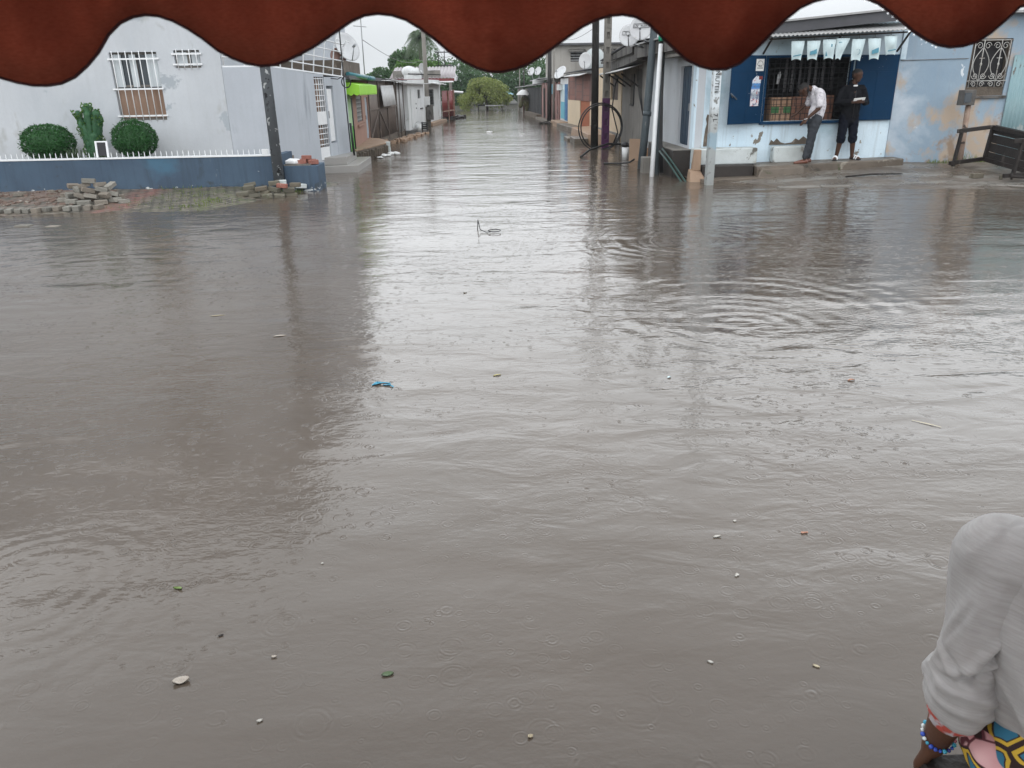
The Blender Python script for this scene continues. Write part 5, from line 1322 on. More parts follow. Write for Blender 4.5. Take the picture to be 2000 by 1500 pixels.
for u in uc[1:4:2] + [uc[0], uc[4]]: gm.tube([FB.p(u, bw[2] + .17, .012), FB.p(u, bw[3] - .02, .012)], .009, 6)
for z in (bw[2] + .30, bw[3] - .03): gm.tube([FB.p(bw[0], z, .012), FB.p(bw[1], z, .012)], .009, 6)
for k in range(2):
    c0 = (uc[0] + uc[2]) / 2 if k == 0 else (uc[2] + uc[4]) / 2; hw_ = (uc[2] - uc[0]) / 2 * .95
    for sg in (-1, 1):
        gm.tube([FB.p(c0 + sg * hw_ * (.1 + .85 * math.sin(a * math.pi)), bw[2] + .32 + .62 * a, .012) for a in [i / 14 for i in range(15)]], .008, 5)
        for (zc, r, s0) in ((bw[3] - .14, .075, 1), (bw[2] + .40, .07, -1), (bw[2] + .23, .06, 1)):
            gm.tube([FB.p(c0 + sg * (hw_ * .5) + r * (1 - i / 26) * math.cos(i * .42) * sg, zc + s0 * r * (1 - i / 26) * math.sin(i * .42), .012) for i in range(20)], .007, 5)
    gm.ball(FB.p(c0, bw[2] + .63, .014), .025, (1, .6, 1.4), 8, 6); gm.tube([FB.p(c0, bw[2] + .17, .012), FB.p(c0, bw[2] + .95, .012)], .007, 5)
    gm.box(FB.p(c0, bw[2] + .75, .012), (.11, .012, .014))
gm.build('grille', M['iron_white'], wo)
m = MB(); m.corr(FB.p(2.50, .15, .03), FB.p(4.0, .15, .03) - FB.p(2.50, .15, .03), V(0, 0, 2.2), .09, .014); m.build('door', M['corr_green'], bh, fix=False)

mp = thing('meter_post', 'rusty leaning post carrying a square electricity meter box before the blue wall', 'meter post', (10.3, 16.9, .15))
m = MB(); m.tube([(10.24, 16.85, .05), (10.22, 16.9, 1.42)], .055, 10)
m.build('post', weather('rusty_pale_post', (.33, .25, .20), (.24, .16, .12), 6, [((.06, .045, .04), 5, .58, .05), ((.5, .44, .38), 6, .63, .05)], bump=.5), mp)
m = MB(); m.box((10.13, 16.86, 1.53), (.27, .2, .30), .12); mbx = m.build('meter_box', M['mold'], mp, bevel=.01)
m = MB(); m.box((10.09, 16.745, 1.53), (.15, .02, .19), .12); m.build('meter_glass', M['glass'], mbx)

tb = thing('overturned_table', 'dark wet wooden table lying on its side with legs towards the meter post', 'table', (10.4, 15.6, .15))
A0, A1 = V(10.42, 16.25, .30), V(10.50, 14.75, .16)       # lower edge of the top board
up = V(.06, 0, .70)
m = MB()
for k in range(4):
    a = A0 + up * (k / 4 + .015); b = A1 + up * (k / 4 + .015); m.hexa([a, b, b + V(.035, 0, 0), a + V(.035, 0, 0), a + up * (.245 if k != 2 else .22), b + up * .243, b + up * .22 + V(.035, 0, 0), a + up * .22 + V(.035, 0, 0)])
m.build('top', M['wood_dark'], tb, bevel=.005)
m = MB()
for (P, h_) in ((A0, .04), (A0, .94)): m.bar(P + up * h_ - V(.03, 0, 0), P + up * h_ + (A1 - A0) - V(.03, 0, 0), .05, .08)
m.bar(A0 + V(-.03, .02, 0), A0 + up + V(-.03, .02, 0), .06, .07); m.bar(A1 + V(-.03, -.02, 0), A1 + up + V(-.03, -.02, 0), .06, .07); m.build('frame', M['wood_dark'], tb, bevel=.004)
LD = V(-.78, -.16, -.06)
for (P, h_) in ((A0 + V(0, .03, 0), .05), (A0 + V(0, .03, 0), .95), (A1 - V(0, .03, 0), .05), (A1 - V(0, .03, 0), .95)):
    q = P + up * h_ + V(-.06, 0, 0); dd_ = LD if P.y > 15.5 else V(-.62, -.02, -.03)
    m = MB(); m.bar(q, q + dd_, .065, .075); m.build('leg', M['wood_dark'], tb, bevel=.005)
m = MB(); q = A0 + V(-.06, .03, 0) + LD * .88; m.bar(q - V(0, 0, .04), q + up * .95, .05, .07); m.build('stretcher', M['wood_dark'], tb, bevel=.004)
m = MB(); q = A1 + V(-.5, -.05, 0); m.bar(q - V(0, 0, .02), q + up * .95, .05, .075); m.build('stretcher', M['wood_dark'], tb, bevel=.004)
for i, (x, y, s, lb) in enumerate([(9.62, 15.2, .24, 'dark broken brick on the wet earth left of the table'), (9.95, 14.95, .1, 'small stone chip on the wet earth before the broken brick')]):
    m = MB(); m.box((x, y, hr(x, y) + .04), (s, s * .5, .09), .2 + i); tag(m.build('broken_brick', M['block_old'], None, bevel=.01), lb, 'brick')
m = MB(); m.tube([(9.95, 14.65, .16), (10.3, 14.62, .13), (10.75, 14.7, .17)], [.03, .025, .03], 7); m.tube([(9.96, 14.65, .1), (9.95, 14.66, .22)], .022, 6)
tag(m.build('branch', M['wood_dark'], None), 'dark bent branch lying under the near table leg', 'branch')
m = MB(); m.tube([(7.2, 15.6, hr(7.2, 15.6) + .02), (7.8, 15.75, hr(7.8, 15.75) + .03), (8.4, 15.7, hr(8.4, 15.7) + .02)], [.015, .02, .012], 6); m.tube([(8.0, 15.74, .1), (8.2, 15.95, .11)], .012, 5)
tag(m.build('branch', M['wood_dark'], None), 'thin dead branch lying on the mud below the shop steps', 'branch')

# ---------------------------------------------------------------- poles and pipes on the right corner
cp_ = thing('utility_pole', 'square pale concrete pole with stencilled letters at the shop corner', 'pole', (4.44, 15.66, 0))
g = G('pole_paint'); p = g.P(); z = g.sep(p)[2]
c = g.ramp(g.mr(g.math('ADD', z, g.math('MULTIPLY', g.noise(p, 5, 3), .25)), 0.0, 2.4), [(0, (.26, .27, .26)), (.33, (.33, .35, .35)), (.36, (.28, .38, .44)), (.46, (.27, .36, .42)), (.48, (.36, .38, .38)), (.62, (.40, .42, .42)), (.66, (.60, .65, .68)), (1, (.62, .67, .70))])
c = g.mix(g.mr(g.noise(p, 11, 4), .58, .66), c, (.20, .20, .19))
M['pole_paint'] = g.done(c, .7, g.bump(g.noise(p, 30, 4), .3, .02))
m = MB(); m.box((4.46, 15.66, 3.0), (.15, .15, 6.4), .06); m.build('shaft', M['pole_paint'], cp_, bevel=.012)
Rp = Matrix(((0, -1, 0, 0), (0, 0, -1, 0), (1, 0, 0, 0), (0, 0, 0, 1)))
Rp = Matrix(((0, 1, 0, 0), (0, 0, -1, 0), (-1, 0, 0, 0), (0, 0, 0, 1)))
text_mesh('lettering', 'NIUTEIII', .115, M['steel_dark'], cp_, Matrix.Translation((4.455, 15.582, 1.92)) @ Rp, .003)
text_mesh('lettering', '7 L', .12, M['steel_dark'], cp_, Matrix.Translation((4.47, 15.582, 1.28)) @ Rp, .003)

dp = thing('utility_pole', 'tall blackish pole beside the purple based concrete pole', 'pole', (3.57, 26.2, 0))
m = MB(); m.tube([(3.60, 26.3, -.2), (3.56, 26.3, 4), (3.52, 26.3, 7.5)], [.125, .11, .095], 12); m.build('shaft', M['pole_dark'], dp)
pp = thing('utility_pole', 'notched concrete pole painted purple at its base', 'pole', (3.86, 25.7, 0))
m = MB()
for sx_ in (-.075, .075): m.span(3.86 + sx_ - .028, 3.86 + sx_ + .028, 25.6, 25.8, -.2, 7.5)
m.span(3.813, 3.907, 25.66, 25.74, -.2, 7.5)
for k in range(18): m.span(3.813, 3.907, 25.60, 25.80, .05 + k * .42, .28 + k * .42)
m.build('shaft', M['pole_conc'], pp)
m = MB()
for sx_ in (-.078, .078): m.span(3.86 + sx_ - .030, 3.86 + sx_ + .030, 25.594, 25.61, -.2, 1.52)
for k in range(4): m.span(3.812, 3.908, 25.593, 25.61, .05 + k * .42, min(1.52, .28 + k * .42))
m.span(3.813, 3.907, 25.652, 25.658, -.2, 1.5)
m.span(3.748, 3.7525, 25.595, 25.8, -.2, 1.52); m.build('painted_base', M['purple'], pp)

co = thing('pipe_coil', 'big loose coil of black plastic pipe leaning on the purple pole', 'pipe coil', (3.6, 25.4, 0))
m = MB()
for k, (r, dx, dy, ph) in enumerate(((.72, 0, 0, 0), (.665, .03, .07, .5))):
    m.tube([(3.66 + dx + r * math.cos(a + ph) * .98, 25.42 + dy + .10 * math.cos(a) , .66 + r * math.sin(a + ph)) for a in [i * 2 * math.pi / 40 for i in range(41)]], .021, 8)
m.tube([(4.05, 25.4, .1), (4.2, 25.35, .5), (4.02, 25.5, 1.2), (4.1, 25.5, 1.9), (4.2, 25.6, 2.1)], .02, 7)
m.build('coil', M['black'], co)
m = MB(); m.tube([(2.72, 22.7, .0), (3.0, 23.0, .16), (3.6, 23.4, .30), (4.1, 23.6, .26), (4.3, 23.6, .2)], .03, 8); m.build('loose_end', M['black'], co)
m = MB(); m.tube([(3.05, 20.4, .02), (3.4, 20.2, .03), (3.65, 20.1, .06), (3.78, 20.1, .14)], .022, 7); tag(m.build('black_hose', M['black'], None), 'short black hose awash beside the leaning grey pipe', 'hose')

gp = thing('steel_pipe', 'leaning grey steel pipe pole before the cardboard', 'pole', (3.78, 19.1, 0))
m = MB(); m.tube([(3.74, 19.05, -.2), (3.86, 19.2, 1.2), (3.99, 19.35, 3.4), (4.08, 19.45, 5)], [.095, .09, .085, .085], 14); m.build('shaft', M['pipe_grey'], gp)
m = MB(); m.tube([(3.865, 19.2, 1.20), (3.875, 19.21, 1.30)], .10, 14); m.build('collar', M['pipe_grey'], gp)
wp = thing('plastic_pipe', 'long leaning white plastic pipe tied with green tape at the top', 'pipe', (3.66, 17.35, 0))
m = MB(); m.tube([(3.65, 17.3, -.1), (3.80, 17.9, 1.2), (3.95, 18.4, 2.72)], [.052, .05, .05], 14); m.build('tube', M['pipe_white'], wp)
m = MB(); m.tube([(3.95, 18.4, 2.70), (3.97, 18.45, 3.4)], .042, 10); m.build('dark_end', M['black'], wp)
m = MB(); m.tube([(3.95, 18.4, 2.78), (3.95, 18.41, 2.86), (3.955, 18.42, 2.94)], [.055, .07, .055], 10); m.build('tape', M['green_tape'], wp)
k2 = thing('utility_pole', 'slim dark pole with hanging cables just behind the white plastic pipe', 'pole', (3.95, 17.9, 0))
m = MB(); m.tube([(3.86, 17.75, -.2), (4.06, 18.7, 3.0), (4.14, 19.0, 5)], .055, 10); m.build('shaft', M['pipe_grey'], k2)
m = MB()
for k in range(3): m.tube([(3.90 + k * .025, 17.6, .05), (3.88 + k * .03, 17.75, .6), (3.93 + k * .02, 18.0, 1.3), (4.0, 18.4, 2.6)], .014, 6)
m.build('cable', M['black'], k2)
for k in range(2):
    m = MB(); m.tube([(3.86 + k * .06, 17.6, .52 + k * .05), (3.95 + k * .07, 17.0, .3 + .03 * k), (4.07 + k * .09, 16.35, .0), (4.1 + k * .1, 16.2, -.05)], .02, 8)
    tag(m.build('garden_hose', M['cable_green'], None), ['dark green hose slanting into the water, left of the pair', 'dark green hose slanting into the water, right of the pair'][k], 'hose', 'pair of green hoses')

m = MB(); m.box((3.72, 18.2, .1), (.26, .3, .5)); tag(m.build('concrete_block', M['concrete'], None, bevel=.02), 'grey concrete block standing in the water behind the white pipe', 'block')
dk_ = thing('door_stoop', 'dark damp concrete stoop below the slate blue side door', 'stoop', (4.2, 18.2, 0))
m = MB(); m.span(4.03, 4.417, 17.05, 19.7, -.2, .56); m.build('base', M['dark_stoop'], dk_, bevel=.015)
m = MB(); m.span(4.02, 4.418, 17.04, 19.71, .562, .585); m.build('top', M['concrete'], dk_, bevel=.006)
for i, (x0, x1, y, zt, lb) in enumerate([(3.84, 4.28, 21.2, .56, 'large flattened brown cardboard box leaning on the grey wall'), (4.02, 4.3, 19.85, .42, 'small brown cardboard sheet right of the leaning grey pipe')]):
    m = MB(); m.hexa([(x0, y, -.05), (x1, y, -.05), (x1, y + .05, -.05), (x0, y + .05, -.05), (x0 + .02, y + .12, zt), (x1 - .01, y + .12, zt - .02), (x1 - .01, y + .16, zt - .02), (x0 + .02, y + .16, zt)])
    tag(m.build('cardboard', M['clay'] if i == 0 else M['carton'], None, bevel=.006), lb, 'cardboard')
bk = thing('bucket', 'white plastic bucket with a dark bag on top beside the brown cardboard', 'bucket', (3.78, 21.6, 0))
m = MB(); m.tube([(3.8, 21.6, -.02), (3.8, 21.6, .32)], [.075, .095], 14); m.build('body', M['pipe_white'], bk)
m = MB(); m.ball((3.79, 21.6, .39), .10, (1.1, 1, .7), 10, 7); m.build('lid', M['steel_dark'], bk)

# ---------------------------------------------------------------- RIGHT ROW going away
gh = thing('grey_house', 'damp grey house with a mould blackened roof edge and bracketed porch sheet', 'house', (5, 24, 0))
FGH = Fr((4.52, 26.6), (4.46, 21.95))
gw = (1.6, 2.3, 1.35, 2.2)
m = MB(); FGH.shell(m, -.1, 2.6, 5, .18, (gw,)); m.build('wall', M['grey_wall'], gh)
m = MB(); FGH.box(m, gw[0], gw[1], gw[2], gw[3], -.14, -.1); w_ = m.build('window', M['grey_wall'], gh)
m = MB(); FGH.box(m, gw[0] + .62, gw[0] + .70, gw[2], gw[3], -.098, .03); FGH.box(m, gw[0], gw[0] + .62, gw[2] - .05, gw[2], -.098, .03); m.build('frame', M['steel_dark'], w_)
m = MB()
zf = lambda y: 2.60 + (28 - y) * .027
m.hexa([(4.02, 28.2, zf(28.2) - .02), (4.12, 28.2, zf(28.2) - .02), (4.12, 22.32, zf(22.3) - .05), (4.02, 22.32, zf(22.3) - .05), (4.02, 28.2, zf(28.2) + .04), (4.12, 28.2, zf(28.2) + .04), (4.12, 22.32, zf(22.3) + .20), (4.02, 22.32, zf(22.3) + .20)])
m.hexa([(4.1, 28.2, zf(28.2) - .35), (4.44, 28.2, zf(28.2) - .35), (4.44, 22.0, zf(22) - .25), (4.1, 22.0, zf(22) - .25), (4.1, 28.2, zf(28.2) - .04), (4.44, 28.2, zf(28.2) - .04), (4.44, 22.0, zf(22) - .06), (4.1, 22.0, zf(22) - .06)])
m.build('fascia', M['mold'], gh)
m = MB(); m.corr((4.0, 28.3, zf(28.2) + .08), (0, -5.95, .34), (3.5, 0, .25), .16, .02); m.build('roof', M['roof_dark'], gh, fix=False)
m = MB(); m.corr((4.44, 28.6, 2.36), (0, -5.6, .07), (-.66, 0, -.17), .10, .014); m.build('porch_sheet', M['zinc_light'], gh, fix=False)
for y in (27.6, 25.6, 24.6, 23.4):
    m = MB(); m.bar((4.43, y, 1.85), (3.92, y, 2.20), .035, .045); m.build('bracket', M['wood_dark'], gh)
m = MB()
for k in range(5): m.tube([(4.42 - .015 * k, 23.0 + .1 * k, 2.3), (4.42, 22.8 + .1 * k, 1.6), (4.43, 22.6, 1.1)], .008, 5)
m.build('wiring', M['steel_dark'], gh)

yh = thing('yellow_house', 'cream yellow house with a dark brown window curtain and a high stoop', 'house', (5, 29, 0))
FY = Fr((4.42, 33.4), (4.50, 26.65))
yw = (4.6, 6.1, 1.42, 2.2)
m = MB(); FY.shell(m, -.1, 2.5, 5, .18, (yw,)); m.build('wall', M['cream'], yh)
m = MB(); FY.box(m, 0, FY.L, -.1, .38, .002, .03); m.build('plinth', M['grey_wall'], yh)
m = MB(); FY.box(m, *yw, -.12, -.09); w_ = m.build('window', M['wood_dark'], yh)
m = MB()
for k in range(12): FY.box(m, yw[0] + k * .125, yw[0] + k * .125 + .07, yw[2] + .03, yw[3], -.088, -.06)
m.build('curtain', M['brownsheet'], w_)
m = MB(); m.hexa([(3.55, 28.0, -.2), (4.40, 27.0, -.2), (4.40, 33.4, -.2), (3.55, 33.4, -.2), (3.62, 28.1, .30), (4.40, 27.1, .34), (4.40, 33.4, .34), (3.62, 33.4, .30)]); m.build('stoop', M['clay'], yh, bevel=.02)
m = MB(); m.span(3.12, 3.6, 27.9, 29.4, -.2, .18); m.span(3.05, 3.5, 29.6, 31.0, -.2, .10); m.build('step', M['step'], yh, bevel=.02)

bkh = thing('brick_house', 'orange brick and cream house with an orange door behind the black pole', 'house', (5, 36, 0))
FK = Fr((4.05, 39.2), (4.42, 33.42))
m = MB(); FK.wall(m, 0, FK.L, 1.28, 2.35, .15); FK.box(m, 0, .15, -.1, 2.35, -4, -.152); FK.box(m, FK.L - .15, FK.L, -.1, 2.35, -4, -.152); m.build('wall', M['brickwall'], bkh)
for q0, q1 in ((0, 3.2), (5.45, FK.L)):
    m = MB(); FK.wall(m, q0, q1, -.1, 1.277, .15); m.build('lower_wall', M['cream'], bkh)
m = MB(); FK.box(m, 3.21, 5.44, .2, 1.275, -.1, -.03); m.build('door', weather('orange_door', (.36, .12, .06), (.30, .10, .05), 2), bkh)
m = MB(); m.corr((3.85, 39.5, 2.46), (.35, -6.2, .05), (3.2, .2, .3), .15, .02); m.build('roof', M['roof_dark'], bkh, fix=False)
m = MB(); m.corr((4.2, 37.8, 2.42), (.2, -4.2, 0), (-.5, -.05, -.14), .12, .015); m.build('porch_sheet', M['zinc_light'], bkh, fix=False)
m = MB(); FK.box(m, 0, FK.L, -.2, .22, .002, .55); m.build('stoop', M['step'], bkh, bevel=.02)
bd = thing('blue_door_house', 'small white house with a door painted pale blue below and navy at the side', 'house', (4.8, 40.5, 0))
FD = Fr((4.0, 42.6), (4.10, 39.25))
m = MB(); FD.shell(m, -.1, 2.25, 4, .12); m.build('wall', M['white_dull'], bd)
m = MB(); FD.box(m, .4, 1.9, 1.15, 1.95, .002, .03); m.build('door', M['bag'], bd)
m = MB(); FD.box(m, .4, 1.9, .35, 1.147, .002, .03); m.build('door_lower', weather('turquoise_door', (.16, .42, .52), (.13, .36, .45), 2), bd)
m = MB(); FD.box(m, 2.0, 2.9, .3, 1.98, .002, .04); m.build('side_panel', weather('cobalt_panel', (.03, .11, .28), (.10, .22, .36), 5), bd)
m = MB(); FD.box(m, .0, 1.0, 1.7, 1.98, .035, .2); m.build('meter_box', M['white_dull'], bd)
m = MB(); m.corr((3.85, 42.8, 2.34), (.1, -3.7, 0), (2, 0, .2), .15, .02); m.build('roof', M['zinc_light'], bd, fix=False)
m = MB(); FD.box(m, 0, FD.L, -.2, .25, .002, .5); m.build('stoop', M['clay'], bd, bevel=.02)
pk = thing('pink_shack', 'low shack of dull pink boards between the blue door and the far poles', 'shack', (4.4, 47, 0))
FP = Fr((3.62, 51.0), (3.95, 42.7))
m = MB()
for k in range(16):
    u = k * FP.L / 16; FP.box(m, u + .01, u + FP.L / 16 - .02, -.1, 2.05 + .06 * math.sin(k * 2.2), -.05, .012 * (k % 3))
m.build('wall', weather('pink_boards', (.33, .19, .17), (.22, .13, .12), 1.2, [((.12, .09, .09), 1.6, .56, .06), ((.42, .36, .34), 1.3, .6, .05)], bump=.2), pk)
m = MB()
for u in (1.5, 3.6, 5.9): FP.box(m, u, u + .5, .1, 1.8, .03, .06)
m.build('door', M['wood_dark'], pk)
m = MB(); FP.box(m, 4.4, 6.2, 1.5, 2.0, .04, .07); m.build('blue_panel', M['bag_print'], pk)
m = MB(); m.corr((3.4, 51.2, 2.22), (.35, -8.5, .1), (2.4, 0, .2), .15, .02); m.build('roof', M['zinc'], pk, fix=False)
m = MB(); FP.box(m, 0, FP.L, -.2, .12, .002, .4); m.build('stoop', M['step'], pk, bevel=.02)
bs = thing('black_shack', 'blackish board shack at the far end of the right row', 'shack', (4, 55, 0))
FBk = Fr((3.22, 60.0), (3.60, 51.05))
m = MB()
for k in range(22):
    u = k * FBk.L / 22; FBk.box(m, u, u + FBk.L / 22 - .03, .25, 1.85, -.04, .015 * (k % 2))
m.build('wall', weather('black_boards', (.05, .05, .052), (.03, .03, .032), 1.5, [((.13, .12, .115), 1.8, .6, .06, (1, 3, .4))]), bs)
m = MB(); FBk.box(m, -.2, FBk.L, -.3, .25, -.1, .3); m.build('plinth', M['stone'], bs, bevel=.02)
m = MB(); m.corr((3.05, 60.3, 1.95), (.3, -9.4, .12), (2.5, 0, .25), .2, .025); m.corr((3.2, 57, 2.25), (.2, -5.4, .1), (2.5, 0, .2), .2, .025); m.build('roof', M['zinc'], bs, fix=False)
m = MB(); m.span(3.25, 3.9, 52.5, 54.5, 2.05, 2.3); m.build('signboard', M['white_dull'], bs)
fe = thing('low_house', 'small pale house far down the street beyond the black shack', 'house', (3.6, 66, 0))
FE = Fr((2.9, 70), (3.15, 61.5))
m = MB(); FE.shell(m, -.1, 1.75, 4, .15, ((2, 3.2, .2, 1.5), (5, 6, .7, 1.4))); m.build('wall', M['concrete'], fe)
m = MB(); m.corr((2.7, 70.3, 1.85), (.25, -9, .05), (3, 0, .3), .2, .025); m.build('roof', M['zinc'], fe, fix=False)
m = MB(); FE.box(m, 2, 3.2, .1, 1.5, -.12, -.08); m.build('door', M['steel_dark'], fe)
m = MB(); FE.box(m, 5, 6, .7, 1.4, -.12, -.08); m.build('window', M['steel_dark'], fe)

ts_ = thing('two_storey_house', 'grey beige two storey house with shaded windows above the right row', 'house', (6, 47, 0))
F2s = Fr((4.02, 46.0), (9.2, 46.0))
w1 = (.85, 1.55, 3.15, 3.70); w2 = (2.75, 3.25, 3.15, 3.70)
m = MB(); F2s.shell(m, 0.0, 3.98, 7, .18, (w1, w2)); m.build('wall', weather('beige_grey_render', (.40, .375, .34), (.32, .30, .275), .9, [((.2, .19, .18), 1.1, .6, .1), ((.5, .49, .46), 1.6, .63, .04)], streak=((.17, .16, .15), .4)), ts_)
m = MB(); m.span(3.75, 9.5, 45.7, 53.2, 3.983, 4.08); m.build('roof', M['roof_dark'], ts_)
for q in (w1, w2):
    m = MB()
    for k in range(4): F2s.box(m, q[0], q[1], q[2] + .05 + k * .13, q[2] + .10 + k * .13, -.1, -.05)
    wo = m.build('window', M['zinc'], ts_)
    m = MB(); F2s.box(m, *q, -.14, -.12); m.build('pane', M['interior'], wo)
    m = MB(); m.hexa([F2s.p(q[0] - .12, q[3] + .02, .003), F2s.p(q[1] + .12, q[3] + .02, .003), F2s.p(q[1] + .12, q[3] - .06, .35), F2s.p(q[0] - .12, q[3] - .06, .35), F2s.p(q[0] - .12, q[3] + .08, .003), F2s.p(q[1] + .12, q[3] + .08, .003), F2s.p(q[1] + .12, q[3], .35), F2s.p(q[0] - .12, q[3], .35)]); m.build('hood', M['mold'], wo)
m = MB(); m.ball((6.1, 45.2, 3.1), .62, (1, .9, 1.15), 18, 10); tag(m.build('water_tank', weather('pale_tank', (.42, .45, .45), (.36, .39, .39), 1.5), None), 'pale rounded water tank before the two storey house', 'tank')
m = MB(); m.span(4.6, 7.5, 44.2, 45.9, 2.35, 2.5); tag(m.build('flat_roof', M['roof_dark'], None), 'dark flat roof slab carrying the rounded tank', 'roof')

dish('satellite_dish', 'large white dish upright on the brick house roof', (4.18, 33.8, 2.83), (-.25, -.95, .2), .26, M['dish'], mount=(4.3, 34, 2.5), squash=1.25)
dish('satellite_dish', 'tilted white dish left of the brick house roof', (3.92, 41.6, 2.5), (-.62, -.55, .65), .34, M['dish'], mount=(4.1, 41.8, 2.3))
dish('satellite_dish', 'upper white dish with lettering on the mouldy grey roof', (3.76, 19.8, 3.12), (-.25, -.80, .35), .27, M['dish'], mount=(4.02, 20.1, 2.8), text='CANALSAT')
dish('satellite_dish', 'lower white dish with lettering on the mouldy grey roof', (3.58, 20.3, 3.0), (-.25, -.80, .35), .25, M['dish'], mount=(3.98, 20.6, 2.75), text='CANAL')
dish('satellite_dish', 'far small white dish, left of the pair on thin masts', (3.35, 57, 2.85), (-.6, -.7, .4), .26, M['dish'], mount=(3.5, 57.2, 2.2))
dish('satellite_dish', 'far small white dish, right of the pair on thin masts', (3.75, 56, 2.85), (-.6, -.7, .4), .26, M['dish'], mount=(3.9, 56.2, 2.2))
for x, y, h_, r, mt, lb in [(3.58, 44.6, 4.3, .13, 'pole_dark', 'dark street pole standing in the water before the pink shack'), (3.70, 43.3, 3.7, .06, 'pole_conc', 'thin pale pole right beside the dark street pole'), (3.05, 62, 3.9, .06, 'pole_dark', 'thin far mast over the black shack roof'), (2.9, 66, 3.2, .05, 'pole_conc', 'thinnest far mast beyond the black shack')]:
    t = thing('utility_pole', lb, 'pole', (x, y, 0)); m = MB(); m.tube([(x, y, -.2), (x + .02, y, h_)], [r, r * .8], 10); m.build('shaft', M[mt], t)
m = MB()
for _ in range(30): m.box((3.6 + rnd.gauss(0, .2), 43.9 + rnd.gauss(0, .8), .04), (rnd.uniform(.06, .25), rnd.uniform(.1, .3), rnd.uniform(.04, .16)), rnd.uniform(0, 3), rnd.uniform(-.4, .4))
tag(m.build('rubble', M['dark_stoop'], fix=False), 'dark wet rubbish around the foot of the dark street pole', 'rubbish', kind='stuff')
# thin overhead wires
for i, (a, b, lb) in enumerate([((3.57, 26.3, 4.6), (-2.99, 43.2, 3.2), 'thin wire crossing the street from the black pole'), ((4.0, 46, 4.6), (3.56, 26.3, 3.6), 'thin wire running along the right row'), ((-3.34, 23.6, 3.2), (-2.99, 43.2, 3.3), 'thin wire along the left roofs')]):
    m = MB(); a, b = Vector(a), Vector(b); m.tube([a + (b - a) * k / 12 - V(0, 0, .35 * math.sin(math.pi * k / 12)) for k in range(13)], .008, 5)
    tag(m.build('overhead_wire', M['black'], None), lb, 'wire')
# market umbrella and low things under the far tree
um = thing('market_umbrella', 'small blue parasol under the feathery tree', 'parasol', (2.0, 73, .1))
m = MB(); m.tube([(2.0, 73, 0), (2.0, 73, 1.5)], .03, 6); m.build('pole', M['white_paint'], um)
m = MB(); m.tube([(2.0, 73, 1.28), (2.0, 73, 1.5), (2.0, 73, 1.58)], [.75, .3, .02], 10, False); m.build('canopy', M['bag_print'], um)
for x, y, sx_, lb, mt in [(.9, 71, 1.6, 'long pale trestle beyond the water at the street end', 'zinc'), (-.1, 71.5, .9, 'dark low stall at the foot of the feathery tree', 'steel_dark')]:
    t = thing('trestle_stall', lb, 'stall', (x, y, 0)); m = MB(); m.box((x, y, .42), (sx_, .5, .08)); m.build('top', M[mt], t)
    for q in (-1, 1):
        m = MB(); m.box((x + q * sx_ * .42, y, .19), (.07, .4, .38)); m.build('leg', M['wood_dark'], t)
# ---------------------------------------------------------------- PEOPLE at the shop
def crease(amp, freq, st=(1, 1, 1), seed=0.0):
    def f(co, no):
        out = co.copy()
        for i in range(len(co)):
            p = co[i]; q = Vector((p[0] * freq * st[0] + seed, p[1] * freq * st[1], p[2] * freq * st[2]))
            d = 1 - 2 * abs(mnoise.noise(q)); out[i] = p + no[i] * amp * (d - .5)
        return out
    return f

def hand(caps, wrist, palm_dir, side_dir, curl, L=.18, flip=1):
    """palm and five unequal bent fingers; curl turns the fingers towards curl direction"""
    w = Vector(wrist); d = Vector(palm_dir).normalized(); s = Vector(side_dir).normalized(); c = Vector(curl).normalized()
    k = L / .18
    for q in (-.026, -.008, .010, .027): caps.append((w + s * q * .6 * k, .017 * k, w + d * .085 * k + s * q * k, .014 * k))
    for q, ln in ((-.030, .062), (-.011, .080), (.009, .086), (.028, .076)):
        a = w + d * .088 * k + s * q * k; b = a + (d * .75 + c * .45).normalized() * ln * .5 * k; e = b + (d * .35 + c * .9).normalized() * ln * .5 * k
        caps.append((a, .0095 * k, b, .0085 * k)); caps.append((b, .0085 * k, e, .007 * k))
    t0 = w + d * .025 * k + s * .03 * k * flip; t1 = t0 + (d * .55 + s * .7 * flip + c * .25).normalized() * .045 * k; t2 = t1 + (d * .8 + s * .15 * flip + c * .5).normalized() * .032 * k
    caps.append((t0, .0125 * k, t1, .0105 * k)); caps.append((t1, .0105 * k, t2, .008 * k))

def head(caps, c, face, up=(0, 0, 1), s=1.0):
    c = Vector(c); f = Vector(face).normalized(); u = Vector(up).normalized(); r = f.cross(u).normalized()
    caps += [(c + u * .03 * s - f * .015 * s, .094 * s, c + u * .035 * s + f * .02 * s, .088 * s), (c - u * .03 * s + f * .03 * s, .072 * s, c - u * .075 * s + f * .045 * s, .05 * s),
             (c + f * .10 * s + u * .01 * s, .012 * s, c + f * .118 * s - u * .018 * s, .017 * s), (c + f * .095 * s - u * .052 * s - r * .02 * s, .011 * s, c + f * .095 * s - u * .052 * s + r * .02 * s, .011 * s)]
    for q in (-1, 1):
        caps.append((c + r * q * .088 * s + u * .012 * s, .014 * s, c + r * q * .092 * s - u * .022 * s, .011 * s))
        caps.append((c + r * q * .012 * s + f * .088 * s + u * .032 * s, .010 * s, c + r * q * .05 * s + f * .075 * s + u * .032 * s, .009 * s))
def hair_cap(c, face, up, s, parent, name='hair'):
    c = Vector(c); f = Vector(face).normalized(); u = Vector(up).normalized()
    return blob(name, [(c + u * .045 * s - f * .03 * s, .093 * s, c + u * .05 * s + f * .012 * s, .088 * s), (c - f * .03 * s + u * .02 * s, .09 * s, c - f * .04 * s - u * .01 * s, .075 * s)], .012, M['hair'], parent, 2, crease(.006, 60))

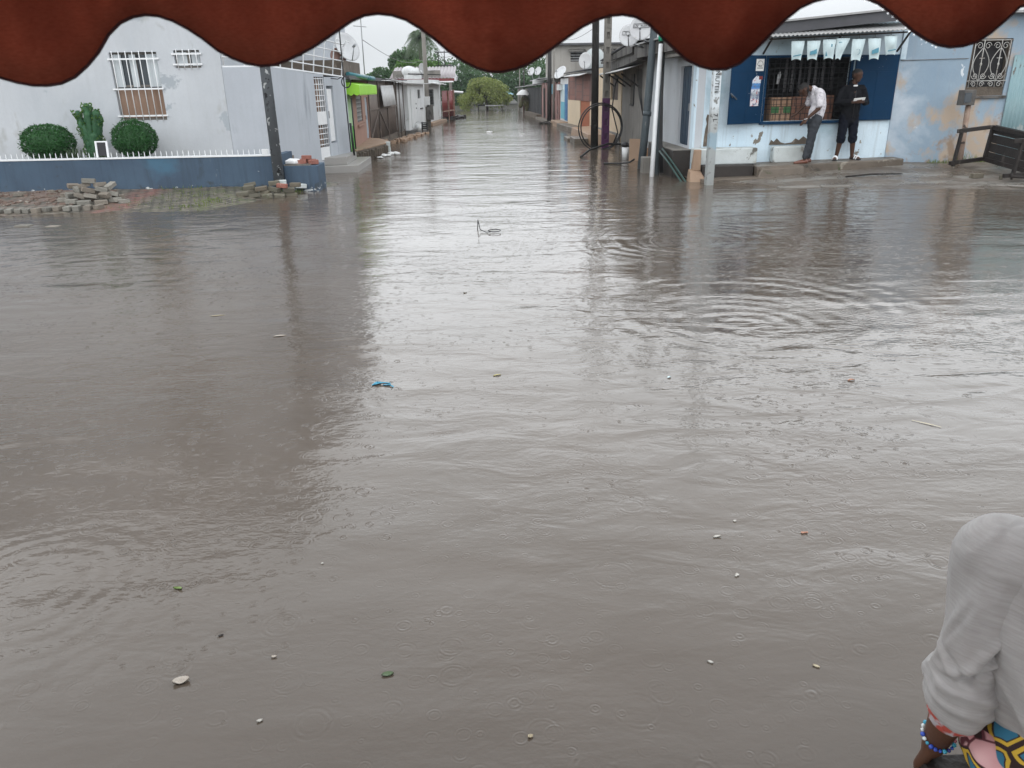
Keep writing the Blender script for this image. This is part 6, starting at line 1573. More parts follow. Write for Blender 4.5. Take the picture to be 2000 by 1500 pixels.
# standing man in the dark jacket, hands together on a slip of paper
B = Vector((7.75, 16.98, .315))
def b(x, y, z): return B + V(x, y, z)
pb = thing('person', 'man in black jacket and rolled navy trousers standing by the shutter, holding white paper', 'person', B)
face = V(.45, -.85, -.12)
caps = [(b(0, .03, .95), .125, b(0, .03, 1.2), .125), (b(0, .03, 1.2), .13, b(0, .03, 1.36), .12), (b(-.17, .03, 1.44), .06, b(.17, .03, 1.44), .06), (b(0, .02, 1.42), .06, b(.02, -.01, 1.60), .054)]
head(caps, b(.03, -.03, 1.68), face, (.05, -.1, 1))
for sg in (-1, 1):
    hip = b(.095 * sg, .03, .92); kn = b(.125 * sg, .0, .50); an = b(.145 * sg + (.03 if sg > 0 else -.02), .035, .08)
    caps += [(hip, .092, kn, .058), (kn, .056, kn + (an - kn) * .35, .058), (kn + (an - kn) * .35, .058, an, .038)]
    toe = V(.06 * sg - (.06 if sg < 0 else .0), -.2, -.045)
    caps += [(an + V(0, .03, -.045), .034, an + toe * .55, .034), (an + toe * .55, .036, an + toe, .026)]
    for k in range(5): caps.append((an + toe * .9 + V(-.03 + k * .015, 0, 0), .012, an + toe * (1.16 - .04 * abs(k - 2)) + V(-.032 + k * .016, 0, -.004), .009))
    el = b(.30 * sg, .01, 1.16); wr = b(.115 * sg + .02, -.235, 1.17)
    caps += [(b(.19 * sg, .03, 1.43), .055, el, .043), (el, .042, wr, .028)]
    hand(caps, wr, V(-.75 * sg, -.5, .15), V(0, -.2, 1), V(-.4 * sg, .6, -.3), .18, 1)
blob('body', caps, .0085, M['skin'], pb, 3)
jc = [(b(0, .03, .84), .150, b(0, .03, 1.15), .158), (b(-.05, .03, .86), .14, b(-.06, .03, 1.3), .14), (b(.05, .03, .86), .14, b(.06, .03, 1.3), .14), (b(-.18, .03, 1.425), .078, b(.18, .03, 1.425), .078), (b(0, .02, 1.40), .11, b(0, .03, 1.48), .085), (b(0, .05, 1.50), .085, b(0, .07, 1.53), .08)]
for sg in (-1, 1):
    el = b(.31 * sg, .01, 1.155); wr = b(.135 * sg + .02, -.20, 1.17)
    jc += [(b(.20 * sg, .03, 1.42), .082, el, .070), (el, .070, wr, .05)]
jk = blob('jacket', jc, .012, M['jacket'], pb, 3, crease(.012, 11))
z = MB(); z.tube([b(0.0, -.135, .86), b(0.0, -.15, 1.15), b(.01, -.125, 1.40)], .006, 5); z.build('zip', M['black'], jk)
blob('collar', [(b(-.02, -.055, 1.485), .018, b(.04, -.062, 1.487), .018)], .008, M['white_cloth'], pb, 2)
tc_ = [(b(0, .03, .93), .145, b(0, .03, .82), .14)]
for sg in (-1, 1):
    tc_ += [(b(.09 * sg, .03, .88), .118, b(.125 * sg, .005, .50), .086), (b(.125 * sg, .005, .46), .094, b(.128 * sg, .008, .41), .092)]
blob('trousers', tc_, .012, M['navy'], pb, 2, crease(.010, 14))
for sg in (-1, 1):
    an = b(.145 * sg + (.03 if sg > 0 else -.02), .035, .08); toe = V(.06 * sg - (.06 if sg < 0 else .0), -.2, -.045)
    m = MB(); q = an + V(0, .05, -.078); e = an + toe * 1.2; e.z = q.z; sd_ = (e - q).cross(V(0, 0, 1)).normalized()
    m.prism([q - sd_ * .035, q + sd_ * .035, q + (e - q) * .6 + sd_ * .048, e + sd_ * .03, e - sd_ * .03, q + (e - q) * .6 - sd_ * .048], (0, 0, .02)); so_ = m.build('sandal', M['black'], pb, bevel=.004)
    m = MB(); mid = an + toe * .72
    for dd_ in (-.022, .03): m.tube([mid + toe.normalized() * dd_ + sd_ * .050 * math.cos(a) + V(0, 0, -.035 + .068 * math.sin(a)) for a in [math.pi * k / 10 for k in range(11)]], .013, 6)
    m.build('strap', M['white_paint'], so_)
hair_cap(b(.03, -.03, 1.68), face, (.05, -.1, 1), 1.0, pb)
m = MB(); m.box(b(.02, -.295, 1.225), (.24, .012, .055), .06, math.radians(25), math.radians(-4)); tag(m.build('paper_slip', M['paper'], None), 'white slip of paper held by the man in the black jacket', 'paper')

# bending man in the speckled shirt, seen from the side, facing the counter to the left
A = Vector((6.66, 16.66, .28))
def a_(x, y, z): return A + V(x, y, z)
pa_ = thing('person', 'man in speckled white shirt and charcoal trousers bending over the shop counter', 'person', A)
hd = a_(-.04, .10, 1.46); fdir = V(-.62, .15, -.75); fup = V(-.7, .1, .62)
caps = [(a_(.23, .02, .92), .115, a_(.27, .04, 1.12), .115), (a_(.27, .04, 1.12), .12, a_(.24, .06, 1.36), .125), (a_(.20, -.10, 1.42), .06, a_(.20, .22, 1.42), .06), (a_(.18, .07, 1.45), .058, a_(.02, .09, 1.50), .053)]
head(caps, hd, fdir, fup)
for sg, kx, ax in ((-1, .09, .06), (1, .18, .21)):
    hip = a_(.22, .02 + .09 * sg, .90); kn = a_(kx + .04, .02 + .09 * sg, .50); an = a_(ax, .02 + .10 * sg, .08)
    caps += [(hip, .09, kn, .058), (kn, .056, an, .038), (an + V(.035, 0, -.045), .034, an + V(-.10, 0, -.045), .032), (an + V(-.1, 0, -.045), .034, an + V(-.19, 0, -.055), .025)]
el = a_(.19, -.19, 1.10); wr = a_(-.02, -.14, .90)
caps += [(a_(.21, -.13, 1.40), .055, el, .042), (el, .042, wr, .028)]; hand(caps, wr, V(-.62, .1, -.7), V(.3, -.9, -.3), V(-.2, .7, -.5), .185)
el = a_(.08, .30, 1.16); wr = a_(-.12, .22, .98)
caps += [(a_(.21, .23, 1.40), .055, el, .042), (el, .042, wr, .028)]; hand(caps, wr, V(-.8, .1, -.4), V(.2, .9, -.3), V(-.2, -.3, -.8), .185)
blob('body', caps, .0085, M['skin'], pa_, 3)
sc_ = [(a_(.245, .03, .97), .150, a_(.28, .04, 1.14), .148), (a_(.28, .04, 1.14), .148, a_(.245, .06, 1.34), .150), (a_(.20, -.10, 1.41), .082, a_(.20, .22, 1.41), .082), (a_(.21, -.12, 1.39), .085, a_(.20, -.185, 1.17), .072), (a_(.20, .23, 1.39), .085, a_(.14, .27, 1.2), .072), (a_(.17, .07, 1.44), .085, a_(.14, .07, 1.47), .07), (a_(.21, .02, .93), .13, a_(.22, .03, 1.05), .13)]
blob('shirt', sc_, .011, M['shirt_print'], pa_, 3, crease(.011, 12))
tr_ = [(a_(.23, .02, .97), .138, a_(.22, .02, .86), .14)]
for sg, kx, ax in ((-1, .10, .06), (1, .20, .21)):
    tr_ += [(a_(.22, .02 + .075 * sg, .88), .118, a_(kx + .04, .02 + .09 * sg, .50), .080), (a_(kx + .04, .02 + .09 * sg, .50), .078, a_(ax + .01, .02 + .10 * sg, .14), .060)]
blob('trousers', tr_, .011, M['trousers'], pa_, 3, crease(.010, 14))
for sg, ax in ((-1, .06), (1, .21)):
    an = a_(ax, .02 + .10 * sg, .0)
    blob('shoe', [(an + V(.045, 0, .045), .040, an + V(-.08, 0, .038), .038), (an + V(-.08, 0, .038), .042, an + V(-.20, 0, .026), .026), (an + V(.03, 0, .06), .042, an + V(.02, 0, .075), .040)], .009, M['leather'], pa_, 3)
hair_cap(hd, fdir, fup, 1.0, pa_)
m = MB(); m.tube([wr_ for wr_ in [a_(-.03 + .033 * math.cos(t), -.14 + .03 * math.sin(t), .905 + .012 * math.cos(t)) for t in [k * .35 for k in range(19)]]], .006, 5); m.build('bracelet', M['white_paint'], pa_)

# someone under an umbrella far down the street
Cp = Vector((2.98, 59.0, 0))
pc = thing('person', 'distant figure in olive wrap wading under a pale umbrella', 'person', Cp)
def c_(x, y, z): return Cp + V(x, y, z)
caps = [(c_(0, 0, .75), .14, c_(0, 0, 1.1), .15), (c_(-.17, 0, 1.18), .06, c_(.17, 0, 1.18), .06), (c_(0, 0, 1.2), .055, c_(0, 0, 1.32), .05)]
head(caps, c_(0, -.02, 1.38), (0, -1, 0), s=.95)
for sg in (-1, 1):
    caps += [(c_(.09 * sg, 0, .72), .09, c_(.10 * sg, -.02 * sg, .3), .06), (c_(.10 * sg, -.02 * sg, .3), .055, c_(.10 * sg, .03 * sg, -.1), .045), (c_(.19 * sg, 0, 1.16), .05, c_(.24 * sg, -.06, .92), .042), (c_(.24 * sg, -.06, .92), .04, c_(.08 * sg - .05, -.22, 1.02), .03)]
    hand(caps, c_(.08 * sg - .05, -.22, 1.02), (-.5 * sg, -.3, .5), (0, 0, 1), (-.2, .3, .2))
blob('body', caps, .012, M['skin'], pc, 2)
M['olive'] = weather('olive_cloth', (.10, .085, .045), (.07, .075, .035), 3)
blob('wrap', [(c_(.02, 0, 1.16), .17, c_(.05, .02, .75), .22), (c_(-.15, 0, 1.15), .1, c_(-.32, 0, .62), .16), (c_(.15, 0, 1.15), .1, c_(.22, 0, .6), .16), (c_(.1, 0, .7), .15, c_(.12, 0, .3), .12)], .02, M['olive'], pc, 3, crease(.02, 7))
hair_cap(c_(0, -.02, 1.38), (0, -1, 0), (0, 0, 1), .95, pc)
uo = thing('umbrella', 'pale grey umbrella held by the distant wading figure', 'umbrella', c_(-.12, -.2, 1.0))
m = MB(); m.tube([c_(-.10, -.22, .95), c_(-.14, -.15, 1.72)], .012, 6); m.build('shaft', M['steel'], uo)
m = MB(); n = 16; vs = []; fs = []
for side in (0, 1):
    for j in range(6):
        q = j / 5
        for k in range(n):
            th = 2 * math.pi * k / n; sc2 = 1 - .05 * (k % 2)
            vs.append(c_(-.14 + .50 * q * math.cos(th) * sc2, -.15 + .50 * q * math.sin(th) * sc2, 1.70 - .34 * q * q - side * .01))
for side in (0, 1):
    for j in range(5):
        for k in range(n):
            k2 = (k + 1) % n; o = side * 6 * n; fs.append((o + j * n + k, o + (j + 1) * n + k, o + (j + 1) * n + k2, o + j * n + k2))
m.add(vs, fs, True); m.build('canopy', M['zinc_light'], uo, fix=False)

# ---------------------------------------------------------------- FOREGROUND: awning valance
g = G('awning_cloth'); p = g.P()
wv = g.noise(g.map(p, (160, 160, 600)), 1.0, 2); wv2 = g.noise(g.map(p, (600, 160, 160)), 1.0, 2)
c = g.mix(g.mr(g.noise(g.map(p, (7, 3, 2.5)), 1.0, 4), .36, .62), (.50, .185, .122), (.30, .102, .068))
c = g.mix(g.mr(g.noise(p, 9, 5), .56, .72, 0, .6), c, (.15, .028, .020))
c = g.mix(g.math('MULTIPLY', g.mr(wv, .35, .7), .30), c, (.16, .045, .032))
nm = g.bump(g.math('ADD', wv, wv2), .25, .0008)
g.done(c, .85, nm, Specular_IOR_Level=.1)
tr = g.n('ShaderNodeBsdfTranslucent', None, {'Color': c, 'Normal': nm})
ms = g.n('ShaderNodeMixShader', None, {0: .6, 1: g.b.outputs[0], 2: tr.outputs[0]})
g.t.links.new(ms.outputs[0], g.out.inputs[0]); M['awning'] = g.m
ctl = [(-0.66, 1.968), (-0.62, 1.942), (-0.572, 1.921), (-0.532, 1.911), (-0.495, 1.916), (-0.460, 1.942), (-0.433, 1.972), (-0.401, 1.985), (-0.369, 1.982), (-0.336, 1.965), (-0.304, 1.941), (-0.258, 1.928), (-0.208, 1.944), (-0.169, 1.965), (-0.144, 1.978), (-0.120, 1.982), (-0.090, 1.976), (-0.061, 1.958), (-0.026, 1.931), (0.013, 1.917), (0.054, 1.925), (0.091, 1.947), (0.127, 1.969), (0.163, 1.978), (0.194, 1.971), (0.226, 1.945), (0.252, 1.925), (0.288, 1.915), (0.315, 1.924), (0.343, 1.952), (0.366, 1.974), (0.386, 1.986), (0.425, 1.993), (0.462, 1.989), (0.489, 1.975), (0.524, 1.952), (0.552, 1.939), (0.572, 1.936), (0.602, 1.942), (0.629, 1.962), (0.650, 1.981), (.68, 1.995)]
cx_ = np.array([q[0] for q in ctl]); cz_ = np.array([q[1] for q in ctl])
def cubic(x):
    i = int(np.clip(np.searchsorted(cx_, x) - 1, 1, len(cx_) - 3))
    x0, x1 = cx_[i], cx_[i + 1]; t = (x - x0) / (x1 - x0)
    m0 = (cz_[i + 1] - cz_[i - 1]) / (cx_[i + 1] - cx_[i - 1]) * (x1 - x0); m1 = (cz_[i + 2] - cz_[i]) / (cx_[i + 2] - cx_[i]) * (x1 - x0)
    return (2 * t ** 3 - 3 * t ** 2 + 1) * cz_[i] + (t ** 3 - 2 * t ** 2 + t) * m0 + (-2 * t ** 3 + 3 * t ** 2) * cz_[i + 1] + (t ** 3 - t ** 2) * m1
def hem(x):
    if -.655 < x < .675: return float(cubic(x))
    return 1.953 + .035 * math.cos(2 * math.pi * (x - (.71 if x > 0 else -.69)) / .29)
aw = thing('awning', 'dark red brown cloth awning with a scalloped valance hanging across the top', 'awning', (0, 1.0, 2.15))
yb = lambda x, z: 1.0 + .006 * math.sin(x * 11) + .004 * math.sin(x * 27 + 1) * (2.15 - z) * 4
m = MB(); xs_ = np.arange(-3.4, 3.4001, .008); nz = 6; vs = []; fs = []
for side in (0, 1):
    for x in xs_:
        h0 = hem(x)
        for j in range(nz + 1):
            z = h0 + (2.16 - h0) * j / nz; vs.append((x, yb(x, z) + side * .0016, z))
w_ = nz + 1; N_ = len(xs_)
for i in range(N_ - 1):
    for j in range(nz):
        q = i * w_ + j; fs.append((q, q + w_, q + w_ + 1, q + 1)); o = N_ * w_ + q; fs.append((o, o + 1, o + w_ + 1, o + w_))
    q = i * w_; fs.append((q, N_ * w_ + q, N_ * w_ + q + w_, q + w_))
m.add(vs, fs, True); va = m.build('valance', M['awning'], aw, fix=False)
M['drop'] = G('water_drop').done((1, 1, 1), .02, IOR=1.33, Transmission_Weight=1.0)
m = MB(); m.ball((0, 0, 0), .0010, (1, 1, 1.25), 10, 7); d0 = m.build('droplet', M['drop'], va)
dx_ = [.455 + k * .0075 + rnd.uniform(-.002, .002) for k in range(14)]
for k, x in enumerate(dx_):
    dd = d0 if k == 0 else d0.copy()
    if k: COL.objects.link(dd)
    dd.location = (x, yb(x, hem(x)) + .0008, hem(x) - .0026); q = rnd.uniform(.7, 1.15); dd.scale = (q, q, q)
M['hem'] = plain('awning_hem', (.045, .012, .014), .8)
m = MB(); m.tube([(x, yb(x, hem(x)) + .0008, hem(x)) for x in xs_[::2]], .0019, 6); m.build('hem', M['hem'], va)
m = MB(); k = 40; vs = []; fs = []
for side in (0, 1):
    for i in range(k + 1):
        x = -3.4 + 6.8 * i / k
        for j in range(13):
            y = .999 - 2.2 * j / 12; vs.append((x, y, 2.162 + .30 * j / 12 - .02 * math.sin(math.pi * j / 12) + side * .002))
for i in range(k):
    for j in range(12):
        q = i * 13 + j; fs.append((q, q + 13, q + 14, q + 1)); o = (k + 1) * 13 + q; fs.append((o, o + 1, o + 14, o + 13))
m.add(vs, fs, True); m.build('canopy', M['awning'], aw, fix=False)
m = MB(); m.tube([(-3.45, 1.0, 2.158), (3.45, 1.0, 2.158)], .014, 8)
for x in (-3.3, 3.3): m.tube([(x, 1.0, 2.15), (x, -1.2, 2.42)], .014, 8)
m.build('frame', M['steel'], aw)

# ---------------------------------------------------------------- FOREGROUND: person seated at the right edge
pd = thing('person', 'seated person in grey marl top with rolled sleeve and bright printed wrap', 'person', (1.2, 1.24, .38))
sh_ = V(1.070, 1.362, .955); elb = V(1.046, 1.338, .615); wri = V(1.056, 1.40, .375)
caps = [(V(1.235, 1.235, .48), .10, V(1.215, 1.24, .75), .105), (V(1.215, 1.24, .75), .11, V(1.2, 1.24, .92), .115), (V(1.10, 1.34, .965), .058, V(1.31, 1.11, .965), .058), (V(1.205, 1.235, .97), .058, V(1.225, 1.26, 1.11), .052)]
head(caps, V(1.235, 1.27, 1.20), V(.7, .68, -.15))
caps += [(sh_, .055, elb, .043), (elb, .045, elb + (wri - elb) * .35, .044), (elb + (wri - elb) * .35, .044, wri, .027)]
hand(caps, wri, V(.1, .35, -.75), V(.75, .5, .2), V(.5, .5, -.5), .175, 1)
caps += [(V(1.33, 1.09, .955), .055, V(1.47, 1.07, .66), .043), (V(1.47, 1.07, .66), .042, V(1.58, 1.28, .56), .028)]
hand(caps, V(1.58, 1.28, .56), V(.6, .6, -.1), V(.6, -.6, 0), V(0, 0, -1), .175, -1)
for o in (V(-.02, .035, 0), V(.075, -.075, 0)):
    hp = V(1.245, 1.25, .455) + o; kn = hp + V(.32, .28, 0); an = kn + V(.03, .03, -.30)
    caps += [(hp, .075, kn, .062), (kn, .058, an, .036), (an + V(-.02, -.02, -.03), .03, an + V(.10, .09, -.035), .026)]
blob('body', caps, .0065, M['skin_fore'], pd, 4)
g = G('grey_marl_jersey'); p = g.P()
st_n = g.noise(g.map(p, (14, 14, 190)), 1.0, 3, .6); st2 = g.noise(g.map(p, (30, 30, 60)), 1.0, 3)
c = g.mix(g.mr(st_n, .34, .66), (.325, .31, .30), (.385, .37, .362)); c = g.mix(g.mr(st2, .58, .72, 0, .3), c, (.29, .275, .28))
c = g.mix(g.mr(g.noise(p, 5.5, 3), .48, .66, 0, .35), c, (.31, .275, .26))
M['jersey'] = g.done(c, .9, g.bump(g.math('ADD', st_n, g.noise(p, 350, 2)), .25, .002), Specular_IOR_Level=.15, Sheen_Weight=.15)
def fold_sleeve(co, no):
    out = co.copy()
    for i in range(len(co)):
        p = Vector(co[i]); n_ = Vector(no[i])
        low = max(0.0, min(1.0, (.74 - p.z) / .10)); top = max(0., min(1., (p.z - .80) / .1))
        ang = math.atan2(p.y - 1.34, p.x - 1.06)
        d = .015 * (.5 - 1.6 * abs(mnoise.noise(V(p.x * 7, p.y * 7, p.z * 5 + .8 * math.sin(ang)))))
        d += .004 * low * math.sin(p.z * 105 + ang * 2 + 2.5 * mnoise.noise(p * 11))
        a = (ang + 2.24 + math.pi) % (2 * math.pi) - math.pi
        for (a0, z0, a1, z1, dp) in ((1.35, .875, .05, .70, .016), (1.45, .76, -.5, .672, .014), (-1.0, .735, .5, .668, .010), (.9, .93, .55, .80, .005), (-.4, .86, -.9, .74, .007)):
            X, Y = a * .075, p.z; X0, X1 = a0 * .075, a1 * .075
            L2 = (X1 - X0) ** 2 + (z1 - z0) ** 2; t = ((X - X0) * (X1 - X0) + (Y - z0) * (z1 - z0)) / L2; tt = max(0, min(1, t))
            sd = ((X - X0) * (z1 - z0) - (Y - z0) * (X1 - X0)) / math.sqrt(L2); en = math.hypot(X - X0 - tt * (X1 - X0), Y - z0 - tt * (z1 - z0))
            fade = math.sin(math.pi * (.12 + .76 * tt)) * math.exp(-((max(0, en - abs(sd))) / .02) ** 2)
            d += fade * dp * (-math.exp(-(sd / .008) ** 2) + .8 * math.exp(-((sd - .016) / .011) ** 2))
        if p.z < .665: d += .009 * min(1, (.665 - p.z) / .012)
        out[i] = p + n_ * d
    return out
def fold_torso(co, no):
    out = co.copy()
    for i in range(len(co)):
        p = Vector(co[i]); n_ = Vector(no[i]); lo = max(0, min(1, (.92 - p.z) / .2))
        q = 1 - 2 * abs(mnoise.noise(V(p.x * 6 + p.z * 5, p.y * 6 - p.z * 4, p.z * 3)))
        out[i] = p + n_ * (.018 * (q - .5) + .006 * lo * math.sin((p.z * 24 + (p.x - p.y) * 26) + 2.4 * mnoise.noise(p * 5)))
    return out
sb = blob('shirt', [(V(1.175, 1.285, .655), .118, V(1.155, 1.30, .90), .115), (V(1.27, 1.17, .60), .128, V(1.28, 1.16, .90), .118), (V(1.215, 1.235, .65), .14, V(1.205, 1.245, .9), .128), (V(1.13, 1.31, .955), .072, V(1.30, 1.13, .965), .075),
       (V(1.2, 1.24, .97), .085, V(1.205, 1.24, 1.03), .062), (V(1.33, 1.09, .955), .082, V(1.46, 1.07, .68), .072)], .0065, M['jersey'], pd, 5, fold_torso)
blob('sleeve', [(V(1.115, 1.325, .955), .084, sh_ + V(.008, 0, -.01), .088), (sh_ + V(.008, 0, -.01), .088, V(1.060, 1.345, .78), .079), (V(1.060, 1.345, .78), .078, V(1.050, 1.337, .66), .071),
       (V(1.047, 1.337, .638), .072, V(1.046, 1.343, .585), .066)], .0055, M['jersey'], sb, 4, fold_sleeve)
g = G('cuff_print'); p = g.P()
M['cuff'] = g.done(g.mix(g.mr(g.noise(p, 26, 2), .47, .55), (.46, .43, .45), (.42, .07, .05)), .85)
blob('cuff', [(V(1.046, 1.339, .590), .064, V(1.048, 1.350, .535), .056)], .006, M['cuff'], pd, 3, crease(.005, 40))
# wrap cloth: pink ground, dark outlined yellow and blue petals
g = G('wax_print'); p = g.P()
vp = g.map(p, (1, 1, 1), rot=(.6, .3, .5))
wob = g.n('ShaderNodeVectorMath', {'operation': 'ADD'}, {0: vp, 1: g.n('ShaderNodeVectorMath', {'operation': 'SCALE'}, {0: g.n('ShaderNodeTexNoise', None, {'Vector': vp, 'Scale': 9, 'Detail': 1}).outputs['Color'], 'Scale': .05}).outputs[0]}).outputs[0]
vo = g.n('ShaderNodeTexVoronoi', {'feature': 'F1'}, {'Vector': g.map(wob, (1, .5, 1)), 'Scale': 11, 'Randomness': 1.0})
ve = g.n('ShaderNodeTexVoronoi', {'feature': 'DISTANCE_TO_EDGE'}, {'Vector': g.map(wob, (1, .5, 1)), 'Scale': 11, 'Randomness': 1.0})
rs = g.sep(vo.outputs['Color'])
ed = ve.outputs['Distance']
petal = g.ramp(ed, [(0, (.03, .012, .012)), (.055, (.03, .012, .012)), (.06, (.62, .40, .04)), (.14, (.62, .40, .04)), (.145, (.03, .015, .015)), (.175, (.03, .015, .015)), (.18, (.03, .16, .26)), (1, (.05, .22, .32))], 'CONSTANT')
pinkb = g.mix(g.mr(g.noise(p, 7, 3), .35, .65), (.56, .27, .28), (.66, .40, .40)); pinkb = g.mix(g.mr(ed, .02, .035, 1, 0), pinkb, (.12, .03, .04))
yel = g.ramp(g.math('FRACT', g.math('MULTIPLY', g.noise(wob, 18, 1), 5.0)), [(0, (.60, .42, .05)), (.6, (.60, .42, .05)), (.65, (.05, .02, .02)), (.75, (.04, .18, .28))], 'CONSTANT')
big = g.mr(g.noise(vp, 5.5, 1), .455, .46)
c = g.mix(g.math('GREATER_THAN', rs[0], .62), pinkb, petal)
c = g.mix(big, c, g.mix(g.math('GREATER_THAN', rs[1], .7), petal, yel))
M['wax'] = g.done(c, .8, g.bump(g.noise(p, 300, 2), .15, .001))
wc = []
for o, r_ in ((V(-.045, .04, 0), .118), (V(.075, -.075, 0), .125)):
    hp = V(1.222, 1.255, .455) + o; kn = hp + V(.31, .27, 0); wc += [(hp, r_, kn, .092), (kn, .09, kn + V(.02, .02, -.2), .09)]
wc += [(V(1.235, 1.225, .46), .15, V(1.225, 1.23, .62), .125), (V(1.175, 1.265, .40), .10, V(1.20, 1.25, .55), .11)]
blob('wrap_skirt', wc, .007, M['wax'], pd, 5, crease(.010, 9))
hair_cap(V(1.235, 1.27, 1.20), V(.7, .68, -.15), (0, 0, 1), 1.0, pd)
g = G('beads'); r = g.n('ShaderNodeNewGeometry').outputs['Random Per Island']
M['beads'] = g.done(g.ramp(r, [(0, (.03, .08, .45)), (.35, (.05, .35, .5)), (.6, (.7, .75, .75)), (.75, (.02, .03, .2)), (.9, (.6, .2, .25))], 'CONSTANT'), .25)
m = MB(); ax_ = (wri - elb).normalized(); u_ = ax_.cross(V(0, 0, 1)).normalized() if abs(ax_.z) < .99 else V(1, 0, 0); w2 = ax_.cross(u_)
for k in range(22):
    t = 2 * math.pi * k / 22; m.ball(elb + (wri - elb) * (.80 + .035 * math.sin(t)) + (u_ * math.cos(t) + w2 * math.sin(t)) * .036, .0042 + .0008 * (k % 3), (1, 1, 1), 8, 6)
m.build('bracelet', M['beads'], pd, fix=False)
bn = thing('bench', 'low plain wooden bench under the seated person', 'bench', (1.55, 1.15, .1))
m = MB(); m.span(1.04, 2.6, .98, 1.42, .285, .325); m.build('seat', M['wood_dark'], bn, bevel=.004)
for x in (1.12, 2.5):
    m = MB(); m.span(x, x + .06, 1.02, 1.38, .10, .284); m.build('leg', M['wood_dark'], bn)

# ---------------------------------------------------------------- floating litter
def flake(name, label, cat, x, y, L, W, mat, rz, bend=.25, t=.003, shape='leaf', group=None):
    L *= .85; W *= .8; m = MB(); n = 9; vs = []; fs = []; c, s = math.cos(rz), math.sin(rz)
    for side in (0, 1):
        for i in range(n + 1):
            a = i / n; hw_ = W * .5 * ((math.sin(math.pi * a) ** .7) if shape == 'leaf' else (.75 + .25 * math.sin(7 * a + x * 9)))
            for q in (-1, -.4, .4, 1):
                lx = (a - .5) * L; ly = q * hw_ + bend * L * .25 * math.sin(math.pi * a)
                z = .004 + W * bend * (abs(q) ** 2) * .5 + .3 * W * bend * math.sin(5 * a + y) - side * t
                vs.append((x + lx * c - ly * s, y + lx * s + ly * c, z))
    o = 4 * (n + 1)
    for i in range(n):
        for k in range(3):
            q = i * 4 + k; fs.append((q, q + 1, q + 5, q + 4)); fs.append((o + q, o + q + 4, o + q + 5, o + q + 1))
    m.add(vs, fs, True); return tag(m.build(name, mat, None, fix=False), label, cat, group)
M['husk_white'] = weather('dirty_white_husk', (.56, .54, .50), (.44, .42, .38), 60)
M['litter_blue'] = weather('blue_plastic_scrap', (.05, .25, .38), (.12, .36, .48), 20, rough=.3)
M['leaf_yellow'] = plain('yellow_leaf', (.42, .36, .13), .5, var=.3); M['leaf_green'] = plain('green_leaf', (.16, .24, .06), .5, var=.3)
M['leaf_wet'] = plain('wet_green_leaf', (.08, .13, .05), .4, var=.3); M['straw'] = plain('pale_reed', (.50, .43, .30), .6); M['shell'] = weather('pale_husk', (.55, .50, .44), (.42, .37, .32), 30, bump=.4)
M['orange_bit'] = plain('orange_peel_bit', (.40, .20, .13), .6)
b1 = thing('plastic_scrap', 'bright blue torn plastic scrap floating left of centre', 'plastic scrap', (-.76, 4.96, 0))
for k, (dx, dy, L_, W_, r_) in enumerate(((0, 0, .15, .03, .1), (.05, -.03, .10, .02, -.5), (-.03, .025, .08, .022, .7))):
    f = flake('plastic_shred', '', '', -.76 + dx, 4.96 + dy, L_, W_, M['litter_blue'], r_, .5, shape='rag')
    f.parent = b1; f.matrix_parent_inverse = Matrix.Translation(-b1.location)
    for q in ('label', 'category'):
        if q in f: del f[q]
flake('leaf', 'narrow yellowish leaf floating right of the blue scrap', 'leaf', .04, 5.08, .07, .022, M['leaf_yellow'], .3)
flake('reed_stalk', 'pale straight reed stalk floating at the right', 'reed', 2.56, 4.06, .19, .016, M['straw'], -.75, .05, .006, 'rag')
flake('husk', 'biggest pale curled husk floating at lower left', 'husk', -1.10, 2.14, .065, .046, M['shell'], .3, .5, .004)
flake('leaf', 'pale green curved leaf floating at left', 'leaf', -1.31, 2.68, .05, .018, M['leaf_green'], -.3, .6)
flake('leaf', 'dull wet green leaf half sunk at lower left of centre', 'leaf', -.39, 2.14, .05, .028, M['leaf_wet'], .2)
flake('husk', 'small white seed husk floating near the bottom left', 'husk', -.78, 1.95, .024, .014, M['husk_white'], .5, .4)
flake('husk', 'white oval seed husk floating right of the bottom centre', 'husk', .74, 2.14, .026, .013, M['husk_white'], -.6, .4)
flake('husk', 'torn white scrap with two lobes floating right of centre', 'scrap', .99, 2.93, .045, .018, M['husk_white'], .1, .5)
flake('husk', 'small square white scrap just below the two lobed scrap', 'scrap', .99, 2.64, .022, .018, M['husk_white'], .7, .4, shape='rag')
flake('husk', 'tiny white scrap above the two lobed scrap', 'scrap', 1.11, 3.06, .02, .015, M['husk_white'], .2)
flake('scrap', 'faded pink paper scrap floating before the seated person', 'scrap', 1.39, 2.94, .036, .018, M['orange_bit'], -.1, .3, shape='rag')
flake('scrap', 'narrow beige scrap floating at lower right', 'scrap', 1.10, 2.10, .030, .013, M['straw'], -.6, .3)
flake('scrap', 'tan crumb of husk at the bottom centre', 'scrap', .09, 1.84, .022, .018, M['straw'], .4, .5)
flake('scrap', 'pale husk crumb left of the half sunk leaf', 'scrap', -.81, 2.25, .024, .014, M['shell'], .1, .5)
flake('scrap', 'bluish white scrap floating far right of the yellow leaf', 'scrap', 1.23, 4.94, .035, .02, M['bag'], .4, .5)
flake('scrap', 'orange brown peel floating at the right', 'scrap', 2.44, 4.79, .06, .025, M['orange_bit'], .1, .4)
flake('scrap', 'dark leaf crumb floating left of the pale crumb', 'scrap', -1.04, 2.38, .024, .010, M['wood_dark'], .5)
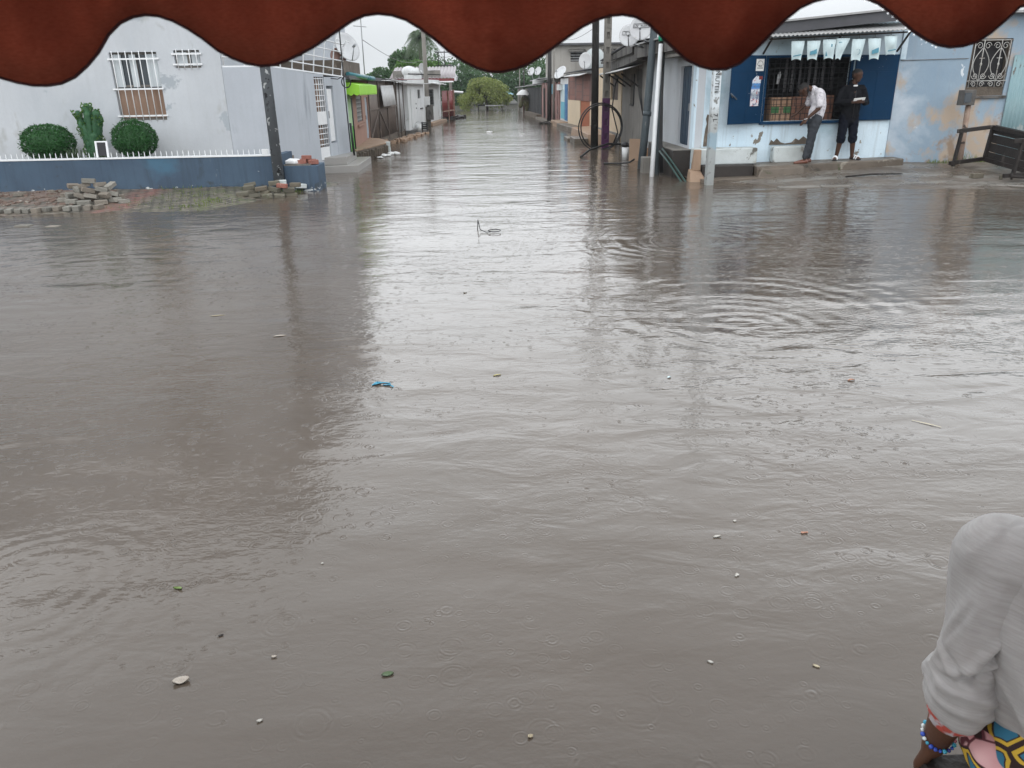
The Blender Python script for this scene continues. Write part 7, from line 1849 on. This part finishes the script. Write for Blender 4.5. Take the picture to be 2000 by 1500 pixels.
flake('scrap', 'white scrap floating in the middle distance of the open water', 'scrap', -.24, 7.45, .05, .022, M['husk_white'], .5, .5)
flake('scrap', 'pale foam strip in the dark water at left', 'scrap', -1.75, 6.16, .12, .03, M['shell'], .3, .2)
flake('scrap', 'thin pale straw in the dark water further left', 'scrap', -2.48, 6.84, .16, .018, M['straw'], .2, .1)
flake('scrap', 'tiny white scrap by the edge of the dark reflection', 'scrap', -.75, 2.83, .014, .01, M['husk_white'], .2)
flake('scrap', 'tiny white scrap left of the seated person', 'scrap', 1.92, 2.68, .016, .012, M['husk_white'], .2)
m = MB(); m.ball((.2, 36.7, .0), .09, (1.3, .8, .5), 10, 7); m.ball((.31, 36.7, .02), .05, (1, 1, .6), 8, 6)
tag(m.build('plastic_bag', M['white_cloth'], None), 'white bag floating in the middle of the street', 'litter')
m = MB(); m.tube([(1.5, 34.6, .0), (1.7, 34.5, .01)], .03, 6); tag(m.build('plastic_bottle', M['zinc_light'], None), 'pale bottle floating right of the white bag', 'litter')
m = MB(); m.tube([(-.14, 11.1, .0), (-.13, 11.05, .14), (-.10, 10.9, .03), (-.02, 10.8, .01), (.04, 10.75, .02)] + [(.10 + .085 * math.cos(t), 10.8 + .10 * math.sin(t), .03) for t in [3.6 + k * .4 for k in range(16)]], .006, 6)
tag(m.build('wire_loop', M['black'], None), 'bent black wire with a small loop sticking out of the water', 'wire')

# ---------------------------------------------------------------- rain haze
hm = bpy.data.materials.new('rain_haze'); hm.use_nodes = True
ht = hm.node_tree
for nd in list(ht.nodes):
    if nd.type == 'BSDF_PRINCIPLED': ht.nodes.remove(nd)
pv = ht.nodes.new('ShaderNodeVolumePrincipled')
pv.inputs['Color'].default_value = (0.90, 0.93, 0.96, 1)
pv.inputs['Density'].default_value = 0.0005
ht.links.new(pv.outputs[0], next(n for n in ht.nodes if n.type == 'OUTPUT_MATERIAL').inputs['Volume'])
tag(MB().span(-120, 120, -32, 140, -2.0, 9.4).build('haze', hm), kind='stuff', label='thin grey rain haze filling the street', cat='haze')
